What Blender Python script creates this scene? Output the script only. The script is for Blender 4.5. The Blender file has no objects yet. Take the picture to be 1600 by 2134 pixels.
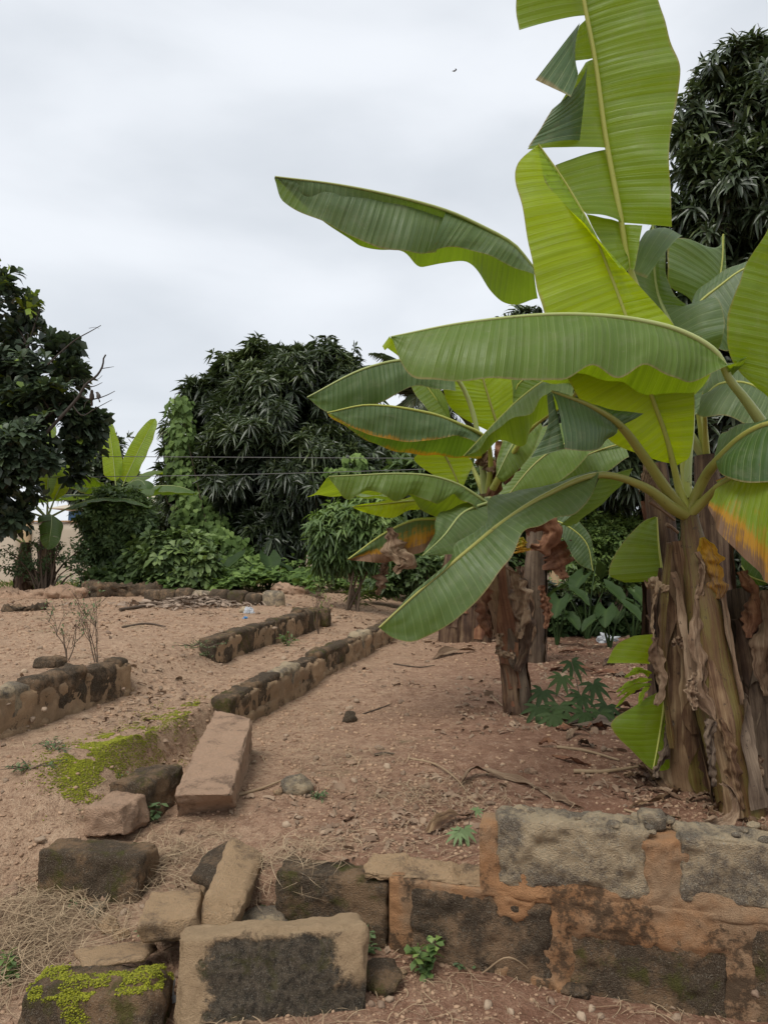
import bpy, math, random
import numpy as np
from mathutils import Vector

random.seed(7)
rng = np.random.default_rng(7)
scene = bpy.context.scene
col = scene.collection

# ------------------------------------------------------------------ camera
F_PX = 1560.0                     # focal length in pixels of the 1600 x 2134 photograph
PITCH = math.radians(2.5)
CAM = np.array([0.0, 0.0, 1.2])
cam_data = bpy.data.cameras.new('camera')
cam_data.sensor_fit = 'VERTICAL'
cam_data.sensor_height = 24.0
cam_data.lens = 24.0 * F_PX / 2134.0
cam_data.clip_start = 0.05
cam_data.clip_end = 2000.0
cam = bpy.data.objects.new('camera', cam_data)
cam.location = CAM
cam.rotation_euler = (math.radians(90) + PITCH, 0, 0)
col.objects.link(cam)
scene.camera = cam

# ------------------------------------------------------------------ sky and sun
SUN_EL, SUN_AZ = math.radians(58), math.radians(215)      # azimuth clockwise from +Y: behind the camera, to the left
world = bpy.data.worlds.new('World')
scene.world = world
world.use_nodes = True
wn = world.node_tree
wn.nodes.clear()
w_out = wn.nodes.new('ShaderNodeOutputWorld')
w_bg = wn.nodes.new('ShaderNodeBackground')
w_bg.inputs['Strength'].default_value = 0.1
sky = wn.nodes.new('ShaderNodeTexSky')
sky.sky_type = 'NISHITA'
sky.sun_disc = False
sky.sun_elevation = SUN_EL
sky.sun_rotation = SUN_AZ
sky.air_density = 1.0
sky.dust_density = 2.0
w_tc = wn.nodes.new('ShaderNodeTexCoord')
w_map = wn.nodes.new('ShaderNodeMapping')
w_map.inputs['Scale'].default_value = (1.0, 1.0, 2.6)
w_map.inputs['Location'].default_value = (0.35, 0.1, 0.6)
w_noise = wn.nodes.new('ShaderNodeTexNoise')
w_noise.inputs['Scale'].default_value = 1.9
w_noise.inputs['Detail'].default_value = 6.0
w_noise.inputs['Roughness'].default_value = 0.45
w_noise.inputs['Distortion'].default_value = 0.25
w_ramp = wn.nodes.new('ShaderNodeValToRGB')
w_ramp.color_ramp.interpolation = 'EASE'
w_ramp.color_ramp.elements[0].position = 0.33
w_ramp.color_ramp.elements[0].color = (4.05, 4.3, 4.6, 1)
w_ramp.color_ramp.elements[1].position = 0.68
w_ramp.color_ramp.elements[1].color = (5.5, 5.7, 5.98, 1)
w_mix = wn.nodes.new('ShaderNodeMixRGB')
w_mix.inputs['Fac'].default_value = 0.93
wn.links.new(w_tc.outputs['Generated'], w_map.inputs['Vector'])
wn.links.new(w_map.outputs['Vector'], w_noise.inputs['Vector'])
wn.links.new(w_noise.outputs['Fac'], w_ramp.inputs['Fac'])
wn.links.new(sky.outputs['Color'], w_mix.inputs['Color1'])
wn.links.new(w_ramp.outputs['Color'], w_mix.inputs['Color2'])
wn.links.new(w_mix.outputs['Color'], w_bg.inputs['Color'])
wn.links.new(w_bg.outputs['Background'], w_out.inputs['Surface'])

sun_data = bpy.data.lights.new('sun', 'SUN')
sun_data.energy = 1.5
sun_data.angle = math.radians(30)
sun_data.color = (1.0, 0.96, 0.9)
sun = bpy.data.objects.new('sun', sun_data)
to_sun = Vector((math.sin(SUN_AZ) * math.cos(SUN_EL), math.cos(SUN_AZ) * math.cos(SUN_EL), math.sin(SUN_EL)))
sun.rotation_euler = to_sun.to_track_quat('Z', 'Y').to_euler()
sun.location = (-6, -6, 20)
col.objects.link(sun)

scene.view_settings.view_transform = 'Standard'
scene.view_settings.look = 'None'
scene.view_settings.gamma = 1.0
scene.view_settings.exposure = 0.78
scene.view_settings.use_curve_mapping = False
scene.render.engine = 'CYCLES'
scene.cycles.use_denoising = True
scene.cycles.max_bounces = 7
scene.cycles.transparent_max_bounces = 4
scene.cycles.caustics_reflective = False
scene.cycles.caustics_refractive = False

# ------------------------------------------------------------------ small maths
def ray(px, py):
    x = (px - 800.0) / F_PX
    u = (1067.0 - py) / F_PX
    c, s = math.cos(PITCH), math.sin(PITCH)
    return np.array([x, c - u * s, s + u * c])

def P(px, py, d):
    r = ray(px, py)
    return CAM + r * (d / r[1])

def G(px, py, z=0.0):
    r = ray(px, py)
    return CAM + r * ((z - CAM[2]) / r[2])

def _hash(ix, iy, iz, seed):
    h = (ix.astype(np.int64) * 374761393 + iy.astype(np.int64) * 668265263 + iz.astype(np.int64) * 2147483647 + seed * 974634777) & 0xffffffff
    h = ((h ^ (h >> 13)) * 1274126177) & 0xffffffff
    h = h ^ (h >> 16)
    return (h & 0xffff) / 65535.0 * 2 - 1

def vnoise(p, seed=0):
    p = np.asarray(p, float)
    i = np.floor(p).astype(np.int64)
    f = p - i
    u = f * f * f * (f * (f * 6 - 15) + 10)
    r = 0
    for dx in (0, 1):
        wx = u[:, 0] if dx else 1 - u[:, 0]
        for dy in (0, 1):
            wy = u[:, 1] if dy else 1 - u[:, 1]
            for dz in (0, 1):
                wz = u[:, 2] if dz else 1 - u[:, 2]
                r = r + wx * wy * wz * _hash(i[:, 0] + dx, i[:, 1] + dy, i[:, 2] + dz, seed)
    return r

def fbm(p, octv=4, seed=0, gain=0.5):
    p = np.asarray(p, float)
    a, r = 1.0, 0
    for k in range(octv):
        r = r + a * vnoise(p * (2 ** k) + 17.3 * k, seed + k)
        a *= gain
    return r

def sstep(a, b, x):
    t = np.clip((x - a) / (b - a), 0, 1)
    return t * t * (3 - 2 * t)

def nrm(v):
    v = np.asarray(v, float)
    return v / np.maximum(np.linalg.norm(v, axis=-1, keepdims=True), 1e-9)

def spline(pts, n):
    """Catmull-Rom through pts, n samples evenly spaced along the chord."""
    pts = np.asarray(pts, float)
    if len(pts) == 2:
        t = np.linspace(0, 1, n)[:, None]
        return pts[0] * (1 - t) + pts[1] * t
    d = np.maximum(np.linalg.norm(np.diff(pts, axis=0), axis=1), 1e-6)
    T = np.concatenate([[0], np.cumsum(d)])
    s = np.linspace(0, T[-1], n)
    k = np.clip(np.searchsorted(T, s, side='right') - 1, 0, len(pts) - 2)
    ext = np.vstack([2 * pts[0] - pts[1], pts, 2 * pts[-1] - pts[-2]])
    t = ((s - T[k]) / d[k])[:, None]
    m1 = (ext[k + 2] - ext[k]) * 0.5
    m2 = (ext[k + 3] - ext[k + 1]) * 0.5
    # scale tangents for uneven spacing
    dd = np.concatenate([[d[0]], d, [d[-1]]])
    m1 = m1 * (2 * dd[k + 1] / (dd[k] + dd[k + 1]))[:, None]
    m2 = m2 * (2 * dd[k + 1] / (dd[k + 1] + dd[k + 2]))[:, None]
    p1, p2 = ext[k + 1], ext[k + 2]
    return (2 * t**3 - 3 * t**2 + 1) * p1 + (t**3 - 2 * t**2 + t) * m1 + (-2 * t**3 + 3 * t**2) * p2 + (t**3 - t**2) * m2

# ------------------------------------------------------------------ objects
WPOS = {}

class MB:
    """collects vertices, faces and per-vertex vectors of one mesh"""
    def __init__(self):
        self.V, self.F, self.A, self.n = [], [], [], 0
    def add(self, V, F, A=None):
        V = np.asarray(V, float)
        F = np.asarray(F, int)
        self.V.append(V)
        self.F.append(F + self.n)
        self.A.append(np.zeros((len(V), 3)) if A is None else np.asarray(A, float))
        self.n += len(V)
        return self
    def mesh(self, name):
        V = np.vstack(self.V)
        A = np.vstack(self.A)
        me = bpy.data.meshes.new(name)
        tot, start, idx = [], [], []
        o = 0
        for F in self.F:
            k = F.shape[1]
            tot.append(np.full(len(F), k))
            start.append(o + np.arange(len(F)) * k)
            idx.append(F.ravel())
            o += F.size
        idx = np.concatenate(idx); tot = np.concatenate(tot); start = np.concatenate(start)
        return V, A, me, idx, tot, start

def obj(name, mb, mat, parent=None, label=None, cat=None, group=None, kind=None, smooth=True, base=None):
    V, A, me, idx, tot, start = mb.mesh(name)
    lo, hi = V.min(0), V.max(0)
    org = np.array([(lo[0] + hi[0]) / 2, (lo[1] + hi[1]) / 2, lo[2]]) if base is None else np.asarray(base, float)
    me.vertices.add(len(V))
    me.vertices.foreach_set('co', (V - org).astype(np.float32).ravel())
    me.loops.add(len(idx))
    me.loops.foreach_set('vertex_index', idx.astype(np.int32))
    me.polygons.add(len(tot))
    me.polygons.foreach_set('loop_start', start.astype(np.int32))
    me.polygons.foreach_set('use_smooth', np.full(len(tot), smooth))
    at = me.attributes.new('luv', 'FLOAT_VECTOR', 'POINT')
    at.data.foreach_set('vector', A.astype(np.float32).ravel())
    me.update(calc_edges=True)
    me.validate()
    if mat is not None:
        me.materials.append(mat)
    o = bpy.data.objects.new(name, me)
    col.objects.link(o)
    place(o, org, parent)
    tag(o, label, cat, group, kind)
    return o

def place(o, world_loc, parent=None):
    w = np.asarray(world_loc, float)
    WPOS[o] = w
    if parent is not None:
        o.parent = parent
        w = w - WPOS[parent]
    o.location = w

def tag(o, label=None, cat=None, group=None, kind=None):
    if label: o['label'] = label
    if cat: o['category'] = cat
    if group: o['group'] = group
    if kind: o['kind'] = kind
    return o

def thing(name, loc, label, cat, group=None):
    o = bpy.data.objects.new(name, None)
    o.empty_display_size = 0.2
    col.objects.link(o)
    place(o, loc)
    return tag(o, label, cat, group)

# ------------------------------------------------------------------ shapes
def grid_faces(nu, nv, wrap=False):
    i, j = np.meshgrid(np.arange(nu - 1), np.arange(nv if wrap else nv - 1), indexing='ij')
    j2 = (j + 1) % nv
    return np.stack([i * nv + j, (i + 1) * nv + j, (i + 1) * nv + j2, i * nv + j2], -1).reshape(-1, 4)

def frames(path):
    t = nrm(np.gradient(path, axis=0))
    ref = np.array([0, 0, 1.0]) if abs(t[0][2]) < 0.9 else np.array([1.0, 0, 0])
    a = np.zeros_like(path)
    v = nrm(np.cross(np.cross(t[0], ref), t[0]))
    for i in range(len(path)):
        v = v - t[i] * np.dot(v, t[i])
        v = v / max(np.linalg.norm(v), 1e-9)
        a[i] = v
    return t, a, np.cross(t, a)

def tube(mb, pts, radii, seg=7, n=None, cap=True, bump=0, bfreq=8, seed=0, flat=1.0):
    path = spline(pts, n or max(4, len(pts) * 3))
    n = len(path)
    r = np.interp(np.linspace(0, 1, n), np.linspace(0, 1, len(radii)), radii)
    t, a, b = frames(path)
    th = np.linspace(0, 2 * np.pi, seg, endpoint=False)
    ring = np.cos(th)[None, :, None] * a[:, None, :] * flat + np.sin(th)[None, :, None] * b[:, None, :]
    V = path[:, None, :] + ring * r[:, None, None]
    if bump:
        q = V.reshape(-1, 3) * bfreq
        V = V + ring * (fbm(q, 3, seed) * bump).reshape(n, seg, 1)
    L = np.concatenate([[0], np.cumsum(np.linalg.norm(np.diff(path, axis=0), axis=1))])
    A = np.stack([np.broadcast_to(th / 6.283, (n, seg)), np.broadcast_to(L[:, None], (n, seg)), np.full((n, seg), (seed * 0.37) % 1)], -1)
    mb.add(V.reshape(-1, 3), grid_faces(n, seg, True), A.reshape(-1, 3))
    if cap:
        for k, e in ((0, path[0]), (n - 1, path[-1])):
            ringv = V[k]
            c = np.vstack([ringv, e])
            f = [[i, (i + 1) % seg, seg] for i in range(seg)]
            mb.add(c, np.array(f), np.vstack([A[k], A[k][:1]]))
    return path

def rounded(size, res, r):
    """points on a rounded box; returns unit-cube parameters, metric points, outward dirs, faces"""
    size = np.asarray(size, float)
    n = np.maximum(np.round(size / res).astype(int), 2)
    idx, F = {}, []
    def vid(i, j, k):
        return idx.setdefault((i, j, k), len(idx))
    for ax in range(3):
        u, v = (ax + 1) % 3, (ax + 2) % 3
        for side in (0, n[ax]):
            for i in range(n[u]):
                for j in range(n[v]):
                    q = []
                    for (a, b) in ((0, 0), (1, 0), (1, 1), (0, 1)):
                        c = [0, 0, 0]
                        c[ax], c[u], c[v] = side, i + a, j + b
                        q.append(vid(*c))
                    F.append(q if side else q[::-1])
    p = np.array(list(idx.keys()), float) / n * size - size / 2
    inner = np.clip(p, -(size / 2 - r), size / 2 - r)
    d = nrm(p - inner)
    p = inner + d * r
    return p / size + 0.5, p, d, np.array(F)

def block8(mb, corners, res=0.03, r=0.02, amp=0.006, freq=9.0, big=0.01, seed=0, detail=4):
    """worn block: corners[8] ordered x,y,z bits (x fastest) with noise-roughened faces"""
    c = np.asarray(corners, float)
    size = np.array([np.linalg.norm(c[1] - c[0]), np.linalg.norm(c[2] - c[0]), np.linalg.norm(c[4] - c[0])])
    uvw, p, d, F = rounded(size, res, min(r, size.min() * 0.45))
    out = 0
    for k in range(8):
        w = 1
        for ax in range(3):
            t = uvw[:, ax]
            w = w * (t if (k >> ax) & 1 else 1 - t)
        out = out + w[:, None] * c[k]
    ex, ey, ez = nrm(c[1] - c[0]), nrm(c[2] - c[0]), nrm(c[4] - c[0])
    dw = d[:, :1] * ex + d[:, 1:2] * ey + d[:, 2:3] * ez
    edge = 1 - np.max(np.abs(d), axis=1)
    nz = fbm(out * freq + seed * 3.1, detail, seed)
    n2 = vnoise(out * 3.5 + seed * 7.7, seed + 50)
    chip = np.maximum(0, vnoise(out * 15 + seed, seed + 90) + 0.15) * 0.055 * min(1.0, size.min() / 0.12)
    out = out + dw * (nz * amp + n2 * big - edge * np.abs(n2) * big * 2.0 - edge * chip)[:, None]
    A = np.column_stack([uvw[:, 0], uvw[:, 2], np.full(len(out), (seed * 0.618) % 1)])
    mb.add(out, F, A)
    return mb

def box_corners(o, ex, ey, ez):
    o, ex, ey, ez = map(lambda v: np.asarray(v, float), (o, ex, ey, ez))
    return [o + ex * (k & 1) + ey * ((k >> 1) & 1) + ez * ((k >> 2) & 1) for k in range(8)]

ICO_V = None
def ico():
    global ICO_V
    if ICO_V is None:
        g = (1 + 5 ** 0.5) / 2
        v = np.array([(-1, g, 0), (1, g, 0), (-1, -g, 0), (1, -g, 0), (0, -1, g), (0, 1, g), (0, -1, -g), (0, 1, -g), (g, 0, -1), (g, 0, 1), (-g, 0, -1), (-g, 0, 1)])
        f = np.array([(0, 11, 5), (0, 5, 1), (0, 1, 7), (0, 7, 10), (0, 10, 11), (1, 5, 9), (5, 11, 4), (11, 10, 2), (10, 7, 6), (7, 1, 8), (3, 9, 4), (3, 4, 2), (3, 2, 6), (3, 6, 8), (3, 8, 9), (4, 9, 5), (2, 4, 11), (6, 2, 10), (8, 6, 7), (9, 8, 1)])
        ICO_V = (nrm(v), f)
    return ICO_V

def ico2(levels=1):
    v, f = ico()
    v = list(map(tuple, v)); f = f.tolist()
    for _ in range(levels):
        cache, nf = {}, []
        def mid(a, b):
            k = (min(a, b), max(a, b))
            if k not in cache:
                m = (np.array(v[a]) + np.array(v[b])) / 2
                v.append(tuple(m / np.linalg.norm(m)))
                cache[k] = len(v) - 1
            return cache[k]
        for a, b, c in f:
            x, y, z = mid(a, b), mid(b, c), mid(c, a)
            nf += [[a, x, z], [b, y, x], [c, z, y], [x, y, z]]
        f = nf
    return np.array(v), np.array(f)

def scatter_blobs(mb, pos, size, squash=0.6, jitter=0.35, gen=None):
    """many small lumpy stones in one mesh"""
    gen = gen or rng
    v, f = ico()
    N = len(pos)
    ang = gen.random(N) * 6.283
    sc = np.stack([size * (0.75 + 0.6 * gen.random(N)), size * (0.75 + 0.6 * gen.random(N)), size * squash * (0.7 + 0.6 * gen.random(N))], -1)
    vv = v[None] * (1 + jitter * (gen.random((N, len(v), 1)) - 0.5)) * sc[:, None, :]
    c, s = np.cos(ang)[:, None], np.sin(ang)[:, None]
    x = vv[:, :, 0] * c - vv[:, :, 1] * s
    y = vv[:, :, 0] * s + vv[:, :, 1] * c
    V = np.stack([x, y, vv[:, :, 2]], -1) + pos[:, None, :]
    F = (f[None] + (np.arange(N) * len(v))[:, None, None]).reshape(-1, 3)
    A = np.repeat(gen.random((N, 3)), len(v), 0)
    mb.add(V.reshape(-1, 3), F, A)

def strips(mb, pos, heading, length, width, curl, lift, nseg=5, gen=None, twist=0.0):
    """many thin curved strips (straw, litter) lying at pos"""
    gen = gen or rng
    N = len(pos)
    s = np.linspace(-0.5, 0.5, nseg)
    h = heading[:, None] + curl[:, None] * s[None] * 2
    step = length[:, None] / (nseg - 1)
    dx, dy = np.cos(h) * step, np.sin(h) * step
    x = np.cumsum(dx, 1) - dx.sum(1, keepdims=True) / 2
    y = np.cumsum(dy, 1) - dy.sum(1, keepdims=True) / 2
    z = lift[:, None] * (1 - (2 * s[None] + gen.normal(0, 0.35, (N, 1))) ** 2)
    C = pos[:, None, :] + np.stack([x, y, z], -1)
    prof = (1 - np.abs(2 * s) ** 2.5 * 0.8)[None]
    sx, sy = -np.sin(h) * width[:, None] * prof, np.cos(h) * width[:, None] * prof
    tw = gen.normal(0, 1, (N, 1)) * twist * width[:, None] * np.ones_like(s)[None]
    S = np.stack([sx, sy, tw], -1)
    V = np.stack([C - S, C + S], 2)
    base = (np.arange(N) * nseg * 2)[:, None]
    k = np.arange(nseg - 1)[None] * 2
    F = np.stack([base + k, base + k + 1, base + k + 3, base + k + 2], -1).reshape(-1, 4)
    A = np.repeat(gen.random((N, 3)), nseg * 2, 0)
    mb.add(V.reshape(-1, 3), F, A)

# leaf templates: (along, across, lift) and faces
LT = {
    'diamond': (np.array([(0, 0, 0), (.45, .5, .05), (.45, -.5, .05), (1, 0, 0)]), np.array([(0, 1, 3), (0, 3, 2)])),
    'lance': (np.array([(0, 0, 0), (.3, .5, .05), (.3, 0, 0), (.3, -.5, .05), (.7, .36, .04), (.7, 0, 0), (.7, -.36, .04), (1, 0, -.02)]),
              np.array([(0, 1, 2), (0, 2, 3), (1, 4, 5), (1, 5, 2), (2, 5, 6), (2, 6, 3), (4, 7, 5), (5, 7, 6)])),
    'obovate': (np.array([(0, 0, 0), (.35, .28, .03), (.35, 0, 0), (.35, -.28, .03), (.72, .5, .06), (.72, 0, 0), (.72, -.5, .06), (1, 0, -.02)]),
                np.array([(0, 1, 2), (0, 2, 3), (1, 4, 5), (1, 5, 2), (2, 5, 6), (2, 6, 3), (4, 7, 5), (5, 7, 6)])),
    'heart': (np.array([(0.06, 0, 0), (-.08, .28, .03), (.25, .52, .06), (.4, 0, 0), (.25, -.52, .06), (-.08, -.28, .03), (.65, .3, .03), (.65, -.3, .03), (1, 0, -.06)]),
              np.array([(0, 1, 2), (0, 2, 3), (0, 3, 4), (0, 4, 5), (2, 6, 3), (3, 7, 4), (6, 8, 3), (3, 8, 7)])),
}

def foliage(mb, pos, d, up, L, W, tmpl='lance', droop=0.2, seed=None):
    T, TF = LT[tmpl]
    N = len(pos)
    d = nrm(d)
    side = nrm(np.cross(d, up))
    nn = np.cross(side, d)
    u, w, h = T[:, 0], T[:, 1], T[:, 2]
    L = np.broadcast_to(L, (N,)); W = np.broadcast_to(W, (N,)); droop = np.broadcast_to(droop, (N,))
    V = (pos[:, None, :] + d[:, None, :] * (u[None, :, None] * L[:, None, None])
         + side[:, None, :] * (w[None, :, None] * W[:, None, None])
         + nn[:, None, :] * (h[None, :, None] * L[:, None, None]))
    V[:, :, 2] -= (droop * L)[:, None] * (u ** 2)[None]
    F = (TF[None] + (np.arange(N) * len(T))[:, None, None]).reshape(-1, 3)
    r = rng.random(N) if seed is None else seed
    A = np.stack([np.repeat(r, len(T)), np.tile(u, N), np.repeat(rng.random(N), len(T))], -1)
    mb.add(V.reshape(-1, 3), F, A)

def rosettes(mb, c, axis, k, L, W, tmpl='lance', spread=(0.5, 1.5), droop=0.25, tone=None, stem=0.0):
    """k leaves around each centre, fanning off the twig axis"""
    N = len(c)
    axis = nrm(axis)
    ref = np.tile(np.array([[0.3, 0.2, 0.93]]), (N, 1))
    a = nrm(np.cross(axis, ref)); b = np.cross(axis, a)
    ang = (np.arange(k)[None] * 2.4 + rng.random((N, 1)) * 6.283 + rng.normal(0, 0.3, (N, k)))
    sp = spread[0] + (spread[1] - spread[0]) * rng.random((N, k))
    d = (axis[:, None] * np.cos(sp)[..., None] + (a[:, None] * np.cos(ang)[..., None] + b[:, None] * np.sin(ang)[..., None]) * np.sin(sp)[..., None])
    p = c[:, None] - axis[:, None] * (rng.random((N, k, 1)) * stem) + d * 0.01
    up = np.broadcast_to(axis[:, None] + np.array([0, 0, 0.8]), d.shape) + rng.normal(0, .15, d.shape)
    l = L * (0.7 + 0.5 * rng.random((N, k)))
    w = W * (0.75 + 0.5 * rng.random((N, k)))
    t = np.clip((tone[:, None] if tone is not None else rng.random((N, 1))) + rng.normal(0, .12, (N, k)), 0, 1)
    foliage(mb, p.reshape(-1, 3), d.reshape(-1, 3), up.reshape(-1, 3), l.ravel(), w.ravel(), tmpl, (droop * (0.5 + rng.random((N, k)))).ravel(), t.ravel())

def lobe_points(lobes, n, rough=0.25, shell=(0.72, 1.0), freq=2.2, seed=3, gap=None):
    """points near the surface of a union of lobes, with the outward direction"""
    lobes = np.asarray(lobes, float)
    area = lobes[:, 3] * lobes[:, 4] + lobes[:, 3] * lobes[:, 5] + lobes[:, 4] * lobes[:, 5]
    mul = 5 if gap else 3
    k = rng.choice(len(lobes), n * mul, p=area / area.sum())
    d = nrm(rng.normal(0, 1, (n * mul, 3)))
    rr = (shell[0] + (shell[1] - shell[0]) * rng.random(n * mul) ** 0.6) * (1 + rough * fbm(d * freq + k[:, None] * 5.1, 3, seed))
    rr = rr * np.where(rng.random(n * mul) < 0.10, 1.0 + 0.28 * rng.random(n * mul), 1.0)
    p = lobes[k, :3] + d * lobes[k, 3:6] * rr[:, None]
    inside = np.zeros(len(p), bool)
    for q in lobes:
        e = np.linalg.norm((p - q[:3]) / q[3:6], axis=1)
        inside |= e < shell[0] * 0.86
    if gap:
        inside |= fbm(p * gap[0] + 4.7, 2, seed + 30) < gap[1]
    p, d = p[~inside][:n], d[~inside][:n]
    return p, d

# ------------------------------------------------------------------ materials
def new_mat(name):
    m = bpy.data.materials.new(name)
    m.use_nodes = True
    nt = m.node_tree
    nt.nodes.clear()
    out = nt.nodes.new('ShaderNodeOutputMaterial')
    return m, nt, out

class NT:
    def __init__(self, name):
        self.m, self.nt, self.out = new_mat(name)
    def n(self, t, **kw):
        node = self.nt.nodes.new(t)
        for k, v in kw.items():
            if hasattr(node, k) and k not in node.inputs:
                setattr(node, k, v)
            else:
                self.set(node.inputs[k.replace('_', ' ')] if k.replace('_', ' ') in node.inputs else node.inputs[k], v)
        return node
    def set(self, sock, v):
        if isinstance(v, bpy.types.NodeSocket):
            self.nt.links.new(v, sock)
        else:
            sock.default_value = v
    def math(self, op, a, b=0.0, c=0.0, clamp=False):
        n = self.nt.nodes.new('ShaderNodeMath')
        n.operation = op
        n.use_clamp = clamp
        for s, v in zip(n.inputs, (a, b, c)):
            self.set(s, v)
        return n.outputs[0]
    def mix(self, f, a, b, mode='MIX'):
        n = self.nt.nodes.new('ShaderNodeMixRGB')
        n.blend_type = mode
        for s, v in zip(n.inputs, (f, a, b)):
            if not isinstance(v, bpy.types.NodeSocket) and isinstance(v, tuple) and len(v) == 3:
                v = (*v, 1)
            self.set(s, v)
        return n.outputs[0]
    def noise(self, vec, scale, detail=4, rough=0.55, dist=0.0):
        n = self.nt.nodes.new('ShaderNodeTexNoise')
        n.inputs['Scale'].default_value = scale
        n.inputs['Detail'].default_value = detail
        n.inputs['Roughness'].default_value = rough
        n.inputs['Distortion'].default_value = dist
        if vec is not None:
            self.nt.links.new(vec, n.inputs['Vector'])
        return n.outputs['Fac']
    def ramp(self, f, stops, interp='LINEAR'):
        n = self.nt.nodes.new('ShaderNodeValToRGB')
        cr = n.color_ramp
        cr.interpolation = interp
        while len(cr.elements) < len(stops):
            cr.elements.new(0.5)
        for e, (p, c) in zip(cr.elements, stops):
            e.position = p
            e.color = (*c, 1) if isinstance(c, tuple) else (c, c, c, 1)
        self.set(n.inputs[0], f)
        return n.outputs[0]
    def smooth(self, x, a, b):
        n = self.nt.nodes.new('ShaderNodeMapRange')
        n.interpolation_type = 'SMOOTHSTEP'
        self.set(n.inputs[0], x)
        n.inputs[1].default_value, n.inputs[2].default_value = a, b
        return n.outputs[0]
    def pos(self):
        return self.nt.nodes.new('ShaderNodeNewGeometry').outputs['Position']
    def normal(self):
        return self.nt.nodes.new('ShaderNodeNewGeometry').outputs['Normal']
    def attr(self, name='luv'):
        n = self.nt.nodes.new('ShaderNodeAttribute')
        n.attribute_name = name
        sep = self.nt.nodes.new('ShaderNodeSeparateXYZ')
        self.nt.links.new(n.outputs['Vector'], sep.inputs[0])
        return n.outputs['Vector'], sep.outputs[0], sep.outputs[1], sep.outputs[2]
    def xyz(self, x, y, z):
        n = self.nt.nodes.new('ShaderNodeCombineXYZ')
        for s, v in zip(n.inputs, (x, y, z)):
            self.set(s, v)
        return n.outputs[0]
    def bump(self, h, strength=0.5, dist=0.01):
        n = self.nt.nodes.new('ShaderNodeBump')
        n.inputs['Strength'].default_value = strength
        n.inputs['Distance'].default_value = dist
        self.nt.links.new(h, n.inputs['Height'])
        return n.outputs[0]
    def pbr(self, color, rough=0.8, normal=None, spec=0.3, trans=None, trans_col=None, sheen=None):
        b = self.nt.nodes.new('ShaderNodeBsdfPrincipled')
        self.set(b.inputs['Base Color'], color if isinstance(color, bpy.types.NodeSocket) else (*color, 1))
        self.set(b.inputs['Roughness'], rough)
        self.set(b.inputs['Specular IOR Level'], spec)
        if normal is not None:
            self.set(b.inputs['Normal'], normal)
        sh = b.outputs[0]
        if trans is not None:
            t = self.nt.nodes.new('ShaderNodeBsdfTranslucent')
            self.set(t.inputs['Color'], trans_col if isinstance(trans_col, bpy.types.NodeSocket) else (*trans_col, 1))
            if normal is not None:
                self.set(t.inputs['Normal'], normal)
            mx = self.nt.nodes.new('ShaderNodeMixShader')
            self.set(mx.inputs[0], trans)
            self.nt.links.new(sh, mx.inputs[1]); self.nt.links.new(t.outputs[0], mx.inputs[2])
            sh = mx.outputs[0]
        self.nt.links.new(sh, self.out.inputs['Surface'])
        return self.m

def mat_soil():
    t = NT('soil')
    p = t.pos()
    a = t.noise(p, 0.55, 5, 0.6)
    b = t.noise(p, 7.0, 6, 0.65)
    c = t.noise(p, 75.0, 5, 0.75)
    colr = t.ramp(a, [(0.32, (0.31, 0.172, 0.108)), (0.5, (0.41, 0.248, 0.158)), (0.68, (0.50, 0.325, 0.21))])
    colr = t.mix(t.smooth(b, 0.40, 0.72), colr, (0.52, 0.355, 0.235))
    colr = t.mix(t.math('MULTIPLY', t.smooth(b, 0.56, 0.34), 0.6), colr, (0.20, 0.11, 0.072))
    colr = t.mix(t.math('MULTIPLY', t.smooth(c, 0.52, 0.68), 0.7), colr, (0.62, 0.475, 0.345))
    colr = t.mix(t.math('MULTIPLY', t.smooth(c, 0.47, 0.32), 0.75), colr, (0.11, 0.065, 0.046))
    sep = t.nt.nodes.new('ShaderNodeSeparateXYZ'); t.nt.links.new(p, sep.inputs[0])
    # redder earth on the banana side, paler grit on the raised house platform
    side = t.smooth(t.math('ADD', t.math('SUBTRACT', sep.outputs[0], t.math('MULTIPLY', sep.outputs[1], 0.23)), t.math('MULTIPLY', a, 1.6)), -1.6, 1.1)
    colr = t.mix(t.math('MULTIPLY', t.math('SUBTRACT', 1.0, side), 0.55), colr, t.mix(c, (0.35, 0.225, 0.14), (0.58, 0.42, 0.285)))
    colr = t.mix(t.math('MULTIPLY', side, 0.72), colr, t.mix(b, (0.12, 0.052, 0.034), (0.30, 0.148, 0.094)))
    d1 = t.noise(p, 24.0, 6, 0.8)
    d2 = t.noise(p, 130.0, 4, 0.8)
    colr = t.mix(t.math('MULTIPLY', t.smooth(d1, 0.50, 0.36), 0.6), colr, (0.15, 0.078, 0.046))
    colr = t.mix(t.math('MULTIPLY', t.smooth(d1, 0.53, 0.66), 0.5), colr, (0.60, 0.44, 0.30))
    colr = t.mix(t.math('MULTIPLY', t.smooth(d2, 0.48, 0.36), 0.6), colr, (0.12, 0.062, 0.038))
    g = t.noise(p, 1.7, 5, 0.6)
    colr = t.mix(t.math('MULTIPLY', t.smooth(g, 0.60, 0.74), 0.45), colr, (0.17, 0.17, 0.09))
    h = t.math('ADD', t.math('ADD', t.math('MULTIPLY', b, 1.2), t.math('MULTIPLY', d1, 1.5)), t.math('ADD', c, t.math('MULTIPLY', t.noise(p, 190.0, 2, 0.5), 0.8)))
    return t.pbr(colr, 0.96, t.bump(h, 0.8, 0.018), 0.15)

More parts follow.
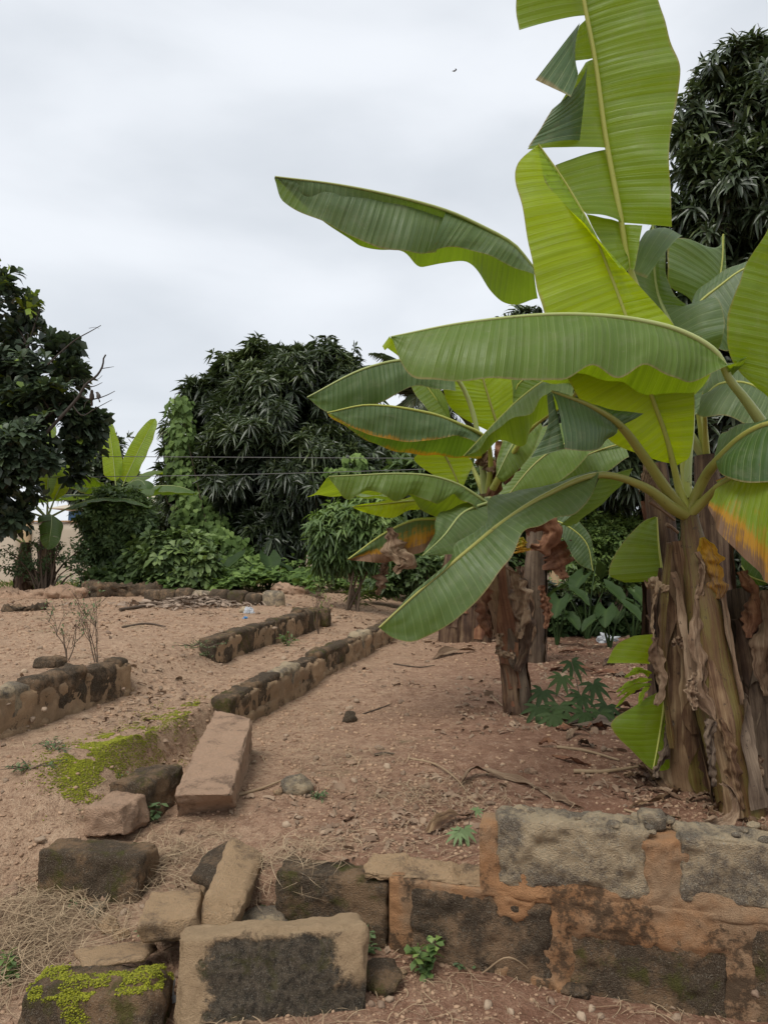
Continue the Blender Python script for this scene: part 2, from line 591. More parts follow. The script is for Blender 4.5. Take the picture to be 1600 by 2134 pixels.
def mat_block(name, base, dark, moss, tint=(0.10, 0.11, 0.022), darkcol=(0.035, 0.029, 0.022), pale=0.3):
    t = NT(name)
    p = t.pos()
    _, u, v, s = t.attr()
    off = t.nt.nodes.new('ShaderNodeVectorMath'); off.operation = 'ADD'
    t.nt.links.new(p, off.inputs[0])
    t.nt.links.new(t.xyz(t.math('MULTIPLY', s, 31.0), s, t.math('MULTIPLY', s, 11.0)), off.inputs[1])
    q = off.outputs[0]
    lo = t.noise(q, 6.0, 6, 0.62, 0.3)
    mid = t.noise(q, 48.0, 6, 0.75)
    fine = t.noise(q, 300.0, 3, 0.75)
    c = t.mix(mid, tuple(x * 0.72 for x in base), tuple(min(1, x * 1.25) for x in base))
    c = t.mix(t.math('MULTIPLY', t.smooth(fine, 0.55, 0.75), 0.45), c, tuple(min(1, x * 1.6) for x in base))
    dk = t.math('ADD', t.math('ADD', lo, t.math('MULTIPLY', t.math('SUBTRACT', mid, 0.5), 0.5)), dark - 0.5)
    c = t.mix(t.math('MULTIPLY', t.smooth(dk, 0.40, 0.62), 0.88), c, t.mix(t.smooth(fine, 0.35, 0.65), darkcol, tuple(x * 3.6 for x in darkcol)))
    # pale lichen specks
    c = t.mix(t.math('MULTIPLY', t.smooth(t.noise(q, 150.0, 3, 0.6), 0.57, 0.66), pale), c, (0.42, 0.39, 0.31))
    mo = t.math('ADD', t.math('ADD', t.noise(q, 9.0, 5, 0.65), t.math('MULTIPLY', fine, 0.25)), moss - 0.62)
    c = t.mix(t.math('MULTIPLY', t.smooth(mo, 0.46, 0.62), 0.85), c, t.mix(fine, tuple(x * 0.5 for x in tint), tuple(x * 1.5 for x in tint)))
    vor = t.nt.nodes.new('ShaderNodeTexVoronoi'); vor.inputs['Scale'].default_value = 190.0
    t.nt.links.new(q, vor.inputs['Vector'])
    h = t.math('ADD', t.math('MULTIPLY', mid, 1.4), t.math('ADD', t.math('MULTIPLY', fine, 1.0), t.math('MULTIPLY', vor.outputs['Distance'], -0.5)))
    return t.pbr(c, 0.95, t.bump(h, 1.0, 0.016), 0.15)

def mat_crust():
    """block face still wearing the tan mortar of its lost neighbours round the edges"""
    t = NT('block_crusted')
    p = t.pos()
    _, u, v, s = t.attr()
    n = t.noise(p, 11.0, 6, 0.68, 0.4)
    mid = t.noise(p, 48.0, 6, 0.75)
    fine = t.noise(p, 300.0, 3, 0.75)
    j = t.math('MULTIPLY', t.math('SUBTRACT', t.math('ADD', t.math('MULTIPLY', n, 0.7), t.math('MULTIPLY', mid, 0.3)), 0.5), 0.5)
    e1 = t.smooth(t.math('ADD', u, j), 0.17, 0.12)
    e2 = t.smooth(t.math('ADD', u, j), 0.82, 0.88)
    e3 = t.smooth(t.math('ADD', v, t.math('MULTIPLY', j, 0.8)), 0.90, 0.96)
    m_ = t.math('MAXIMUM', e1, t.math('MAXIMUM', t.math('MULTIPLY', e2, t.smooth(t.math('ADD', v, j), 0.35, 0.5)), e3))
    tan = t.mix(mid, (0.42, 0.285, 0.165), (0.68, 0.49, 0.30))
    drk = t.mix(t.smooth(mid, 0.35, 0.65), (0.05, 0.042, 0.032), (0.17, 0.135, 0.095))
    drk = t.mix(t.math('MULTIPLY', t.smooth(fine, 0.56, 0.66), 0.7), drk, (0.40, 0.37, 0.30))
    drk = t.mix(t.math('MULTIPLY', t.smooth(n, 0.52, 0.66), 0.5), drk, (0.11, 0.105, 0.03))
    drk = t.mix(t.smooth(t.math('ADD', v, j), 0.22, 0.05), drk, t.mix(mid, (0.26, 0.165, 0.10), (0.42, 0.28, 0.175)))
    c = t.mix(m_, drk, tan)
    c = t.mix(t.math('MULTIPLY', t.smooth(fine, 0.45, 0.3), 0.4), c, (0.09, 0.065, 0.045))
    h = t.math('ADD', t.math('MULTIPLY', mid, 1.4), t.math('ADD', fine, t.math('MULTIPLY', m_, 1.0)))
    return t.pbr(c, 0.95, t.bump(h, 1.0, 0.016), 0.15)

def mat_mortar(name, base, dark=0.35, alt=None):
    t = NT(name)
    p = t.pos()
    lo = t.noise(p, 5.0, 5, 0.6, 0.2)
    mid = t.noise(p, 42.0, 6, 0.75)
    fine = t.noise(p, 260.0, 3, 0.75)
    c = t.mix(mid, tuple(x * 0.72 for x in base), tuple(min(1, x * 1.2) for x in base))
    if alt:
        c = t.mix(t.smooth(t.noise(p, 3.1, 5, 0.65), 0.42, 0.62), c, t.mix(mid, tuple(x * 0.7 for x in alt), tuple(x * 1.3 for x in alt)))
    c = t.mix(t.math('MULTIPLY', t.smooth(fine, 0.5, 0.35), 0.5), c, tuple(x * 0.55 for x in base))
    c = t.mix(t.math('MULTIPLY', t.smooth(lo, 0.42, 0.7), 0.5), c, tuple(x * 0.62 for x in base))
    dk = t.math('ADD', lo, t.math('MULTIPLY', t.math('SUBTRACT', mid, 0.5), 0.6))
    c = t.mix(t.math('MULTIPLY', t.smooth(dk, 0.62 - dark * 0.3, 0.74 - dark * 0.3), 0.8), c, (0.07, 0.052, 0.036))
    return t.pbr(c, 0.95, t.bump(t.math('ADD', mid, t.math('MULTIPLY', fine, 0.9)), 1.0, 0.015), 0.15)

def mat_stone(name, c0, c1):
    t = NT(name)
    p = t.pos()
    _, u, v, s = t.attr()
    n = t.noise(p, 40.0, 4, 0.65)
    c = t.mix(t.math('ADD', t.math('MULTIPLY', u, 0.6), t.math('MULTIPLY', n, 0.4)), c0, c1)
    return t.pbr(c, 0.92, t.bump(t.noise(p, 120.0, 3, 0.6), 0.7, 0.006), 0.2)

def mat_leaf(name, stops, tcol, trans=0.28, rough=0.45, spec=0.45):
    """stops: colours over the per-leaf tone"""
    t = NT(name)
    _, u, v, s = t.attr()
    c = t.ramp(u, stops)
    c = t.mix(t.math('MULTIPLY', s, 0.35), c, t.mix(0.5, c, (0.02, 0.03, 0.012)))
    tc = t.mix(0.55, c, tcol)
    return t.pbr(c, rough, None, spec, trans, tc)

def mat_banana():
    t = NT('banana_leaf')
    vec, u, v, s = t.attr()
    _, tone, dry, edge = t.attr('tone')
    ju = t.math('ADD', u, t.math('MULTIPLY', t.noise(t.xyz(t.math('MULTIPLY', u, 3.0), s, 0.0), 1.0, 2), 0.12))
    line = t.noise(t.xyz(t.math('MULTIPLY', ju, 34.0), t.math('MULTIPLY', s, 50.0), 0.0), 1.0, 2, 0.5)
    fine = t.noise(t.xyz(t.math('MULTIPLY', ju, 150.0), t.math('MULTIPLY', v, 1.2), s), 1.0, 2, 0.6)
    saw = t.math('PINGPONG', t.math('MULTIPLY', ju, 27.0), 0.5)
    vein = t.smooth(saw, 0.44, 0.5)
    blotch = t.noise(t.xyz(t.math('MULTIPLY', u, 3.2), t.math('MULTIPLY', v, 2.2), t.math('MULTIPLY', s, 40.0)), 1.0, 4, 0.6)
    top = t.mix(tone, (0.052, 0.102, 0.028), (0.23, 0.36, 0.010))
    grey = t.math('MAXIMUM', t.math('MULTIPLY', edge, -1.0), 0.0)
    top = t.mix(t.math('MULTIPLY', grey, 0.8), top, (0.125, 0.175, 0.092))  # glaucous grey, including painted sky sheen
    top = t.mix(t.math('MULTIPLY', t.smooth(blotch, 0.4, 0.7), 0.35), top, t.mix(tone, (0.082, 0.14, 0.05), (0.28, 0.40, 0.018)))
    top = t.mix(t.math('MULTIPLY', t.smooth(line, 0.42, 0.66), 0.22), top, t.mix(0.5, top, (0.02, 0.06, 0.012)))
    top = t.mix(t.math('MULTIPLY', t.smooth(fine, 0.5, 0.75), 0.3), top, t.mix(0.5, top, (0.17, 0.26, 0.08)))
    top = t.mix(t.math('MULTIPLY', vein, 0.55), top, (0.30, 0.37, 0.15))
    top = t.mix(t.math('MULTIPLY', t.smooth(v, 0.97, 1.0), 0.5), top, (0.30, 0.32, 0.14))
    # dust and small pale scars
    spk = t.noise(t.xyz(t.math('MULTIPLY', u, 60.0), t.math('MULTIPLY', v, 28.0), s), 1.0, 2, 0.5)
    top = t.mix(t.math('MULTIPLY', t.smooth(spk, 0.70, 0.78), 0.5), top, (0.34, 0.38, 0.22))
    # scorched rim and small dead spots
    rim = t.smooth(t.math('ADD', v, t.math('MULTIPLY', t.math('SUBTRACT', blotch, 0.5), 0.10)), 0.965, 0.995)
    top = t.mix(t.math('MULTIPLY', rim, 0.75), top, (0.24, 0.17, 0.07))
    spot = t.noise(t.xyz(t.math('MULTIPLY', u, 26.0), t.math('MULTIPLY', v, 9.0), t.math('MULTIPLY', s, 90.0)), 1.0, 3, 0.6)
    top = t.mix(t.math('MULTIPLY', t.smooth(spot, 0.71, 0.76), 0.8), top, (0.15, 0.09, 0.035))
    dust = t.noise(t.xyz(t.math('MULTIPLY', u, 9.0), t.math('MULTIPLY', v, 5.0), t.math('MULTIPLY', s, 20.0)), 1.0, 6, 0.75)
    top = t.mix(t.math('MULTIPLY', t.smooth(dust, 0.48, 0.72), 0.28), top, (0.26, 0.25, 0.17))
    # yellowing and browning from the margin inward
    dn = t.math('ADD', t.math('ADD', v, t.math('MULTIPLY', t.math('SUBTRACT', blotch, 0.5), 1.0)), t.math('MULTIPLY', t.math('SUBTRACT', fine, 0.5), 0.5))
    dd = t.math('ADD', dn, t.math('SUBTRACT', t.math('MULTIPLY', dry, 1.7), 1.6))
    yel = t.smooth(dd, 0.0, 0.22)
    brn = t.smooth(dd, 0.26, 0.42)
    drycol = t.mix(fine, (0.13, 0.062, 0.03), (0.30, 0.19, 0.115))
    top = t.mix(yel, top, t.mix(blotch, (0.42, 0.17, 0.012), (0.50, 0.31, 0.03)))
    top = t.mix(brn, top, drycol)
    tr = t.mix(tone, (0.16, 0.29, 0.012), (0.74, 0.86, 0.002))
    tr = t.mix(t.math('MULTIPLY', t.smooth(line, 0.42, 0.66), 0.4), tr, t.mix(0.5, tr, (0.09, 0.16, 0.004)))
    tr = t.mix(yel, tr, (0.5, 0.24, 0.01))
    tr = t.mix(brn, tr, (0.16, 0.07, 0.02))
    h = t.math('ADD', t.math('MULTIPLY', line, 1.0), t.math('ADD', t.math('MULTIPLY', fine, 0.35), t.math('MULTIPLY', saw, 0.8)))
    rough = t.math('ADD', 0.34, t.math('MULTIPLY', blotch, 0.2))
    rough = t.math('ADD', rough, t.math('ADD', t.math('MULTIPLY', yel, 0.2), t.math('MULTIPLY', t.smooth(dust, 0.4, 0.7), 0.22)))
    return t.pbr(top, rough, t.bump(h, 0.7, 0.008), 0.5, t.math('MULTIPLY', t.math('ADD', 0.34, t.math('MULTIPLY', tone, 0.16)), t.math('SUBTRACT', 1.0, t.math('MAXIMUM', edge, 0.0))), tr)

def mat_rib(name, c0, c1):
    t = NT(name)
    vec, a, l, s = t.attr()
    n = t.noise(t.xyz(t.math('MULTIPLY', a, 9.0), t.math('MULTIPLY', l, 3.0), s), 1.0, 4, 0.6)
    c = t.mix(n, c0, c1)
    p = t.pos()
    c = t.mix(t.math('MULTIPLY', t.smooth(t.noise(p, 22.0, 4, 0.7), 0.62, 0.72), 0.6), c, (0.07, 0.04, 0.02))
    return t.pbr(c, 0.45, None, 0.45)

def mat_sheath(name, stops, rough=0.72):
    """fibrous banana stem: streaks run along the stem"""
    t = NT(name)
    vec, a, l, s = t.attr()
    sx = t.math('MULTIPLY', s, 37.0)
    st = t.noise(t.xyz(t.math('MULTIPLY', a, 26.0), t.math('MULTIPLY', l, 1.6), sx), 1.0, 5, 0.65)
    fi = t.noise(t.xyz(t.math('MULTIPLY', a, 120.0), t.math('MULTIPLY', l, 5.0), sx), 1.0, 3, 0.6)
    pa = t.noise(t.xyz(t.math('MULTIPLY', a, 5.0), t.math('MULTIPLY', l, 3.4), sx), 1.0, 4, 0.6)
    f = t.math('ADD', t.math('MULTIPLY', st, 0.45), t.math('ADD', t.math('MULTIPLY', pa, 0.4), t.math('MULTIPLY', fi, 0.15)))
    c = t.ramp(t.smooth(f, 0.30, 0.70), stops)
    p = t.pos()
    c = t.mix(t.math('MULTIPLY', t.smooth(t.noise(p, 34.0, 4, 0.7), 0.60, 0.70), 0.75), c, (0.035, 0.022, 0.015))
    h = t.math('ADD', st, t.math('MULTIPLY', fi, 0.7))
    return t.pbr(c, rough, t.bump(h, 0.7, 0.01), 0.3)

def mat_plain(name, c0, c1, scale=20.0, rough=0.8, trans=None, tcol=None, spec=0.3):
    t = NT(name)
    _, u, v, s = t.attr()
    n = t.noise(t.pos(), scale, 4, 0.6)
    c = t.mix(t.math('ADD', t.math('MULTIPLY', u, 0.55), t.math('MULTIPLY', n, 0.45)), c0, c1)
    return t.pbr(c, rough, t.bump(n, 0.3, 0.006), spec, trans, tcol)

MAT = {
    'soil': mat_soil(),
    'block_dark': mat_block('block_dark', (0.32, 0.21, 0.125), 0.57, 0.32, darkcol=(0.036, 0.028, 0.02)),
    'block_mossy': mat_block('block_mossy', (0.31, 0.20, 0.115), 0.55, 0.44, tint=(0.10, 0.098, 0.024), darkcol=(0.04, 0.031, 0.022)),
    'block_pale': mat_block('block_pale', (0.58, 0.45, 0.29), 0.50, 0.28, pale=0.7, darkcol=(0.075, 0.063, 0.05)),
    'block_tan': mat_block('block_tan', (0.60, 0.405, 0.235), 0.43, 0.18, pale=0.25, darkcol=(0.085, 0.06, 0.04)),
    'block_pink': mat_block('block_pink', (0.60, 0.395, 0.265), 0.40, 0.22, pale=0.25, darkcol=(0.10, 0.066, 0.045)),
    'mortar': mat_mortar('mortar', (0.53, 0.28, 0.135), 0.34, (0.44, 0.295, 0.18)),
    'mortar_old': mat_mortar('mortar_old', (0.52, 0.345, 0.205), 0.36, (0.38, 0.26, 0.16)),
    'block_crusted': mat_crust(),
    'stone': mat_stone('stone', (0.15, 0.095, 0.065), (0.44, 0.335, 0.235)),
    'gravel': mat_stone('gravel', (0.19, 0.11, 0.07), (0.46, 0.31, 0.20)),
    'moss': mat_plain('moss', (0.075, 0.085, 0.010), (0.31, 0.31, 0.022), 28.0, 0.95),
    'straw': mat_plain('straw', (0.20, 0.13, 0.075), (0.46, 0.35, 0.22), 9.0, 0.85),
    'litter': mat_plain('litter', (0.12, 0.07, 0.045), (0.36, 0.26, 0.175), 14.0, 0.85),
    'banana': mat_banana(),
    'rib': mat_rib('banana_rib', (0.30, 0.33, 0.05), (0.42, 0.42, 0.11)),
    'petiole': mat_rib('banana_petiole', (0.20, 0.205, 0.035), (0.34, 0.32, 0.09)),
    'petiole_pale': mat_rib('banana_petiole_pale', (0.27, 0.32, 0.09), (0.42, 0.46, 0.19)),
    'sheath': mat_sheath('sheath', [(0.0, (0.032, 0.015, 0.009)), (0.35, (0.10, 0.052, 0.026)), (0.65, (0.20, 0.125, 0.065)), (1.0, (0.36, 0.255, 0.145))]),
    'sheath_dark': mat_sheath('sheath_dark', [(0.0, (0.028, 0.016, 0.011)), (0.45, (0.085, 0.048, 0.03)), (1.0, (0.23, 0.155, 0.09))]),
    'sheath_green': mat_sheath('sheath_green', [(0.0, (0.06, 0.026, 0.012)), (0.35, (0.105, 0.056, 0.02)), (0.7, (0.125, 0.095, 0.025)), (1.0, (0.20, 0.15, 0.05))], 0.5),
    'sheath_grey': mat_sheath('sheath_grey', [(0.0, (0.032, 0.021, 0.015)), (0.45, (0.10, 0.068, 0.045)), (1.0, (0.23, 0.17, 0.115))]),
    'dry_leaf': mat_sheath('dry_leaf', [(0.0, (0.075, 0.04, 0.023)), (0.5, (0.175, 0.11, 0.066)), (1.0, (0.34, 0.245, 0.16))], 0.8),
    'dry_red': mat_sheath('dry_red', [(0.0, (0.06, 0.025, 0.015)), (0.5, (0.17, 0.075, 0.04)), (1.0, (0.30, 0.16, 0.085))], 0.8),
    'bark': mat_sheath('bark', [(0.0, (0.02, 0.016, 0.013)), (0.5, (0.06, 0.048, 0.038)), (1.0, (0.13, 0.105, 0.085))], 0.95),
    'mango': mat_leaf('mango_leaf', [(0.0, (0.026, 0.038, 0.019)), (0.5, (0.054, 0.078, 0.034)), (0.85, (0.105, 0.14, 0.056)), (1.0, (0.16, 0.20, 0.07))], (0.08, 0.12, 0.02), 0.2, 0.38, 0.6),  # wide range: gloss highlights and dark crown interior put into the colour
    'broad': mat_leaf('broad_leaf', [(0.0, (0.028, 0.042, 0.026)), (0.55, (0.06, 0.088, 0.048)), (0.88, (0.105, 0.15, 0.07)), (0.95, (0.16, 0.24, 0.03)), (1.0, (0.32, 0.42, 0.05))], (0.05, 0.09, 0.012), 0.2, 0.42, 0.5),
    'vine': mat_leaf('vine_leaf', [(0.0, (0.06, 0.105, 0.026)), (0.6, (0.125, 0.20, 0.05)), (1.0, (0.22, 0.32, 0.085))], (0.2, 0.32, 0.03), 0.28, 0.6, 0.25),
    'bush': mat_leaf('bush_leaf', [(0.0, (0.05, 0.082, 0.03)), (0.6, (0.105, 0.16, 0.055)), (1.0, (0.20, 0.28, 0.085))], (0.18, 0.28, 0.03), 0.25, 0.5, 0.4),
    'fresh': mat_leaf('fresh_leaf', [(0.0, (0.05, 0.09, 0.03)), (0.6, (0.12, 0.19, 0.055)), (1.0, (0.24, 0.34, 0.09))], (0.22, 0.34, 0.03), 0.3, 0.5, 0.4),
    'cassava': mat_leaf('cassava_leaf', [(0.0, (0.022, 0.045, 0.013)), (1.0, (0.055, 0.092, 0.026))], (0.08, 0.14, 0.015), 0.22, 0.62, 0.22),
    'weed': mat_leaf('weed_leaf', [(0.0, (0.06, 0.10, 0.04)), (1.0, (0.17, 0.24, 0.10))], (0.14, 0.22, 0.05), 0.25, 0.6, 0.3),
    'grass': mat_leaf('grass_blade', [(0.0, (0.08, 0.12, 0.03)), (1.0, (0.22, 0.28, 0.07))], (0.18, 0.26, 0.03), 0.3, 0.6, 0.3),
    'twig': mat_plain('twig', (0.05, 0.036, 0.026), (0.16, 0.115, 0.08), 30.0, 0.9),
    'deadwood': mat_plain('dead_wood', (0.035, 0.028, 0.024), (0.09, 0.075, 0.062), 30.0, 0.9),
    'render_wall': mat_plain('cream_render', (0.40, 0.34, 0.26), (0.56, 0.49, 0.39), 1.2, 0.9),
    'pillar': mat_plain('tan_render', (0.42, 0.31, 0.18), (0.5, 0.37, 0.22), 2.0, 0.9),
    'roof': mat_plain('roof_sheet', (0.42, 0.36, 0.26), (0.52, 0.46, 0.34), 3.0, 0.6),
    'blue_wall': mat_plain('blue_paint', (0.10, 0.22, 0.42), (0.15, 0.29, 0.5), 4.0, 0.7),
    'glass_dark': mat_plain('window_glass', (0.02, 0.025, 0.03), (0.04, 0.045, 0.05), 4.0, 0.15),
    'wire': mat_plain('wire_metal', (0.10, 0.10, 0.10), (0.2, 0.19, 0.17), 2.0, 0.5),
    'plastic': mat_plain('plastic_film', (0.5, 0.53, 0.56), (0.8, 0.82, 0.84), 30.0, 0.35, 0.3, (0.7, 0.72, 0.75)),
    'plastic_blue': mat_plain('plastic_blue', (0.06, 0.2, 0.4), (0.1, 0.3, 0.55), 30.0, 0.4),
    'feather': mat_plain('feather', (0.055, 0.045, 0.038), (0.12, 0.10, 0.085), 60.0, 0.8),
    'feather_pale': mat_plain('feather_pale', (0.22, 0.2, 0.17), (0.34, 0.31, 0.27), 60.0, 0.8),
    'beak': mat_plain('beak_horn', (0.012, 0.011, 0.01), (0.03, 0.027, 0.024), 60.0, 0.4),
}

# ------------------------------------------------------------------ the lie of the land
# The old foundation walls run about 13 degrees off the camera's axis: q = to the right of the long wall, t = along it.
ANG = math.radians(13)
O2 = np.array([-0.98, 4.8])
E2 = np.array([math.sin(ANG), math.cos(ANG)])
R2 = np.array([math.cos(ANG), -math.sin(ANG)])
E3, R3, UP = np.array([*E2, 0]), np.array([*R2, 0]), np.array([0, 0, 1.0])

def qt(x, y):
    dx, dy = np.asarray(x) - O2[0], np.asarray(y) - O2[1]
    return dx * R2[0] + dy * R2[1], dx * E2[0] + dy * E2[1]

def W(q, t, z=0.0):
    p = O2 + R2 * q + E2 * t
    return np.array([p[0], p[1], z])

def zt(x, y, fine=True):
    x = np.asarray(x, float); y = np.asarray(y, float)
    q, t = qt(x, y)
    soft = 0.05 + 0.3 * sstep(-0.9, -1.7, t) + 1.6 * sstep(4.9, 6.5, t)
    ver = 0.19 * sstep(-soft, soft, -(q + 0.09)) * sstep(-2.5, -1.2, t)
    soft2 = 0.05 + 0.45 * sstep(0.1, 0.45, t) * sstep(1.55, 1.2, t) + 1.5 * sstep(4.0, 5.5, t)
    plat = 0.22 * sstep(-soft2, soft2, -(q + 0.88)) * sstep(-2.6, -1.4, t)
    far = 1 - 0.75 * sstep(7.5, 13.0, t)
    front_r = -(0.20 + 0.10 * sstep(1.2, 2.5, q)) * sstep(-1.76, -1.84, t)
    front_l = -0.24 * sstep(-1.2, -2.4, t)
    k = sstep(0.75, 1.1, q)
    z = (ver + plat) * far + front_r * k + front_l * (1 - k)
    # soil banked behind the front wall, a dug hole and its spoil by the banana stem
    z = z + 0.05 * sstep(-1.76, -1.68, t) * sstep(-0.9, -1.7, t) * sstep(0.9, 1.3, q)
    hx, hy = 0.68, 5.45
    z = z - 0.10 * np.exp(-(((x - hx) / 0.13) ** 2 + ((y - hy) / 0.11) ** 2)) + 0.035 * np.exp(-(((x - hx + 0.1) / 0.4) ** 2 + ((y - hy + 0.35) / 0.35) ** 2))
    if fine:
        sh = np.shape(z)
        p = np.stack([np.ravel(x), np.ravel(y), np.zeros(z.size)], -1)
        d = np.clip(np.ravel(y), 1, 40)
        n = 0.016 * fbm(p * 1.6, 3, 11) + 0.007 * fbm(p * 7, 3, 12) + 0.0035 * fbm(p * 26, 2, 13) * (d < 12)
        z = z + n.reshape(sh)
    return z

def Gt(px, py, lift=0.0):
    z = 0.0
    for _ in range(8):
        p = G(px, py, min(z, 0.7))
        z = 0.3 * z + 0.7 * float(zt(p[0], p[1]))
    p = G(px, py, z)
    p[2] += lift
    return p

def gz(x, y):
    return float(zt(x, y))

def axis_coords(lo, hi, step, grow, far_lo, far_hi):
    c = list(np.arange(lo, hi, step))
    s, v = step, c[-1]
    while v < far_hi:
        s *= grow; v += s; c.append(v)
    s, v = step, c[0]
    while v > far_lo:
        s *= grow; v -= s; c.insert(0, v)
    return np.array(c)

gx = axis_coords(-2.4, 2.6, 0.022, 1.09, -260, 260)
gy = axis_coords(2.0, 5.6, 0.022, 1.03, -30, 500)
X, Y = np.meshgrid(gx, gy, indexing='ij')
Zg = zt(X.ravel(), Y.ravel())
mb = MB()
mb.add(np.stack([X.ravel(), Y.ravel(), Zg], -1), grid_faces(len(gx), len(gy))[:, ::-1])
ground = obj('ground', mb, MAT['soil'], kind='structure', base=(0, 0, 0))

# ------------------------------------------------------------------ block walls
def wall_blocks(root, mats, face_q, t0, t1, z0, z1, seed, blk=0.45, joint=0.035, thick=0.15, res=0.03, amp=0.011, name='block'):
    """a course of blocks along t whose visible face looks toward +q"""
    t, k = t0, 0
    while t < t1 - 0.08:
        L = min(blk * random.uniform(0.94, 1.05), t1 - t)
        m = MB()
        zt_ = z1 + random.uniform(-0.012, 0.012)
        block8(m, box_corners(W(face_q - thick, t, z0), R3 * (thick + random.uniform(-.006, .006)), E3 * L, UP * (zt_ - z0)), res * 0.7, 0.013, amp, 15, 0.014, seed + k, 5)
        obj(name, m, mats[k % len(mats)], root)
        t += L + joint
        k += 1

def mortar_bar(root, face_q, t0, t1, z0, z1, seed, thick, mat, res=0.03, proud=0.0, name='mortar'):
    m = MB()
    block8(m, box_corners(W(face_q - thick, t0, z0), R3 * (thick + proud), E3 * (t1 - t0), UP * (z1 - z0)), res * 0.75, 0.010, 0.012, 14, 0.014, seed, 5)
    obj(name, m, mat, root)

BD, BM, BP, BT = MAT['block_dark'], MAT['block_mossy'], MAT['block_pale'], MAT['block_tan']

wa = thing('foundation_wall', W(0, 2.5, 0), 'long low block wall edging the bare soil in front of the banana stems', 'wall', 'old foundation walls')
wall_blocks(wa, [BM, BD, BP, BD, BM], 0, 0.0, 5.1, 0.055, 0.24, 100, res=0.028)
mortar_bar(wa, 0, 0.02, 5.08, -0.05, 0.20, 140, 0.13, MAT['mortar_old'], 0.03, 0.006)
mortar_bar(wa, 0, 0.0, 5.05, -0.06, 0.075, 141, 0.10, MAT['mortar_old'], 0.03, 0.012, 'footing')

wb = thing('foundation_wall', W(-0.78, 2.8, 0.2), 'low dark mossy block wall behind the long wall, beyond the doorway gap', 'wall', 'old foundation walls')
wall_blocks(wb, [BD, BM, BD, BM], -0.75, 1.35, 4.2, 0.17, 0.43, 200, res=0.032, amp=0.009)
mortar_bar(wb, -0.75, 1.37, 4.18, 0.1, 0.40, 240, 0.12, MAT['mortar_old'], 0.035)
m = MB(); block8(m, box_corners(W(-1.15, 4.22, 0.2), R3 * 0.5, E3 * 0.16, UP * 0.24), 0.03, 0.03, 0.01, 9, 0.02, 251); obj('block', m, BM, wb)
m = MB(); block8(m, box_corners(W(-0.92, 3.6, 0.40), R3 * 0.14, E3 * 0.17, UP * 0.07), 0.03, 0.03, 0.01, 9, 0.02, 252); obj('block', m, BM, wb)

wc = thing('foundation_wall', W(-0.86, -1.0, 0.2), 'low weathered block wall with pale mortar joints beside the twiggy shrub', 'wall', 'old foundation walls')
wall_blocks(wc, [BP, BD, BD, BP], -0.80, -3.2, 0.0, 0.20, 0.435, 300, res=0.024)
mortar_bar(wc, -0.80, -3.2, 0.16, 0.13, 0.40, 340, 0.13, MAT['mortar_old'], 0.024, 0.006)
mortar_bar(wc, -0.80, -3.2, 0.2, 0.12, 0.225, 341, 0.12, MAT['mortar_old'], 0.024, 0.014, 'footing')
m = MB(); block8(m, box_corners(W(-0.95, 0.03, 0.24), R3 * 0.15, E3 * 0.15, UP * 0.19), 0.022, 0.03, 0.01, 10, 0.02, 351); obj('block', m, BM, wc)

wd = thing('foundation_wall', np.array([-2.2, 9.6, 0.4]), 'far low broken block wall beside the heap of dry leaves', 'wall', 'old foundation walls')
for k in range(8):
    a = np.array([-3.3, 10.3, 0]) + np.array([2.0, -0.85, 0]) * (k / 8.0)
    a[2] = gz(a[0], a[1]) - 0.05
    m = MB()
    block8(m, box_corners(a, np.array([0.24, -0.10, 0]), np.array([0.06, 0.15, 0]), UP * (0.2 + 0.05 * random.random())), 0.04, 0.03, 0.012, 8, 0.02, 400 + k)
    obj('block', m, [BD, BM, BD, BP][k % 4], wd)

# the front wall: one course on the left, two on the right
def onfront(px, py, off=0.0):
    n = np.array([E2[0], E2[1]])
    r = ray(px, py)
    c = O2 + E2 * (-1.87 + off)
    s = (c[0] * n[0] + c[1] * n[1] - CAM[:2] @ n) / (r[:2] @ n)
    p = CAM + r * s
    return float(qt(p[0], p[1])[0]), float(p[2])

wf = thing('retaining_wall', W(1.9, -1.8, -0.2), 'broken two course block wall with orange mortar across the foreground', 'wall')
qs1 = [(onfront(572, 1920)[0], onfront(806, 1920)[0]), (onfront(852, 1940)[0], onfront(1148, 1960)[0]), (onfront(1176, 2000)[0], onfront(1520, 2030)[0]), (onfront(1562, 2050)[0], onfront(1562, 2050)[0] + 0.46)]
qs2 = [(onfront(1035, 1800)[0], onfront(1352, 1830)[0]), (onfront(1412, 1850)[0], onfront(1412, 1850)[0] + 0.46)]
Z1, Z2 = (-0.27, 0.03), (0.062, 0.285)
def front_block(q0, q1, z0, z1, mat, seed, res=0.009, amp=0.008, r=0.014, big=0.010, sink=0.0):
    m = MB()
    block8(m, box_corners(W(q0, -1.87 + sink, z0), R3 * (q1 - q0), E3 * 0.145, UP * (z1 - z0)), res, r, amp, 22, big, seed, 5)
    return obj('block', m, mat, wf)
front_block(*qs1[0], -0.36, 0.025, BM, 501, sink=0.008)
front_block(*qs1[1], -0.36, 0.02, BD, 502)
front_block(*qs1[2], -0.40, 0.01, BM, 503, sink=0.006)
front_block(*qs1[3], -0.40, 0.015, BM, 504)
front_block(*qs2[0], 0.055, 0.28, BP, 505, amp=0.012, big=0.016)
front_block(*qs2[1], 0.055, 0.272, BP, 506, amp=0.009, big=0.014)

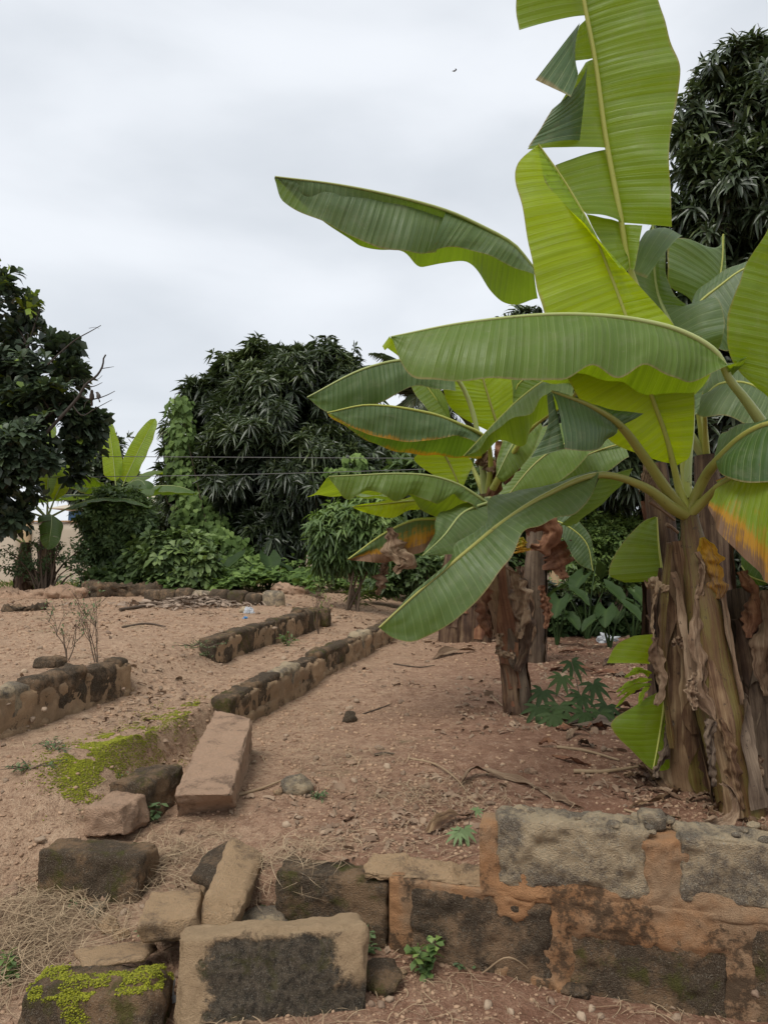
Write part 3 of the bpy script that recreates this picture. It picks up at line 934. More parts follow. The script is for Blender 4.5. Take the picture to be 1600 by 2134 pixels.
def mortar_front(q0, q1, z0, z1, blocks, seed, name='mortar', patch=0.0):
    size = np.array([q1 - q0, 0.13, z1 - z0])
    uvw, p, d, F = rounded(size, 0.0085, 0.01)
    q = q0 + uvw[:, 0] * (q1 - q0)
    z = z0 + uvw[:, 2] * (z1 - z0)
    dep = uvw[:, 1] * 0.13
    ins = np.full(len(q), -1.0)                                   # how deep inside a block face a point lies
    for (a, b, c, e) in blocks:
        ins = np.maximum(ins, np.minimum(np.minimum(q - a, b - q), np.minimum(z - c, e - z)))
    pp = np.stack([q, dep, z], -1)
    nz = fbm(pp * 7 + seed, 4, seed)
    n2 = fbm(pp * 30 + seed, 3, seed + 9)
    mask = sstep(0.06, -0.02, ins + nz * 0.035)
    front = np.clip(-d[:, 1], 0, 1)
    out = 0.007 * mask - 0.018 * (1 - mask) + nz * 0.005 + n2 * 0.005 + patch * sstep(0.4, 0.65, nz) * 0.02
    V = np.array([W(0, 0)]) + q[:, None] * R3 + (-1.865 + dep - front * out)[:, None] * E3 + (z + d[:, 2] * nz * 0.006)[:, None] * UP
    m = MB(); m.add(V, F, np.column_stack([uvw[:, 0], uvw[:, 2], np.full(len(V), .3)]))
    obj(name, m, MAT['mortar'], wf)
b1 = [(a, b, -0.5, 0.02) for a, b in qs1]
b1[2] = (b1[2][0], b1[2][1], -0.5, -0.065)
b2 = [(a, b, 0.075, 0.5) for a, b in qs2]
mortar_front(qs1[0][1] + 0.005, qs1[3][1], -0.38, 0.045, b1, 5, patch=1.0)
mortar_front(qs2[0][0] - 0.06, qs2[1][1], 0.012, 0.25, b2, 6)
m = MB()                                                           # bedding mortar left by a lost upper block
block8(m, box_corners(W(qs1[0][1] - 0.09, -1.868, 0.022), R3 * (qs2[0][0] - qs1[0][1] + 0.06), E3 * 0.15, UP * 0.036), 0.009, 0.008, 0.013, 18, 0.018, 520, 6)
obj('bedding_mortar', m, BT, wf)
m = MB(); block8(m, box_corners(W(qs2[0][1] - 0.02, -1.80, 0.25), R3 * 0.085, E3 * 0.07, UP * 0.055), 0.011, 0.012, 0.005, 14, 0.008, 521); obj('mortar_lump', m, BP, wf)
for k in range(26):                                                # crumbly top edge
    q = random.uniform(qs2[0][0] + 0.02, qs2[1][1] - 0.02)
    c = W(q, -1.87 + random.uniform(0.015, 0.13), 0.272 + random.uniform(-0.008, 0.008))
    v, f = ico2(1)
    s = random.uniform(0.008, 0.02)
    m = MB(); m.add(c + v * s * (1 + 0.3 * vnoise(v * 2 + k, k))[:, None] * np.array([1.2, 1, 0.7]), f, np.full((len(v), 3), random.random()))
    obj('crumb', m, BP, wf)

# ------------------------------------------------------------------ loose blocks and slabs
def loose(name, corners, mat, label, cat, seed, res=0.010, r=0.006, amp=0.007, big=0.009, group='loose blocks in front of the walls'):
    m = MB()
    block8(m, corners, res, r, amp, 20, big, seed, 6)
    return obj(name, m, mat, None, label, cat, group)

def from_base(a, b, depth, height, lean=(0, 0)):
    """corners from the two front ground points, going back by depth; lean tips the top (right, back)"""
    a, b = np.asarray(a), np.asarray(b)
    ex = b - a
    back = nrm(np.array([-ex[1], ex[0], 0])) * depth
    up = UP * height + nrm(ex) * lean[0] + nrm(back) * lean[1]
    if lean[1]:
        back = back - UP * (lean[1] / height) * depth
    return box_corners(a, ex, back, up)

loose('concrete_block', from_base(Gt(70, 1868, -.05), Gt(290, 1884, -.05), 0.17, 0.22, (0, 0.012)), BM, 'dark squarish block standing alone on the reddish slope', 'block', 601, r=0.018)
loose('concrete_block', from_base(Gt(8, 2200, -.03), Gt(322, 2180, -.03), 0.21, 0.185, (0, 0.05)), BM, 'rounded dark block with bright moss along its top', 'block', 602, r=0.05, big=0.02)
o_slab = loose('concrete_block', from_base(Gt(368, 2160, -.03), Gt(768, 2112, -.05), 0.14, 0.275, (0, 0.07)), MAT['block_crusted'], 'upright block with dark face and crusts of tan mortar at both ends', 'block', 603, big=0.016)
loose('broken_block', [P(296, 1968, 2.46), P(430, 1960, 2.5), P(318, 1925, 2.72), P(430, 1925, 2.72), P(284, 1929, 2.44), P(408, 1908, 2.5), P(312, 1858, 2.72), P(425, 1850, 2.74)], BT, 'flat topped tan chunk broken off a block, beside the tilted slab', 'block', 620, big=0.006)
loose('broken_block', [P(415, 1952, 2.52), P(470, 1962, 2.50), P(410, 1850, 2.95), P(540, 1850, 3.0), P(432, 1866, 2.58), P(500, 1892, 2.58), P(484, 1742, 2.98), P(552, 1782, 2.98)], MAT['block_tan'], 'tan slab tilted on edge with a sharp ridge, between the loose blocks', 'block', 621, big=0.006)
m = MB()
c = [P(388, 1838, 2.72), P(452, 1868, 2.68), P(418, 1800, 2.95), P(480, 1760, 3.0), P(400, 1815, 2.72), P(458, 1852, 2.66), P(428, 1778, 2.95), P(486, 1744, 2.98)]
loose('broken_block', c, BD, 'grey weathered side of a split block leaning behind the tan slab', 'block', 622, res=0.014)
loose('stone_slab', [P(176, 2022, 2.38), P(302, 2004, 2.38), P(150, 1992, 2.52), P(334, 1980, 2.56), P(174, 2012, 2.38), P(302, 1994, 2.38), P(152, 1975, 2.52), P(318, 1956, 2.6)], BT, 'thin flat slab resting on the moss topped block', 'slab', 623, res=0.012, amp=0.004, big=0.006, r=0.01)
loose('concrete_slab', [G(372, 1706, -.02), G(494, 1690, -.02), Gt(448, 1560, -.04), G(528, 1560, 0.02), G(360, 1656, 0.12), G(482, 1656, 0.12), G(446, 1478, 0.25), G(526, 1496, 0.235)], MAT['block_pink'], 'long pinkish fallen slab with a moss patch at its upper end', 'slab', 624, big=0.010)
m_r = thing('wall_remnant', G(258, 1746, -0.02), 'crumbling earth topped wall stub beside the long fallen slab', 'wall')
sa, sb = G(258, 1746, -0.02), G(384, 1672, -0.02)
for k, (f0, f1, mt, hh) in enumerate(((0.0, 0.40, MAT['block_pink'], 0.125), (0.395, 1.05, BM, 0.17))):
    m = MB(); block8(m, from_base(sa + (sb - sa) * f0, sa + (sb - sa) * f1, 0.2, hh, (0, 0.015)), 0.010, 0.010, 0.012, 16, 0.014, 630 + k, 6); obj('block', m, mt, m_r)
loose('broken_block', from_base(Gt(500, 1972, -.05), Gt(590, 1965, -.05), 0.14, 0.12, (0.02, 0)), BP, 'small grey lump of broken block wedged behind the upright block', 'block', 640, r=0.04, big=0.03)
loose('broken_block', from_base(Gt(2, 1880, -.03), Gt(44, 1868, -.03), 0.1, 0.055), MAT['block_pink'], 'small reddish lump of block beside the dark squarish block', 'block', 641, r=0.02, big=0.02)
loose('broken_block', from_base(Gt(60, 1393, -.02), Gt(118, 1393, -.02), 0.12, 0.085), BD, 'small dark block fragment lying on the soil behind the weathered wall', 'block', 642, r=0.03, big=0.02)

# crumbled earth edge at the back of the cleared plot
for k, (x0, x1, y, h) in enumerate(((-40, 175, 1248, 16), (168, 330, 1244, 24), (290, 372, 1240, 16), (1, 60, 1275, 10), (575, 640, 1240, 14))):
    a, b = Gt(x0, y, -.04), Gt(x1, y, -.04)
    hh = h / F_PX * a[1] + 0.06
    lab = ['long crumbled earth bank under the far banana clump', 'rounded dark stump of earth wall below the leafy shrubs', 'short strip of broken wall before the vine ground cover', 'low earth ridge at the edge of the cleared soil', 'lone brown stump of wall at the foot of the vines'][k]
    loose('earth_bank', from_base(a, b, 0.3, hh), MAT['block_pink'] if k in (0, 4) else BD, lab, 'earth bank', 650 + k, res=0.035, r=0.03, amp=0.04, big=0.06, group='crumbled wall remains at the back')

# ------------------------------------------------------------------ boundary wall and the house beyond
BY = 22.0
bw = thing('boundary_wall', (0, BY, gz(0, BY)), 'cream rendered boundary wall with tan pillars behind the trees', 'wall')
for k in range(-5, 6):
    x0 = k * 3.1 - 1.2
    m = MB(); block8(m, box_corners((x0 + 0.15, BY, -0.1), (2.8, 0, 0), (0, 0.15, 0), (0, 0, 1.95)), 0.25, 0.01, 0.004, 2, 0.003, 700 + k); obj('wall_panel', m, MAT['render_wall'], bw)
    m = MB(); block8(m, box_corners((x0 - 0.14, BY - 0.06, -0.1), (0.28, 0, 0), (0, 0.28, 0), (0, 0, 2.08)), 0.14, 0.012, 0.003, 3, 0.002, 720 + k); obj('pillar', m, MAT['pillar'], bw)
    m = MB(); block8(m, box_corners((x0 + 0.15, BY - 0.04, 1.852), (2.8, 0, 0), (0, 0.23, 0), (0, 0, 0.06)), 0.2, 0.01, 0.002, 3, 0.002, 740 + k); obj('coping', m, MAT['mortar_old'], bw)

hs = thing('house', (-10.4, 33, 0), 'low house with pale sloping roof half hidden beyond the boundary wall', 'house')
m = MB(); block8(m, box_corners((-13.5, 32, -0.1), (6, 0, 0), (0, 5, 0), (0, 0, 2.75)), 0.5, 0.01, 0.002, 2, 0.002, 760); obj('wall', m, MAT['blue_wall'], hs)
m = MB()
r0 = np.array([(-14.2, 31.4, 2.72), (-6.6, 31.4, 2.72), (-6.6, 37.6, 2.72), (-14.2, 37.6, 2.72), (-12.0, 34.5, 3.5), (-8.8, 34.5, 3.5)])
m.add(r0, np.array([(0, 1, 5, 4), (2, 3, 4, 5), (0, 3, 2, 1)])); m.add(r0, np.array([(1, 2, 5), (3, 0, 4)]))
obj('roof', m, MAT['roof'], hs, smooth=False)
for k, x in enumerate((-12.4, -9.6)):
    m = MB(); block8(m, box_corners((x, 31.93, 1.0), (1.1, 0, 0), (0, 0.06, 0), (0, 0, 1.1)), 0.2, 0.01, 0, 2, 0, 765 + k); w_ = obj('window', m, MAT['render_wall'], hs)
    m = MB(); block8(m, box_corners((x + 0.08, 31.915, 1.08), (0.94, 0, 0), (0, 0.03, 0), (0, 0, 0.94)), 0.2, 0.005, 0, 2, 0, 768 + k); obj('pane', m, MAT['glass_dark'], w_)

# ------------------------------------------------------------------ banana plants
def PX(pts):
    """(px, py, depth) points of the photograph to the world; a missing depth repeats the one before"""
    out, d = [], None
    for p in pts:
        d = p[2] if len(p) > 2 else d
        out.append(P(p[0], p[1], d))
    return np.array(out)

def PXi(pts):
    """as PX, but missing depths run evenly between the given ones"""
    k = [i for i, p in enumerate(pts) if len(p) > 2]
    dz = np.interp(range(len(pts)), k, [pts[i][2] for i in k])
    return np.array([P(p[0], p[1], d) for p, d in zip(pts, dz)])

def patch(mb, inner, outer, bulge=0.04, v0=0.0, v1=1.0, ripple=0.006, lam=0.22, seed=0, nv=11, du=0.022, u0=0.0, crumple=0.0):
    inner, outer = np.asarray(inner, float), np.asarray(outer, float)
    li = np.linalg.norm(np.diff(inner, axis=0), axis=1).sum()
    lo = np.linalg.norm(np.diff(outer, axis=0), axis=1).sum()
    nu = int(max(8, max(li, lo) / du))
    I, Oo = spline(inner, nu), spline(outer, nu)
    mid = (I + Oo) / 2
    um = u0 + np.concatenate([[0], np.cumsum(np.linalg.norm(np.diff(mid, axis=0), axis=1))])
    v = np.linspace(0, 1, nv)
    V = I[:, None] * (1 - v)[None, :, None] + Oo[:, None] * v[None, :, None]
    tang = nrm(np.gradient(mid, axis=0))
    n = nrm(np.cross(tang, Oo - I + 1e-6))
    flip = np.sign(np.sum(n * (CAM - mid), axis=1)[len(n) // 2]) or 1
    n = n * flip
    wlen = np.linalg.norm(Oo - I, axis=1)
    off = bulge * 4 * (v * (1 - v))[None] * wlen[:, None]
    ph = seed * 1.7
    wob = (np.sin(um / lam * 6.283 + ph) + 0.6 * np.sin(um / lam * 6.283 * 0.37 + ph * 2.1 + 1))[:, None] * ripple * (v ** 1.6)[None]
    q = np.stack([np.broadcast_to(um[:, None] * 5, V.shape[:2]), np.broadcast_to(v[None] * 1.6, V.shape[:2]), np.full(V.shape[:2], seed * 3.3)], -1).reshape(-1, 3)
    soft = fbm(q, 3, seed + 77).reshape(V.shape[:2]) * (0.010 + crumple) * np.minimum(1, v * 3)[None]
    V = V + n[:, None, :] * (off + wob + soft)[..., None]
    A = np.stack([np.broadcast_to(um[:, None], V.shape[:2]), np.broadcast_to((v0 + (v1 - v0) * v)[None], V.shape[:2]), np.full(V.shape[:2], (seed * 0.618) % 1)], -1)
    mb.add(V.reshape(-1, 3), grid_faces(nu, nv), A.reshape(-1, 3))

def set_tone2(o, tone, dry, edge):
    o.data.attributes['tone'].data.foreach_set('vector', np.tile(np.array([tone, dry, edge], np.float32), len(o.data.vertices)))

def set_tone(o, tone, dry, edge=0.0):
    n = len(o.data.vertices)
    at = o.data.attributes.new('tone', 'FLOAT_VECTOR', 'POINT')
    at.data.foreach_set('vector', np.tile(np.array([tone, dry, edge], np.float32), n))

LSEED = [10]
def leaf(plant, mid, patches, pet=None, tone=0.2, dry=0.0, rib=(0.013, 0.003), rib_mat='rib', name='leaf', label=None, pet_r=0.03, interp=PXi):
    """mid: midrib pixels; patches: (inner or None for the midrib, outer, options)"""
    LSEED[0] += 1
    sd = LSEED[0]
    M = interp(mid)
    mb = MB()
    for k, pt in enumerate(patches):
        inner = M if pt[0] is None else interp(pt[0])
        opt = dict(seed=sd * 7 + k)
        if len(pt) > 2: opt.update(pt[2])
        patch(mb, inner, interp(pt[1]), **opt)
    o = obj(name, mb, MAT['banana'], plant, label)
    set_tone(o, tone, dry)
    rb = MB()
    if pet is not None:
        pp = np.vstack([interp(pet), M])
        k = len(pet)
        rad = list(np.linspace(pet_r, rib[0] * 1.25, k)) + list(np.linspace(rib[0], rib[1], len(M)))
    else:
        pp, rad = M, list(np.linspace(rib[0], rib[1], len(M)))
    if rib[0] > 0:
        tube(rb, pp, rad, 8, max(14, len(pp) * 5), seed=sd)
        obj('midrib', rb, MAT[rib_mat], o)
    return o

def gen_leaf(plant, base, az, el, length, width, droop, tone=0.2, dry=0.0, tears=0, pet=0.35, fold=0.25, pet_r=0.022, seed=0, rib_mat='petiole_pale', du=0.05, face=False):
    """leaf by direction: azimuth, starting elevation, how far it bends over"""
    r = random.Random(seed * 13 + 5)
    n = 24
    s = np.linspace(0, 1, n)
    e = el - droop * np.maximum(0, (s - 0.1)) ** 1.25
    step = (length + pet) / (n - 1)
    h = np.concatenate([[0], np.cumsum(np.cos(e[:-1]) * step)])
    z = np.concatenate([[0], np.cumsum(np.sin(e[:-1]) * step)])
    bend = r.uniform(-0.15, 0.15)
    ca = az + bend * s ** 2
    path = np.asarray(base) + np.stack([np.sin(ca) * h, np.cos(ca) * h, z], -1)
    k0 = pet / (length + pet)
    b = np.interp(np.linspace(k0, 1, 40), s, np.arange(n))
    M = np.stack([np.interp(b, np.arange(n), path[:, i]) for i in range(3)], -1)
    T = nrm(np.gradient(M, axis=0))
    side = nrm(np.cross(T, np.array([0.15, 1.0, 0.1]) if face else UP))
    nn = np.cross(side, T)
    ss = np.linspace(0, 1, 40)
    prof = np.minimum(1, (ss / 0.14)) ** 0.6 * np.sqrt(np.maximum(0, 1 - ss ** 4.5)) * (1 - 0.12 * ss)
    mb = MB()
    for sg in (-1, 1):
        cuts = sorted([0.0, 1.0] + [r.uniform(0.1, 0.95) for _ in range(r.randint(max(0, tears - 1), tears + 1) if tears else 0)])
        for a, c in zip(cuts[:-1], cuts[1:]):
            i0, i1 = int(round(a * 39)), int(round(c * 39))
            if i1 - i0 < 1: continue
            f = fold + (r.uniform(-0.2, 0.45) if tears else 0)
            w = width * 0.5 * prof[i0:i1 + 1, None]
            out = M[i0:i1 + 1] + side[i0:i1 + 1] * sg * w * math.cos(f) - nn[i0:i1 + 1] * w * math.sin(f) - UP * w * max(0, f) * 0.3
            if tears:
                out = out + T[i0:i1 + 1] * w * r.uniform(-0.12, 0.2)
            patch(mb, M[i0:i1 + 1], out, r.uniform(0.02, 0.1), seed=seed * 31 + i0 + (sg > 0), ripple=0.01, lam=0.3, nv=6, du=du, u0=a * length)
    o = obj('leaf', mb, MAT['banana'], plant)
    set_tone(o, tone, dry)
    rb = MB(); tube(rb, path[::3], [pet_r, pet_r * 0.6, pet_r * 0.4, pet_r * 0.3, pet_r * 0.12], 6, 22, seed=seed)
    obj('midrib', rb, MAT[rib_mat], o)
    return o

def stem_path(pts, n=40):
    return spline(PXi(pts), n)

def pseudostem(plant, pts, rpx, mat='sheath', seed=0, sheaths=8, mats=('sheath', 'sheath_dark', 'sheath_grey'), seg=26, flare=0.05, top_flare=True, sink=0.12):
    P3 = PXi(pts)
    k = [i for i, p in enumerate(pts) if len(p) > 2]
    dz = np.interp(range(len(pts)), k, [pts[i][2] for i in k])
    rad = np.array(rpx) * dz / F_PX
    P3 = np.vstack([P3[0] - UP * sink, P3]); rad = np.concatenate([[rad[0] * 1.06], rad])
    mb = MB()
    path = tube(mb, P3, rad, seg, 44, True, 0.007, 9, seed)
    obj('stem', mb, MAT[mat], plant)
    R = np.interp(np.linspace(0, 1, len(path)), np.linspace(0, 1, len(rad)), rad)
    r = random.Random(seed)
    for j in range(sheaths):
        c = r.uniform(0, 6.283)
        wd = r.uniform(0.5, 1.5)
        s0 = r.uniform(0.02, 0.5)
        s1 = min(0.97, s0 + r.uniform(0.25, 0.55))
        sheath(plant, path, R, c - wd / 2, c + wd / 2, s0, s1, r.uniform(0.006, 0.018), r.uniform(0.0, flare), MAT[mats[j % len(mats)]], seed * 17 + j)
    return path, R

def sheath(plant, path, R, th0, th1, s0, s1, off, flare, mat, seed, nu=26, nv=9):
    n = len(path)
    t, a, b = frames(path)
    s = np.linspace(s0, s1, nu)
    g = lambda arr: np.stack([np.interp(s * (n - 1), np.arange(n), arr[:, i]) for i in range(3)], -1)
    C, A_, B_ = g(path), nrm(g(a)), nrm(g(b))
    rr = np.interp(s * (n - 1), np.arange(n), R)
    v = np.linspace(0, 1, nv)
    rv = np.random.default_rng(seed)
    k = np.linspace(0, 1, nu)
    # the strip narrows and wanders toward its torn upper end
    half = (th1 - th0) / 2 * (1 - 0.75 * k ** 3) * (0.8 + 0.25 * np.sin(k * 9 + seed))
    cen = (th0 + th1) / 2 + 0.25 * np.sin(k * 3 + seed * 1.3)
    th = cen[:, None] + (2 * v - 1)[None] * half[:, None]
    q = np.stack([np.broadcast_to(k[:, None] * 7, th.shape), np.broadcast_to(v[None] * 2, th.shape), np.full(th.shape, seed * 1.1)], -1).reshape(-1, 3)
    nz = fbm(q, 3, seed).reshape(th.shape)
    rad = rr[:, None] + off + nz * 0.007 + flare * (k ** 4)[:, None] + 0.012 * (np.abs(2 * v - 1) ** 4)[None] * (rv.random() > 0.4)
    V = C[:, None] + (np.cos(th)[..., None] * A_[:, None] + np.sin(th)[..., None] * B_[:, None]) * rad[..., None]
    V[:, :, 2] -= (flare * 1.4 * (k ** 7))[:, None]
    L = np.concatenate([[0], np.cumsum(np.linalg.norm(np.diff(C, axis=0), axis=1))])
    At = np.stack([th / 6.283, np.broadcast_to(L[:, None], th.shape), np.full(th.shape, (seed * 0.618) % 1)], -1)
    mb = MB(); mb.add(V.reshape(-1, 3), grid_faces(nu, nv), At.reshape(-1, 3))
    return obj('leaf_sheath', mb, mat, plant)

def ribbon(plant, pts, widths, mat, seed, twist=0.6, crumple=0.02, name='dry_leaf', nu=44, nv=11, cup=0.4, interp=PXi):
    """a shrivelled strip: widths in pixels at the strip's own depth"""
    C = spline(interp(pts), nu)
    w = np.interp(np.linspace(0, 1, nu), np.linspace(0, 1, len(widths)), widths) * C[:, 1] / F_PX / 2
    T = nrm(np.gradient(C, axis=0))
    view = nrm(C - CAM)
    side = nrm(np.cross(T, view))
    nn = np.cross(side, T)
    k = np.linspace(0, 1, nu)
    an = twist * np.sin(k * 4.2 + seed)
    S = side * np.cos(an)[:, None] + nn * np.sin(an)[:, None]
    N2 = np.cross(S, T)
    v = np.linspace(-1, 1, nv)
    q = np.stack([np.broadcast_to(k[:, None] * 6, (nu, nv)), np.broadcast_to(v[None] * 1.5, (nu, nv)), np.full((nu, nv), seed * 2.7)], -1).reshape(-1, 3)
    nz = fbm(q, 3, seed).reshape(nu, nv) + 0.5 * fbm(q * [3.1, 2.2, 1], 2, seed + 4).reshape(nu, nv)
    edge = 1 + 0.45 * vnoise(np.stack([k * 15, np.full(nu, seed * 1.0), np.zeros(nu)], -1), seed)
    V = C[:, None] + S[:, None] * (v[None] * (w * edge)[:, None])[..., None] + N2[:, None] * (nz * crumple + cup * w[:, None] * (v ** 2)[None])[..., None]
    L = np.concatenate([[0], np.cumsum(np.linalg.norm(np.diff(C, axis=0), axis=1))])
    At = np.stack([np.broadcast_to(v[None] * 0.12, (nu, nv)), np.broadcast_to(L[:, None], (nu, nv)), np.full((nu, nv), (seed * 0.618) % 1)], -1)
    mb = MB(); mb.add(V.reshape(-1, 3), grid_faces(nu, nv), At.reshape(-1, 3))
    return obj(name, mb, mat, plant)

BG = 'banana plants'
# --- the main plant: leaning stem that carries the big leaves
main = thing('banana_plant', Gt(1545, 1692), 'tall banana plant with one huge upright leaf, on a leaning stem', 'banana plant', BG)
main_path, main_R = pseudostem(main, [(1545, 1694, 3.45), (1508, 1520), (1480, 1370), (1458, 1220), (1442, 1120, 3.74), (1434, 1040, 3.78)], [46, 46, 41, 34, 27, 15], 'sheath_green', 41, 6, ('sheath', 'dry_leaf', 'sheath_grey'))
CR = (1432, 1075, 3.76)
# the huge upright leaf
leaf(main, [(1310, 552, 3.92), (1292, 450), (1262, 290), (1240, 130), (1216, 0), (1192, -150), (1160, -330, 3.6)], [
    ([(1294, 464, 3.90), (1262, 290), (1240, 130), (1216, 0), (1192, -150), (1160, -330, 3.6)], [(1398, 472, 3.80), (1398, 430), (1394, 300), (1416, 155), (1392, 70), (1368, -20), (1320, -170), (1160, -330, 3.6)], dict(bulge=0.07, ripple=0.012)),
    ([(1314, 560, 3.92), (1296, 468, 3.90)], [(1322, 562, 3.86), (1338, 470, 3.84)], dict(ripple=0)),
    ([(1222, 32, 3.82), (1200, -100), (1160, -330, 3.6)], [(1080, 64, 3.72), (1076, -10), (1110, -200), (1160, -330, 3.6)], dict(bulge=0.10, ripple=0.006, nv=14)),
    ([(1223, 38, 3.82), (1238, 121)], [(1205, 55, 3.80), (1189, 128)], dict(ripple=0, v1=0.3)),
    ([(1239, 122, 3.82), (1251, 212), (1265, 308)], [(1220, 130, 3.80), (1150, 240), (1098, 312, 3.76)], dict(bulge=0.03, ripple=0.002)),
    ([(1265, 311, 3.86), (1281, 390), (1294, 462)], [(1155, 346, 3.80), (1175, 400), (1222, 445)], dict(bulge=0.05)),
    ([(1294, 464, 3.90), (1305, 520), (1311, 556)], [(1220, 448, 3.88), (1260, 520), (1300, 575)], dict(bulge=0.03)),
], pet=[CR, (1425, 960, 3.86), (1385, 760, 3.93)], tone=0.42, rib=(0.017, 0.008), rib_mat='rib', label='huge upright leaf with torn flaps folded over on one side')
for pin, pou in (([(1207, 48, 3.79), (1190, 130)], [(1114, 168, 3.62), (1186, 204)]), ([(1224, 122, 3.78), (1216, 215), (1207, 293)], [(1150, 228, 3.64), (1118, 280), (1100, 306)])):
    m = MB(); patch(m, PXi(pin), PXi(pou), 0.12, 0.35, 1.0, 0.0, seed=len(pin) * 5); o_ = obj('torn_flap', m, MAT['banana'], main); set_tone(o_, 0.0, 0.0, 0.8)
# the yellow-green young leaf
leaf(main, [(1404, 975, 3.72), (1385, 905), (1358, 830), (1305, 665, 3.60), (1270, 570), (1238, 490), (1180, 385), (1121, 300, 3.50)], [
    (None, [(1398, 968, 3.72), (1335, 948), (1260, 910), (1190, 800), (1138, 665, 3.50), (1112, 560), (1082, 410), (1073, 362), (1082, 335), (1121, 300, 3.50)], dict(bulge=0.05, ripple=0.006, nv=14)),
    (None, [(1412, 968, 3.70), (1436, 952), (1446, 860), (1438, 760), (1412, 690, 3.56), (1320, 583), (1238, 488), (1165, 385), (1121, 300, 3.50)], dict(bulge=0.04, ripple=0.004)),
    ([(1300, 560, 3.55), (1238, 488), (1165, 385), (1123, 302)], [(1292, 556, 3.50), (1220, 474), (1176, 424), (1138, 380), (1128, 345), (1123, 304)], dict(bulge=-0.05, ripple=0, v0=0.7)),
], pet=[CR, (1412, 1010, 3.75)], tone=1.0, rib=(0.014, 0.004), rib_mat='rib', label='glowing yellow green young leaf below the upright leaf')
# the long drooping leaf to the lower left
leaf(main, [(1245, 990, 3.55), (1130, 1036), (1045, 1090), (985, 1138), (920, 1192), (855, 1248), (790, 1308, 3.0)], [
    (None, [(1244, 984, 3.52), (1232, 1035), (1195, 1072), (1140, 1088), (1098, 1098), (1062, 1160, 3.2), (1012, 1232), (940, 1298), (865, 1336), (825, 1332), (790, 1308, 3.0)], dict(bulge=0.06, ripple=0.010, nv=16)),
    (None, [(1246, 980, 3.56), (1130, 1014, 3.62), (1022, 1042, 3.55), (1012, 1092, 3.40), (952, 1128, 3.30), (930, 1172), (850, 1244), (790, 1308, 3.0)], dict(bulge=0.05, ripple=0.004)),
    ([(1250, 992, 3.56), (1225, 1040, 3.55), (1165, 1096, 3.5)], [(1318, 975, 3.75), (1290, 1020, 3.75), (1200, 1092, 3.7)], dict(bulge=0.03, v1=0.9)),
], pet=[CR, (1405, 1062, 3.72), (1340, 1014, 3.64)], tone=0.1, rib=(0.015, 0.004), rib_mat='petiole', label='long drooping leaf that reaches down over the block wall', pet_r=0.034)
# dark shaded leaf arching toward the viewer
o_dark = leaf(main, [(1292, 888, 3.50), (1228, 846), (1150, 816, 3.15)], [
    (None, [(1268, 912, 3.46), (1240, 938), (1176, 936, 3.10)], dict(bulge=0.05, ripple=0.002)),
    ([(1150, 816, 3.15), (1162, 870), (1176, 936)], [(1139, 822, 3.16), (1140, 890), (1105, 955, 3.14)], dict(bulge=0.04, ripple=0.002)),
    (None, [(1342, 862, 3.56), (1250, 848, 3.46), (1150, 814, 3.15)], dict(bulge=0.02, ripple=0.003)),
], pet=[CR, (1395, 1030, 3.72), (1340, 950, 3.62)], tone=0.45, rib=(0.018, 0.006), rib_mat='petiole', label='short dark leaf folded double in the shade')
set_tone2(o_dark, 0.0, 0.0, 0.9)  # shade of the leaf above put into a darker, opaque tone
# petiole and dark leaf going right
leaf(main, [(1488, 968, 3.58), (1540, 915), (1600, 884), (1690, 880, 3.1)], [
    (None, [(1490, 960, 3.54), (1505, 990), (1560, 1006), (1690, 1000, 3.05)], dict(bulge=0.10, ripple=0.004)),
    (None, [(1500, 900, 3.66), (1560, 880), (1690, 860, 3.3)], dict(bulge=0.05)),
], pet=[CR, (1446, 1040, 3.74), (1468, 995, 3.68)], tone=0.0, rib=(0.02, 0.01), rib_mat='petiole', label='dark leaf curling away behind the yellowing one')
# yellow edged leaf at the right
leaf(main, [(1500, 1012, 3.55), (1550, 982), (1600, 968), (1660, 965), (1740, 985, 2.95)], [
    (None, [(1476, 1060, 3.46), (1500, 1112), (1560, 1172), (1606, 1220), (1740, 1260, 2.9)], dict(bulge=0.07, ripple=0.012, lam=0.15)),
    (None, [(1490, 1000, 3.62), (1560, 965), (1640, 950), (1740, 970, 3.2)], dict(bulge=0.04)),
], pet=[CR, (1470, 1040, 3.68)], tone=0.55, dry=0.62, rib=(0.018, 0.008), rib_mat='petiole', label='leaf turning yellow and pink along its scorched edge')
# stubs of cut petioles
for k, pts in enumerate(([(1405, 1084, 3.66), (1375, 1060), (1353, 1044, 3.62)], [(1412, 1110, 3.64), (1398, 1098), (1388, 1093, 3.62)])):
    m = MB(); tube(m, PXi(pts), [0.008, 0.008, 0.012], 7, 9, seed=k); obj('petiole_stub', m, MAT['dry_leaf'], main)
# pale erect petiole with leaf behind the group
leaf(main, [(1440, 870, 3.95), (1432, 760, 4.1), (1404, 690, 4.2), (1372, 620, 4.3), (1361, 545), (1359, 468, 4.3)], [
    (None, [(1450, 860, 3.98), (1490, 740, 4.15), (1507, 690, 4.05), (1503, 640), (1485, 618, 4.15), (1440, 640, 4.2), (1392, 590, 4.25), (1384, 520), (1361, 466, 4.3)], dict(bulge=0.08, ripple=0.012)),
    (None, [(1425, 850, 3.98), (1380, 740, 4.15), (1340, 650, 4.2), (1316, 600), (1325, 540), (1357, 468, 4.3)], dict(bulge=0.05, ripple=0.008)),
    ([(1352, 480, 4.2), (1385, 474), (1422, 492, 4.15)], [(1310, 562, 4.0), (1330, 574), (1346, 580, 3.98)], dict(bulge=0.16, ripple=0, nv=14)),
], pet=[(1428, 1070, 3.80), (1432, 970, 3.84)], tone=0.15, rib=(0.018, 0.008), rib_mat='petiole_pale', label='grey green leaf with a rolled pale flap behind the upright leaf')
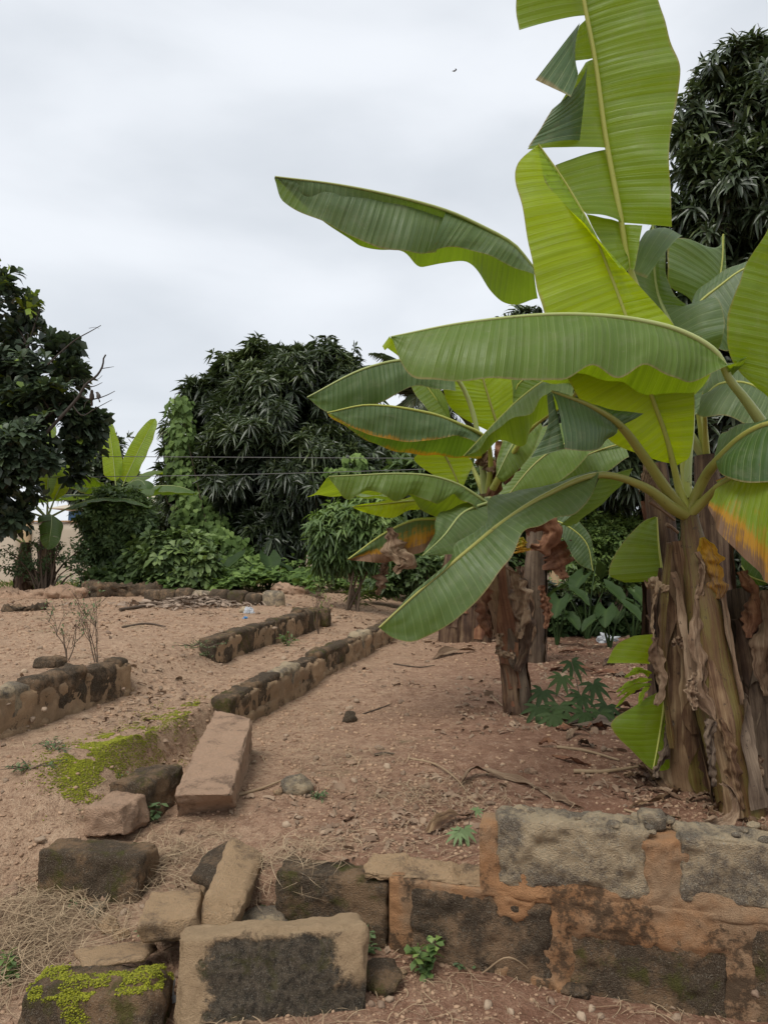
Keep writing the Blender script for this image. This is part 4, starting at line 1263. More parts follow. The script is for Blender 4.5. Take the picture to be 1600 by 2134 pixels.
# leaf remains on the stem
o_ = ribbon(main, [(1462, 1120, 3.62), (1478, 1170), (1486, 1230), (1472, 1268, 3.58)], [14, 46, 40, 6], MAT['banana'], 3, 0.5, 0.02, 'yellow_leaf')
set_tone(o_, 0.6, 1.02)
for k, (pts, wd, mt) in enumerate((
        ([(1452, 1150, 3.60), (1462, 1200), (1455, 1260), (1446, 1300, 3.56)], [10, 16, 12, 4], 'dry_leaf'),
        ([(1450, 1250, 3.56), (1452, 1330), (1462, 1400), (1458, 1440), (1478, 1480), (1488, 1502, 3.40)], [14, 22, 26, 20, 40, 8], 'dry_leaf'),
        ([(1448, 1400, 3.46), (1440, 1450), (1446, 1480, 3.42)], [10, 26, 6], 'dry_leaf'),
        ([(1484, 1500, 3.38), (1478, 1540), (1482, 1600), (1486, 1640, 3.36)], [16, 20, 10, 8], 'sheath_grey'),
        ([(1500, 1630, 3.32), (1524, 1648), (1528, 1690), (1500, 1712, 3.18), (1465, 1712, 3.12)], [8, 14, 22, 30, 8], 'dry_leaf'),
        ([(1494, 1500, 3.38), (1516, 1560), (1532, 1640), (1548, 1688, 3.34)], [14, 30, 26, 20], 'sheath'),
)):
    ribbon(main, pts, wd, MAT[mt], 30 + k, 0.7, 0.018, 'dry_leaf')

# --- the upright dead-topped stems beside it
old = thing('banana_plant', Gt(1440, 1632), 'thick upright banana stem with split brown sheaths and no leaves of its own', 'banana plant', BG)
op, oR = pseudostem(old, [(1440, 1634, 3.84), (1428, 1560), (1424, 1450), (1420, 1300), (1414, 1200), (1408, 1130, 3.84)], [60, 50, 47, 43, 38, 20], 'sheath', 51, 12, ('sheath', 'sheath_dark', 'sheath', 'sheath_green'))
ribbon(old, [(1395, 1135, 3.70), (1384, 1240), (1382, 1400), (1400, 1560, 3.66)], [10, 12, 12, 10], MAT['sheath_green'], 61, 0.1, 0.006, 'leaf_sheath')
ribbon(old, [(1408, 1128, 3.70), (1420, 1220), (1432, 1400), (1440, 1600, 3.70)], [16, 28, 26, 34], MAT['sheath'], 62, 0.15, 0.008, 'leaf_sheath')
for k, (pts, wd, mt) in enumerate((
        ([(1372, 1210, 3.66), (1364, 1240), (1358, 1290), (1362, 1330, 3.66)], [10, 6, 5, 4], 'straw'),
        ([(1364, 1328, 3.66), (1368, 1380), (1376, 1430), (1366, 1470, 3.64)], [14, 30, 26, 10], 'dry_leaf'),
        ([(1398, 1345, 3.64), (1412, 1338), (1425, 1348, 3.62)], [6, 20, 10], 'dry_leaf'),
        ([(1392, 1500, 3.72), (1388, 1560), (1372, 1600), (1366, 1620, 3.68)], [16, 22, 22, 8], 'sheath_grey'),
        ([(1345, 1222, 3.72), (1370, 1215), (1392, 1230, 3.68)], [16, 26, 12], 'straw'),
)):
    ribbon(old, pts, wd, MAT[mt], 70 + k, 0.8, 0.015)
leaf(old, [(1382, 1210, 4.0), (1372, 1140), (1368, 1078, 4.05)], [(None, [(1300, 1214, 4.05), (1268, 1196), (1292, 1138), (1340, 1086), (1366, 1076, 4.05)], dict(bulge=0.05, nv=14))], tone=0.45, dry=0.2, rib=(0.008, 0.004), label='rounded light green sucker leaf beside the stem')
leaf(old, [(1362, 1322, 3.86), (1360, 1352), (1352, 1384, 3.8)], [(None, [(1322, 1324, 3.82), (1284, 1344), (1262, 1382, 3.7)], dict(bulge=0.06, nv=14))], tone=0.75, rib=(0.006, 0.003), label='small pale leaf sticking out low beside the stem')
leaf(old, [(1386, 1436, 3.8), (1378, 1500), (1370, 1550), (1360, 1604, 3.72)], [
    (None, [(1350, 1452, 3.76), (1272, 1506, 3.62), (1284, 1536), (1318, 1566), (1358, 1604, 3.72)], dict(bulge=0.05, nv=14)),
    (None, [(1392, 1460, 3.82), (1402, 1530), (1398, 1600), (1366, 1608, 3.72)], dict(bulge=0.05))], tone=0.45, dry=0.32, rib=(0.010, 0.004), label='drooping leaf whose tip touches the soil')
for k, (x, y, x2, y2) in enumerate(((1358, 1404, 1300, 1412), (1358, 1416, 1284, 1442), (1356, 1426, 1286, 1452), (1352, 1430, 1330, 1470), (1354, 1424, 1282, 1474), (1352, 1410, 1312, 1402))):
    o_ = ribbon(old, [(x, y, 3.72), ((x + x2) / 2, (y + y2) / 2 - 10, 3.68), (x2, y2, 3.6)], [5, 12, 2], MAT['banana'], 90 + k, 0.4, 0.004, 'leaf_strip')
    set_tone(o_, 0.8, 0.25)

dead = thing('banana_plant', Gt(1392, 1565), 'dark dead banana stem with a frayed top behind the thick upright stem', 'banana plant', BG)
pseudostem(dead, [(1394, 1572, 4.14), (1388, 1300), (1378, 1110), (1364, 966, 4.14)], [40, 36, 31, 24], 'sheath_dark', 55, 7, ('sheath_dark', 'dry_red', 'sheath_dark'))
for k in range(4):
    ribbon(dead, [(1345 + k * 8, 970, 4.04), (1338 + k * 7, 1000), (1330 + k * 8, 1030 - k * 4, 4.0)], [8, 6, 2], MAT['dry_leaf'], 100 + k, 0.6, 0.006)

right = thing('banana_plant', Gt(1592, 1640), 'banana stem wrapped in grey shaggy dry sheaths at the edge of the clump', 'banana plant', BG)
pseudostem(right, [(1598, 1648, 3.66), (1580, 1480), (1562, 1340), (1545, 1230, 3.85)], [46, 44, 40, 30], 'sheath_grey', 57, 12, ('sheath_grey', 'dry_leaf', 'sheath_dark', 'sheath_grey'), flare=0.10)
for k, (pts, wd, mt) in enumerate((
        ([(1545, 1190, 3.7), (1560, 1230), (1568, 1280), (1560, 1330, 3.62)], [20, 46, 50, 10], 'dry_red'),
        ([(1590, 1230, 3.6), (1596, 1300), (1590, 1380), (1600, 1450, 3.55)], [20, 40, 44, 16], 'dry_leaf'),
        ([(1530, 1400, 3.62), (1540, 1460), (1550, 1540), (1560, 1600, 3.58)], [12, 30, 26, 10], 'sheath_grey'),
        ([(1572, 1575, 3.5), (1580, 1600), (1576, 1650, 3.46)], [30, 24, 12], 'dry_leaf'),
        ([(1505, 1250, 3.75), (1508, 1350), (1520, 1450, 3.7)], [22, 40, 30], 'sheath_dark'),
)):
    ribbon(right, pts, wd, MAT[mt], 110 + k, 0.8, 0.02)
leaf(right, [(1545, 1180, 3.8), (1560, 1200), (1600, 1215, 3.6)], [(None, [(1550, 1215, 3.78), (1570, 1222), (1600, 1218, 3.6)], {}), (None, [(1548, 1160, 3.82), (1580, 1160), (1610, 1190, 3.6)], {})], tone=0.0, rib=(0.006, 0.003))

# --- the plant at the right whose leaves arch over everything
arch = thing('banana_plant', P(1690, 1640, 3.5) * [1, 1, 0] + [0, 0, 0.02], 'banana plant whose long horizontal leaf arches over the others', 'banana plant', BG)
pseudostem(arch, [(1690, 1660, 3.5), (1670, 1400), (1650, 1150), (1630, 960, 3.6)], [50, 46, 40, 30], 'sheath', 59, 7)
leaf(arch, [(1520, 792, 3.42), (1490, 735), (1420, 692), (1330, 668), (1230, 657), (1120, 657), (960, 674), (815, 702, 3.1)], [
    (None, [(1556, 745, 3.36), (1490, 774), (1438, 796), (1400, 788), (1345, 760), (1292, 786), (1232, 764), (1172, 790), (1040, 790, 3.0), (900, 792), (862, 788), (838, 762), (815, 704, 3.1)], dict(bulge=0.09, ripple=0.006, nv=16)),
    ([(1490, 735, 3.42), (1420, 692), (1330, 668), (1230, 657), (1120, 657), (960, 674), (815, 702, 3.1)], [(1440, 820, 3.78), (1410, 846), (1340, 848), (1268, 815), (1200, 800, 3.7), (1050, 790), (880, 782), (850, 766), (800, 716, 3.2)], dict(bulge=0.12, ripple=0.012, nv=14)),
    ([(1556, 745, 3.36), (1540, 752), (1520, 770)], [(1540, 742, 3.44), (1530, 760), (1518, 790)], dict(ripple=0)),
], pet=[(1625, 960, 3.6), (1590, 888, 3.55), (1550, 830, 3.48)], tone=0.3, rib=(0.016, 0.004), rib_mat='petiole_pale', label='long horizontal leaf with a wavy hanging edge', pet_r=0.034)
m = MB(); patch(m, PXi([(812, 700, 3.1), (818, 716)]), PXi([(796, 722, 3.08), (800, 732)]), nv=5); o_ = obj('leaf_tip', m, MAT['banana'], arch); set_tone(o_, 0.9, 0.0)
leaf(arch, [(1640, 900, 3.5), (1640, 780), (1636, 620), (1650, 440), (1690, 300, 3.2)], [
    (None, [(1612, 832, 3.45), (1545, 780), (1514, 722), (1512, 680), (1524, 630), (1562, 540), (1606, 462), (1690, 300, 3.2)], dict(bulge=0.06, ripple=0.006, nv=16)),
    (None, [(1680, 860, 3.4), (1740, 700), (1760, 520), (1690, 300, 3.2)], dict(bulge=0.06))], pet=[(1640, 960, 3.6)], tone=0.45, rib=(0.016, 0.006), label='broad upright leaf half out of the picture behind the horizontal one')

# --- leaves of a plant hidden behind the main one
hid = thing('banana_plant', Gt(1500, 1560), 'banana plant mostly hidden behind the clump with pleated grey green leaves', 'banana plant', BG)
pseudostem(hid, [(1500, 1560, 4.6), (1490, 1300), (1480, 1100), (1470, 950, 4.7)], [40, 36, 32, 24], 'sheath_dark', 63, 4)
leaf(hid, [(1462, 660, 4.7), (1490, 610), (1503, 550), (1506, 488, 4.7)], [
    (None, [(1440, 622, 4.72), (1396, 592), (1390, 545), (1400, 500, 4.65), (1450, 510), (1502, 518, 4.72), (1505, 500)], dict(bulge=0.10, ripple=0.02, nv=16)),
    (None, [(1470, 660, 4.68), (1500, 610), (1512, 560), (1508, 490, 4.7)], dict(ripple=0.004))], pet=[(1470, 960, 4.7), (1462, 780, 4.72)], tone=0.1, rib=(0.014, 0.005), rib_mat='rib')
leaf(hid, [(1440, 700, 4.5), (1450, 640), (1500, 595), (1550, 560), (1620, 540, 4.4)], [
    (None, [(1480, 720, 4.4), (1510, 730), (1540, 720), (1580, 690), (1640, 660, 4.3)], dict(bulge=0.08, ripple=0.015)),
    (None, [(1436, 650, 4.6), (1460, 600), (1540, 548), (1620, 530, 4.5)], dict(bulge=0.03))], pet=[(1470, 960, 4.7), (1445, 800, 4.6)], tone=0.0, rib=(0.012, 0.005))
leaf(hid, [(1470, 830, 4.4), (1500, 800), (1560, 800), (1620, 840, 4.2)], [
    (None, [(1430, 830, 4.3), (1450, 860), (1520, 870), (1600, 900, 4.1)], dict(bulge=0.06, ripple=0.012)),
    (None, [(1450, 790, 4.5), (1500, 760), (1580, 760), (1640, 800, 4.3)], dict(bulge=0.05))], pet=[(1470, 960, 4.7), (1468, 880, 4.55)], tone=0.1, rib=(0.012, 0.005))
# the arching grey-green leaf to the far left
leaf(hid, [(1112, 560, 4.2), (1070, 510), (1000, 470), (928, 438), (820, 408), (700, 384), (573, 368, 3.8)], [
    ([(1112, 560, 4.2), (1070, 510), (1000, 470), (930, 439, 4.02)], [(1114, 574, 4.12), (1060, 552), (990, 522), (930, 516), (888, 528, 3.92)], dict(bulge=0.08, ripple=0.004, nv=14)),
    ([(932, 439, 4.06), (820, 408), (700, 384), (573, 368, 3.8)], [(908, 526, 3.99), (868, 528), (780, 512), (680, 466), (590, 420), (573, 372, 3.8)], dict(bulge=0.08, ripple=0.004, nv=14)),
    (None, [(1120, 628, 4.5), (1078, 634), (1040, 625), (1000, 570), (965, 545), (880, 556, 4.3), (840, 525), (765, 518), (735, 502), (660, 450), (573, 368, 3.8)], dict(bulge=0.07, ripple=0.008, nv=14)),
], pet=[(1470, 960, 4.7), (1380, 820, 4.6), (1200, 640, 4.4)], tone=0.15, rib=(0.015, 0.004), rib_mat='petiole_pale', label='long arching leaf reaching far out against the sky')

# --- the middle clump
mid1 = thing('banana_plant', Gt(1075, 1484), 'banana plant on a slim leaning brown stem beside the dug hole', 'banana plant', BG)
pseudostem(mid1, [(1076, 1486, 5.36), (1066, 1380), (1050, 1290), (1034, 1200), (1020, 1110), (1012, 1030, 5.45)], [27, 25, 27, 28, 24, 16], 'sheath', 65, 10, ('sheath', 'dry_red', 'sheath_dark', 'sheath_grey'))
for k, (pts, wd, mt) in enumerate((
        ([(1060, 1180, 5.2), (1080, 1230), (1090, 1290), (1078, 1330, 5.15)], [10, 40, 46, 12], 'dry_leaf'),
        ([(1005, 1200, 5.2), (1010, 1260), (1015, 1300), (1020, 1330, 5.2)], [16, 34, 30, 8], 'dry_red'),
        ([(1040, 1320, 5.2), (1046, 1360), (1072, 1370, 5.15)], [14, 26, 10], 'dry_leaf'),
        ([(1080, 1180, 5.3), (1098, 1260), (1092, 1350), (1080, 1400, 5.25)], [20, 30, 26, 8], 'sheath_dark'),
        ([(1015, 950, 5.4), (1040, 980), (1062, 960), (1050, 1010, 5.35)], [20, 50, 40, 8], 'dry_red'),
        ([(1050, 920, 5.4), (1035, 1000), (1012, 1060, 5.35)], [26, 40, 10], 'dry_red'),
        ([(992, 970, 5.4), (1010, 960), (1030, 985, 5.35)], [12, 36, 12], 'dry_leaf'),
)):
    ribbon(mid1, pts, wd, MAT[mt], 130 + k, 0.9, 0.03)
C1 = (1014, 1040, 5.45)
leaf(mid1, [(940, 775, 5.3), (860, 750), (760, 768), (640, 828, 4.9)], [
    (None, [(950, 815, 5.15), (862, 805), (800, 836), (742, 850), (686, 860), (640, 828, 4.9)], dict(bulge=0.08, ripple=0.008, nv=14)),
    (None, [(930, 770, 5.6), (840, 790, 5.5), (760, 830, 5.4), (640, 830, 4.9)], dict(bulge=0.06))], pet=[C1, (985, 860, 5.4)], tone=0.05, rib=(0.016, 0.004), rib_mat='petiole_pale', label='grey green leaf stretched toward the mango tree')
leaf(mid1, [(1010, 912, 5.2), (960, 885), (890, 860), (770, 844), (682, 860, 4.7)], [
    (None, [(1005, 930, 5.1), (960, 908), (930, 912), (850, 920), (745, 898), (682, 860, 4.7)], dict(bulge=0.06, ripple=0.006, nv=14)),
    (None, [(1000, 955, 5.4), (940, 952), (850, 945), (770, 920), (690, 870), (682, 860, 4.7)], dict(bulge=0.05, ripple=0.010))], pet=[C1, (1022, 960, 5.35)], tone=0.05, dry=0.42, rib=(0.014, 0.004), label='leaf with a rusty yellow lower edge above the wires')
leaf(mid1, [(1012, 1046, 5.0), (960, 1012), (900, 992), (830, 987), (750, 990), (685, 993, 4.6)], [
    (None, [(1000, 1066, 4.9), (950, 1030), (908, 1050), (858, 1030), (826, 1044), (770, 1022), (722, 1040), (686, 996, 4.6)], dict(bulge=0.10, ripple=0.014, lam=0.16, nv=14)),
    (None, [(1000, 1090, 5.15), (880, 1068), (850, 1030, 5.1), (760, 1030), (640, 1036, 4.8), (660, 1020), (685, 993, 4.6)], dict(bulge=0.06, ripple=0.01))], pet=[C1], tone=0.35, rib=(0.012, 0.003), rib_mat='petiole_pale', label='ripple edged leaf held level above the cassava shrub')
leaf(mid1, [(960, 1040, 5.3), (880, 1042), (800, 1050), (735, 1056, 5.0)], [
    (None, [(930, 1060, 5.2), (860, 1062), (815, 1080), (760, 1068), (735, 1058, 5.0)], dict(bulge=0.06, ripple=0.01)),
    (None, [(930, 1030, 5.4), (850, 1036), (735, 1055, 5.0)], {})], pet=[C1], tone=0.8, rib=(0.010, 0.003))
leaf(mid1, [(920, 1080, 5.05), (862, 1084), (800, 1112), (726, 1165, 4.7)], [
    (None, [(908, 1125, 4.98), (880, 1150), (840, 1160), (805, 1172), (770, 1172), (726, 1166, 4.7)], dict(bulge=0.08, ripple=0.018, crumple=0.012, nv=14)),
    (None, [(900, 1098, 5.3), (850, 1110), (790, 1140), (726, 1165, 4.7)], dict(bulge=0.05))], pet=[C1, (970, 1060, 5.25)], tone=0.1, dry=0.78, rib=(0.012, 0.004), label='dying leaf, half orange and half shrivelled brown')
ribbon(mid1, [(812, 1100, 4.75), (826, 1150), (850, 1165), (822, 1192, 4.72)], [10, 46, 44, 10], MAT['dry_leaf'], 150, 0.5, 0.022)
ribbon(mid1, [(806, 1172, 4.85), (798, 1205), (786, 1240, 4.85)], [10, 26, 6], MAT['dry_leaf'], 151, 0.9, 0.03)
leaf(mid1, [(1025, 1044, 5.0), (965, 1068), (925, 1116), (880, 1158, 4.6)], [
    (None, [(1010, 1040, 5.05), (930, 1062), (908, 1082), (904, 1112), (880, 1158, 4.6)], dict(bulge=0.06, ripple=0.008)),
    (None, [(1090, 1070, 4.9), (1040, 1110), (980, 1158), (930, 1156), (880, 1158, 4.6)], dict(bulge=0.06, ripple=0.008))], pet=[C1], tone=0.1, rib=(0.012, 0.003), rib_mat='petiole_pale')
leaf(mid1, [(1048, 920, 5.6), (1034, 880), (1012, 810), (990, 730, 5.5)], [
    (None, [(1030, 905, 5.6), (955, 865), (930, 835), (922, 780), (950, 720), (990, 726, 5.5)], dict(bulge=0.05, ripple=0.01)),
    (None, [(1052, 905, 5.6), (1068, 850), (1062, 780), (1030, 720), (990, 728, 5.5)], dict(bulge=0.05))], pet=[C1], tone=0.75, rib=(0.014, 0.006), rib_mat='petiole')
leaf(mid1, [(1196, 802, 4.5), (1150, 788), (1096, 820), (1040, 872), (966, 950, 4.8)], [
    (None, [(1190, 840, 4.42), (1140, 822), (1105, 858), (1076, 872), (1040, 892), (1000, 932), (966, 950, 4.8)], dict(bulge=0.06, ripple=0.012)),
    (None, [(1170, 850, 4.8), (1112, 882), (1090, 930), (1040, 918), (1000, 950), (968, 950, 4.8)], dict(bulge=0.05, ripple=0.006))], pet=[C1, (1100, 900, 5.0), (1190, 830, 4.7)], tone=0.3, rib=(0.012, 0.003))
leaf(mid1, [(1120, 868, 5.2), (1072, 920), (1034, 992, 5.1)], [
    (None, [(1090, 870, 5.25), (1058, 900), (1036, 950), (1034, 992, 5.1)], dict(bulge=0.04)), (None, [(1130, 890, 5.15), (1104, 950), (1050, 1004), (1034, 992, 5.1)], dict(bulge=0.04))], pet=[C1], tone=0.3, rib=(0.009, 0.003), rib_mat='petiole_pale')
leaf(mid1, [(925, 945, 5.4), (945, 985), (960, 1020, 5.4)], [(None, [(880, 940, 5.4), (862, 958), (920, 1000), (958, 1022, 5.4)], dict(bulge=0.05)), (None, [(965, 945, 5.4), (985, 965), (975, 990), (962, 1020, 5.4)], {})], tone=0.8, rib=(0.010, 0.005), rib_mat='petiole')
leaf(mid1, [(940, 880, 5.8), (900, 820), (860, 770), (830, 750, 5.8)], [(None, [(930, 830, 5.8), (890, 780), (830, 748, 5.8)], {}), (None, [(920, 890, 5.7), (870, 830), (830, 752, 5.8)], {})], pet=[C1], tone=0.3, rib=(0.010, 0.004))
leaf(mid1, [(1060, 880, 5.9), (1080, 800), (1150, 760, 5.7)], [(None, [(1040, 830, 5.9), (1070, 770), (1150, 745, 5.7)], {}), (None, [(1090, 860, 5.8), (1130, 810), (1170, 780, 5.7)], {})], pet=[C1], tone=0.2, rib=(0.010, 0.004))

mid2 = thing('banana_plant', Gt(1112, 1374), 'banana plant with a rust brown curled dead leaf at its crown', 'banana plant', BG)
pseudostem(mid2, [(1112, 1376, 7.8), (1112, 1260), (1114, 1160), (1118, 1070, 7.8)], [22, 22, 20, 14], 'sheath_grey', 67, 8, ('sheath_grey', 'dry_leaf', 'sheath_dark'))
leaf(mid2, [(1234, 905, 6.7), (1165, 930), (1110, 970), (1052, 1040, 6.4)], [
    (None, [(1180, 880, 6.8), (1110, 895), (1066, 935), (1012, 985), (1012, 1030), (1052, 1040, 6.4)], dict(bulge=0.05)),
    (None, [(1240, 930, 6.6), (1190, 985), (1110, 1032), (1052, 1040, 6.4)], dict(bulge=0.05))], pet=[(1118, 1075, 7.8), (1180, 980, 7.4), (1245, 910, 6.9)], tone=0.25, rib=(0.012, 0.004), rib_mat='petiole')
leaf(mid2, [(1300, 925, 6.9), (1230, 945), (1165, 985), (1120, 1020, 6.8)], [
    (None, [(1280, 900, 7.0), (1200, 920), (1140, 980), (1120, 1020, 6.8)], dict(bulge=0.05)),
    (None, [(1310, 950, 6.8), (1260, 985), (1180, 1020), (1120, 1024, 6.8)], dict(bulge=0.05))], pet=[(1118, 1075, 7.8), (1250, 960, 7.3)], tone=0.2, rib=(0.012, 0.004), rib_mat='petiole')
leaf(mid2, [(1120, 1080, 7.6), (1170, 1090), (1220, 1130), (1235, 1190, 7.3)], [
    (None, [(1130, 1060, 7.6), (1190, 1075), (1230, 1120), (1236, 1190, 7.3)], {}), (None, [(1130, 1100, 7.5), (1170, 1120), (1200, 1170), (1234, 1190, 7.3)], {})], tone=0.0, rib=(0.010, 0.004))
for k, (pts, wd, mt) in enumerate((
        ([(1090, 1100, 7.4), (1120, 1085), (1146, 1110), (1130, 1140, 7.4), (1105, 1140)], [30, 46, 50, 40, 10], 'dry_red'),
        ([(1130, 1130, 7.5), (1155, 1150), (1170, 1190), (1180, 1205, 7.5)], [20, 60, 50, 10], 'dry_red'),
        ([(1085, 1120, 7.4), (1092, 1150, 7.4)], [10, 30], 'banana'),
        ([(1085, 1180, 7.6), (1080, 1240), (1090, 1300), (1085, 1330, 7.6)], [10, 20, 24, 8], 'sheath_dark'),
        ([(1128, 1220, 7.6), (1140, 1270), (1136, 1310, 7.6)], [10, 26, 6], 'dry_red'),
)):
    o_ = ribbon(mid2, pts, wd, MAT[mt], 160 + k, 0.6, 0.03)
    if mt == 'banana': set_tone(o_, 0.7, 1.0)

mid3 = thing('banana_plant', Gt(975, 1335), 'shaggy brown banana stems at the far end of the long block wall', 'banana plant', BG)
for k, (x, b) in enumerate(((970, 1336), (1000, 1345), (940, 1322))):
    pseudostem(mid3, [(x, b, 9.3), (x + 4, b - 90), (x + 12, b - 200, 9.3)], [26, 25, 20], 'sheath_dark', 70 + k, 8, ('sheath_dark', 'dry_red', 'sheath', 'sheath_dark'), flare=0.08, seg=16)
gen_leaf(mid3, P(985, 1130, 9.3), math.radians(-100), 0.9, 1.4, 0.45, 1.6, 0.2, 0.3, 2, seed=3)
gen_leaf(mid3, P(985, 1130, 9.3), math.radians(40), 1.0, 1.5, 0.5, 1.4, 0.2, 0.0, 2, seed=4)
gen_leaf(mid3, P(985, 1130, 9.3), math.radians(160), 0.8, 1.0, 0.4, 1.8, 0.1, 0.7, 2, seed=5)

# --- the banana clumps at the back left
FAR = [
    ('banana_plant', 'far banana plant under the broadleaf tree, a single blade hanging down in front', (95, 1228), 12.6, 1075, [
        (-1.9, 0.9, 1.5, 0.46, 1.9, 0.1), (1.5, 0.5, 1.5, 0.42, 1.2, 0.1), (0.5, 1.2, 1.3, 0.4, 0.9, 0.8), (2.6, 0.2, 1.0, 0.42, 2.0, 0.1), (3.3, 0.5, 1.0, 0.5, 2.3, 0.15), (-0.4, 1.35, 1.6, 0.4, 0.5, 0.5), (-2.6, 0.3, 1.1, 0.42, 2.0, 0.1)]),
    ('banana_plant', 'far banana plant with two tall erect leaves like ears against the sky', (240, 1225), 14.0, 1035, [
        (-0.9, 1.42, 1.2, 0.42, 0.25, 0.8), (1.35, 1.2, 1.35, 0.42, 0.1, 0.8), (-1.8, 0.55, 1.5, 0.5, 0.9, 0.1), (1.7, 0.4, 1.3, 0.5, 1.0, 0.1), (-1.5, 0.15, 1.7, 0.45, 0.6, 0.05), (2.4, 0.5, 1.3, 0.5, 1.3, 0.1), (-2.6, 0.7, 1.3, 0.5, 1.6, 0.2), (0.4, 0.8, 1.3, 0.5, 1.2, 0.3)]),
    ('banana_plant', 'far banana stem with brown shaggy base among thin weeds', (50, 1225), 12.9, 1130, [(-1.2, 1.0, 1.0, 0.4, 1.5, 0.3), (-2.2, 0.6, 1.0, 0.4, 1.8, 0.1)]),
]
for k, (nm, lab, (bx, by), d, cy, lv) in enumerate(FAR):
    b0 = P(bx, by, d); b0[2] = gz(b0[0], b0[1])
    pl = thing(nm, b0, lab, 'banana plant', BG)
    pseudostem(pl, [(bx, by, d), (bx + 2, (by + cy) / 2), (bx + 4, cy, d)], [17, 14, 9], 'sheath_dark', 80 + k, 8, ('sheath_dark', 'dry_leaf', 'sheath_dark'), seg=12, flare=0.12)
    crown = P(bx + 4, cy + 6, d)
    for j, (az, el, ln, wd, dr, tn) in enumerate(lv):
        gen_leaf(pl, crown, az, el, ln, wd, dr, tn, 0.35 if j % 4 == 2 else 0.0, 2 if el < 1 else 0, seed=200 + k * 20 + j, du=0.08, face=el > 1.15)

# glaucous grey-green upper faces, with sky sheen put into the colour
for o_, g in ((hid, -0.75), (mid1, -0.3), (mid2, -0.1)):
    for ch in o_.children:
        if ch.name.startswith('leaf') and 'tone' in ch.data.attributes:
            v_ = ch.data.attributes['tone'].data[0].vector
            if v_[0] < 0.4: set_tone2(ch, v_[0], v_[1], g)
for ch in main.children:
    lb = ch.get('label', '')
    if lb.startswith(('long drooping', 'grey green leaf')): set_tone2(ch, 0.1, 0.0, -0.7 if lb[0] == 'g' else -0.45)

# ------------------------------------------------------------------ trees and shrubs
def lobes_px(lst, d):
    """(px, py, rx, ry, dd, rdepth) circles of the photograph at depth d + dd become lobes of a crown"""
    out = []
    for l in lst:
        px, py, rx, ry = l[:4]
        dd = l[4] if len(l) > 4 else 0.0
        c = P(px, py, d + dd)
        s = (d + dd) / F_PX
        rd = l[5] if len(l) > 5 else min(rx, ry) * s * 1.05
        out.append([*c, rx * s, rd, ry * s])
    return np.array(out)

def crown_mesh(lobes, n, k, L, W, tmpl, droop=0.3, spread=(0.5, 1.5), inner=0.25, rough=0.28, outward=1.0, upw=0.35, tone_fn=None, stem=0.1, shell=(0.72, 1.04), gap=None):
    mb = MB()
    p, d = lobe_points(lobes, n, rough, shell, gap=gap)
    ax = nrm(d * outward + np.array([0, 0, upw]) + rng.normal(0, 0.25, d.shape))
    tone = np.clip(0.45 + 0.28 * d[:, 2] + rng.normal(0, 0.16, len(p)), 0, 0.92)  # upper sides of the lobes get a lighter tone
    if tone_fn is not None:
        tone = tone_fn(p, tone)
    rosettes(mb, p, ax, k, L, W, tmpl, spread, droop, tone, stem)
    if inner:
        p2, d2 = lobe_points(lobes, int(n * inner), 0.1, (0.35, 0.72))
        rosettes(mb, p2, nrm(d2 + rng.normal(0, 0.4, d2.shape)), k, L * 1.1, W * 1.3, tmpl, spread, droop, np.full(len(p2), 0.1), stem)  # inner leaves near the darkest tone: crown shade put into their colour
    return mb, p, d

def limbs(root, base, lobes, r0, top_frac=0.35, seed=0, mat='bark', n_limb=6, twigs=None):
    r = random.Random(seed)
    base = np.asarray(base)
    cz = lobes[:, 2].mean()
    cx = np.average(lobes[:, :2], axis=0, weights=lobes[:, 3])
    fork = np.array([*(base[:2] * (1 - top_frac) + cx * top_frac), base[2] + (cz - base[2]) * (0.35 + top_frac * 0.5)])
    m = MB()
    tube(m, [base - UP * 0.15, base + (fork - base) * 0.45 + np.array([r.uniform(-.06, .06), r.uniform(-.06, .06), 0]), fork], [r0 * 1.35, r0, r0 * 0.85], 12, 16, True, r0 * 0.12, 4, seed)
    obj('trunk', m, MAT[mat], root)
    idx = np.argsort(-lobes[:, 3] * lobes[:, 5])[:n_limb]
    for i in idx:
        c = lobes[i, :3]
        mid = fork * 0.45 + c * 0.55 + np.array([r.uniform(-.2, .2), r.uniform(-.2, .2), r.uniform(-.1, .25)])
        m = MB()
        tube(m, [fork - UP * r0 * 0.5, mid, c, c + (c - fork) * 0.25], [r0 * 0.55, r0 * 0.38, r0 * 0.2, r0 * 0.06], 8, 16, True, r0 * 0.05, 5, seed + i)
        if twigs is not None:
            near = np.argsort(np.linalg.norm(twigs - c, axis=1))[:60]
            for j in r.sample(list(near), 9):
                tube(m, [c + (twigs[j] - c) * 0.1, c * 0.45 + twigs[j] * 0.55 + np.array([0, 0, r.uniform(-.05, .12)]), twigs[j]], [r0 * 0.13, r0 * 0.08, r0 * 0.03], 5, 7, False, seed=j)
        obj('limb', m, MAT[mat], root)

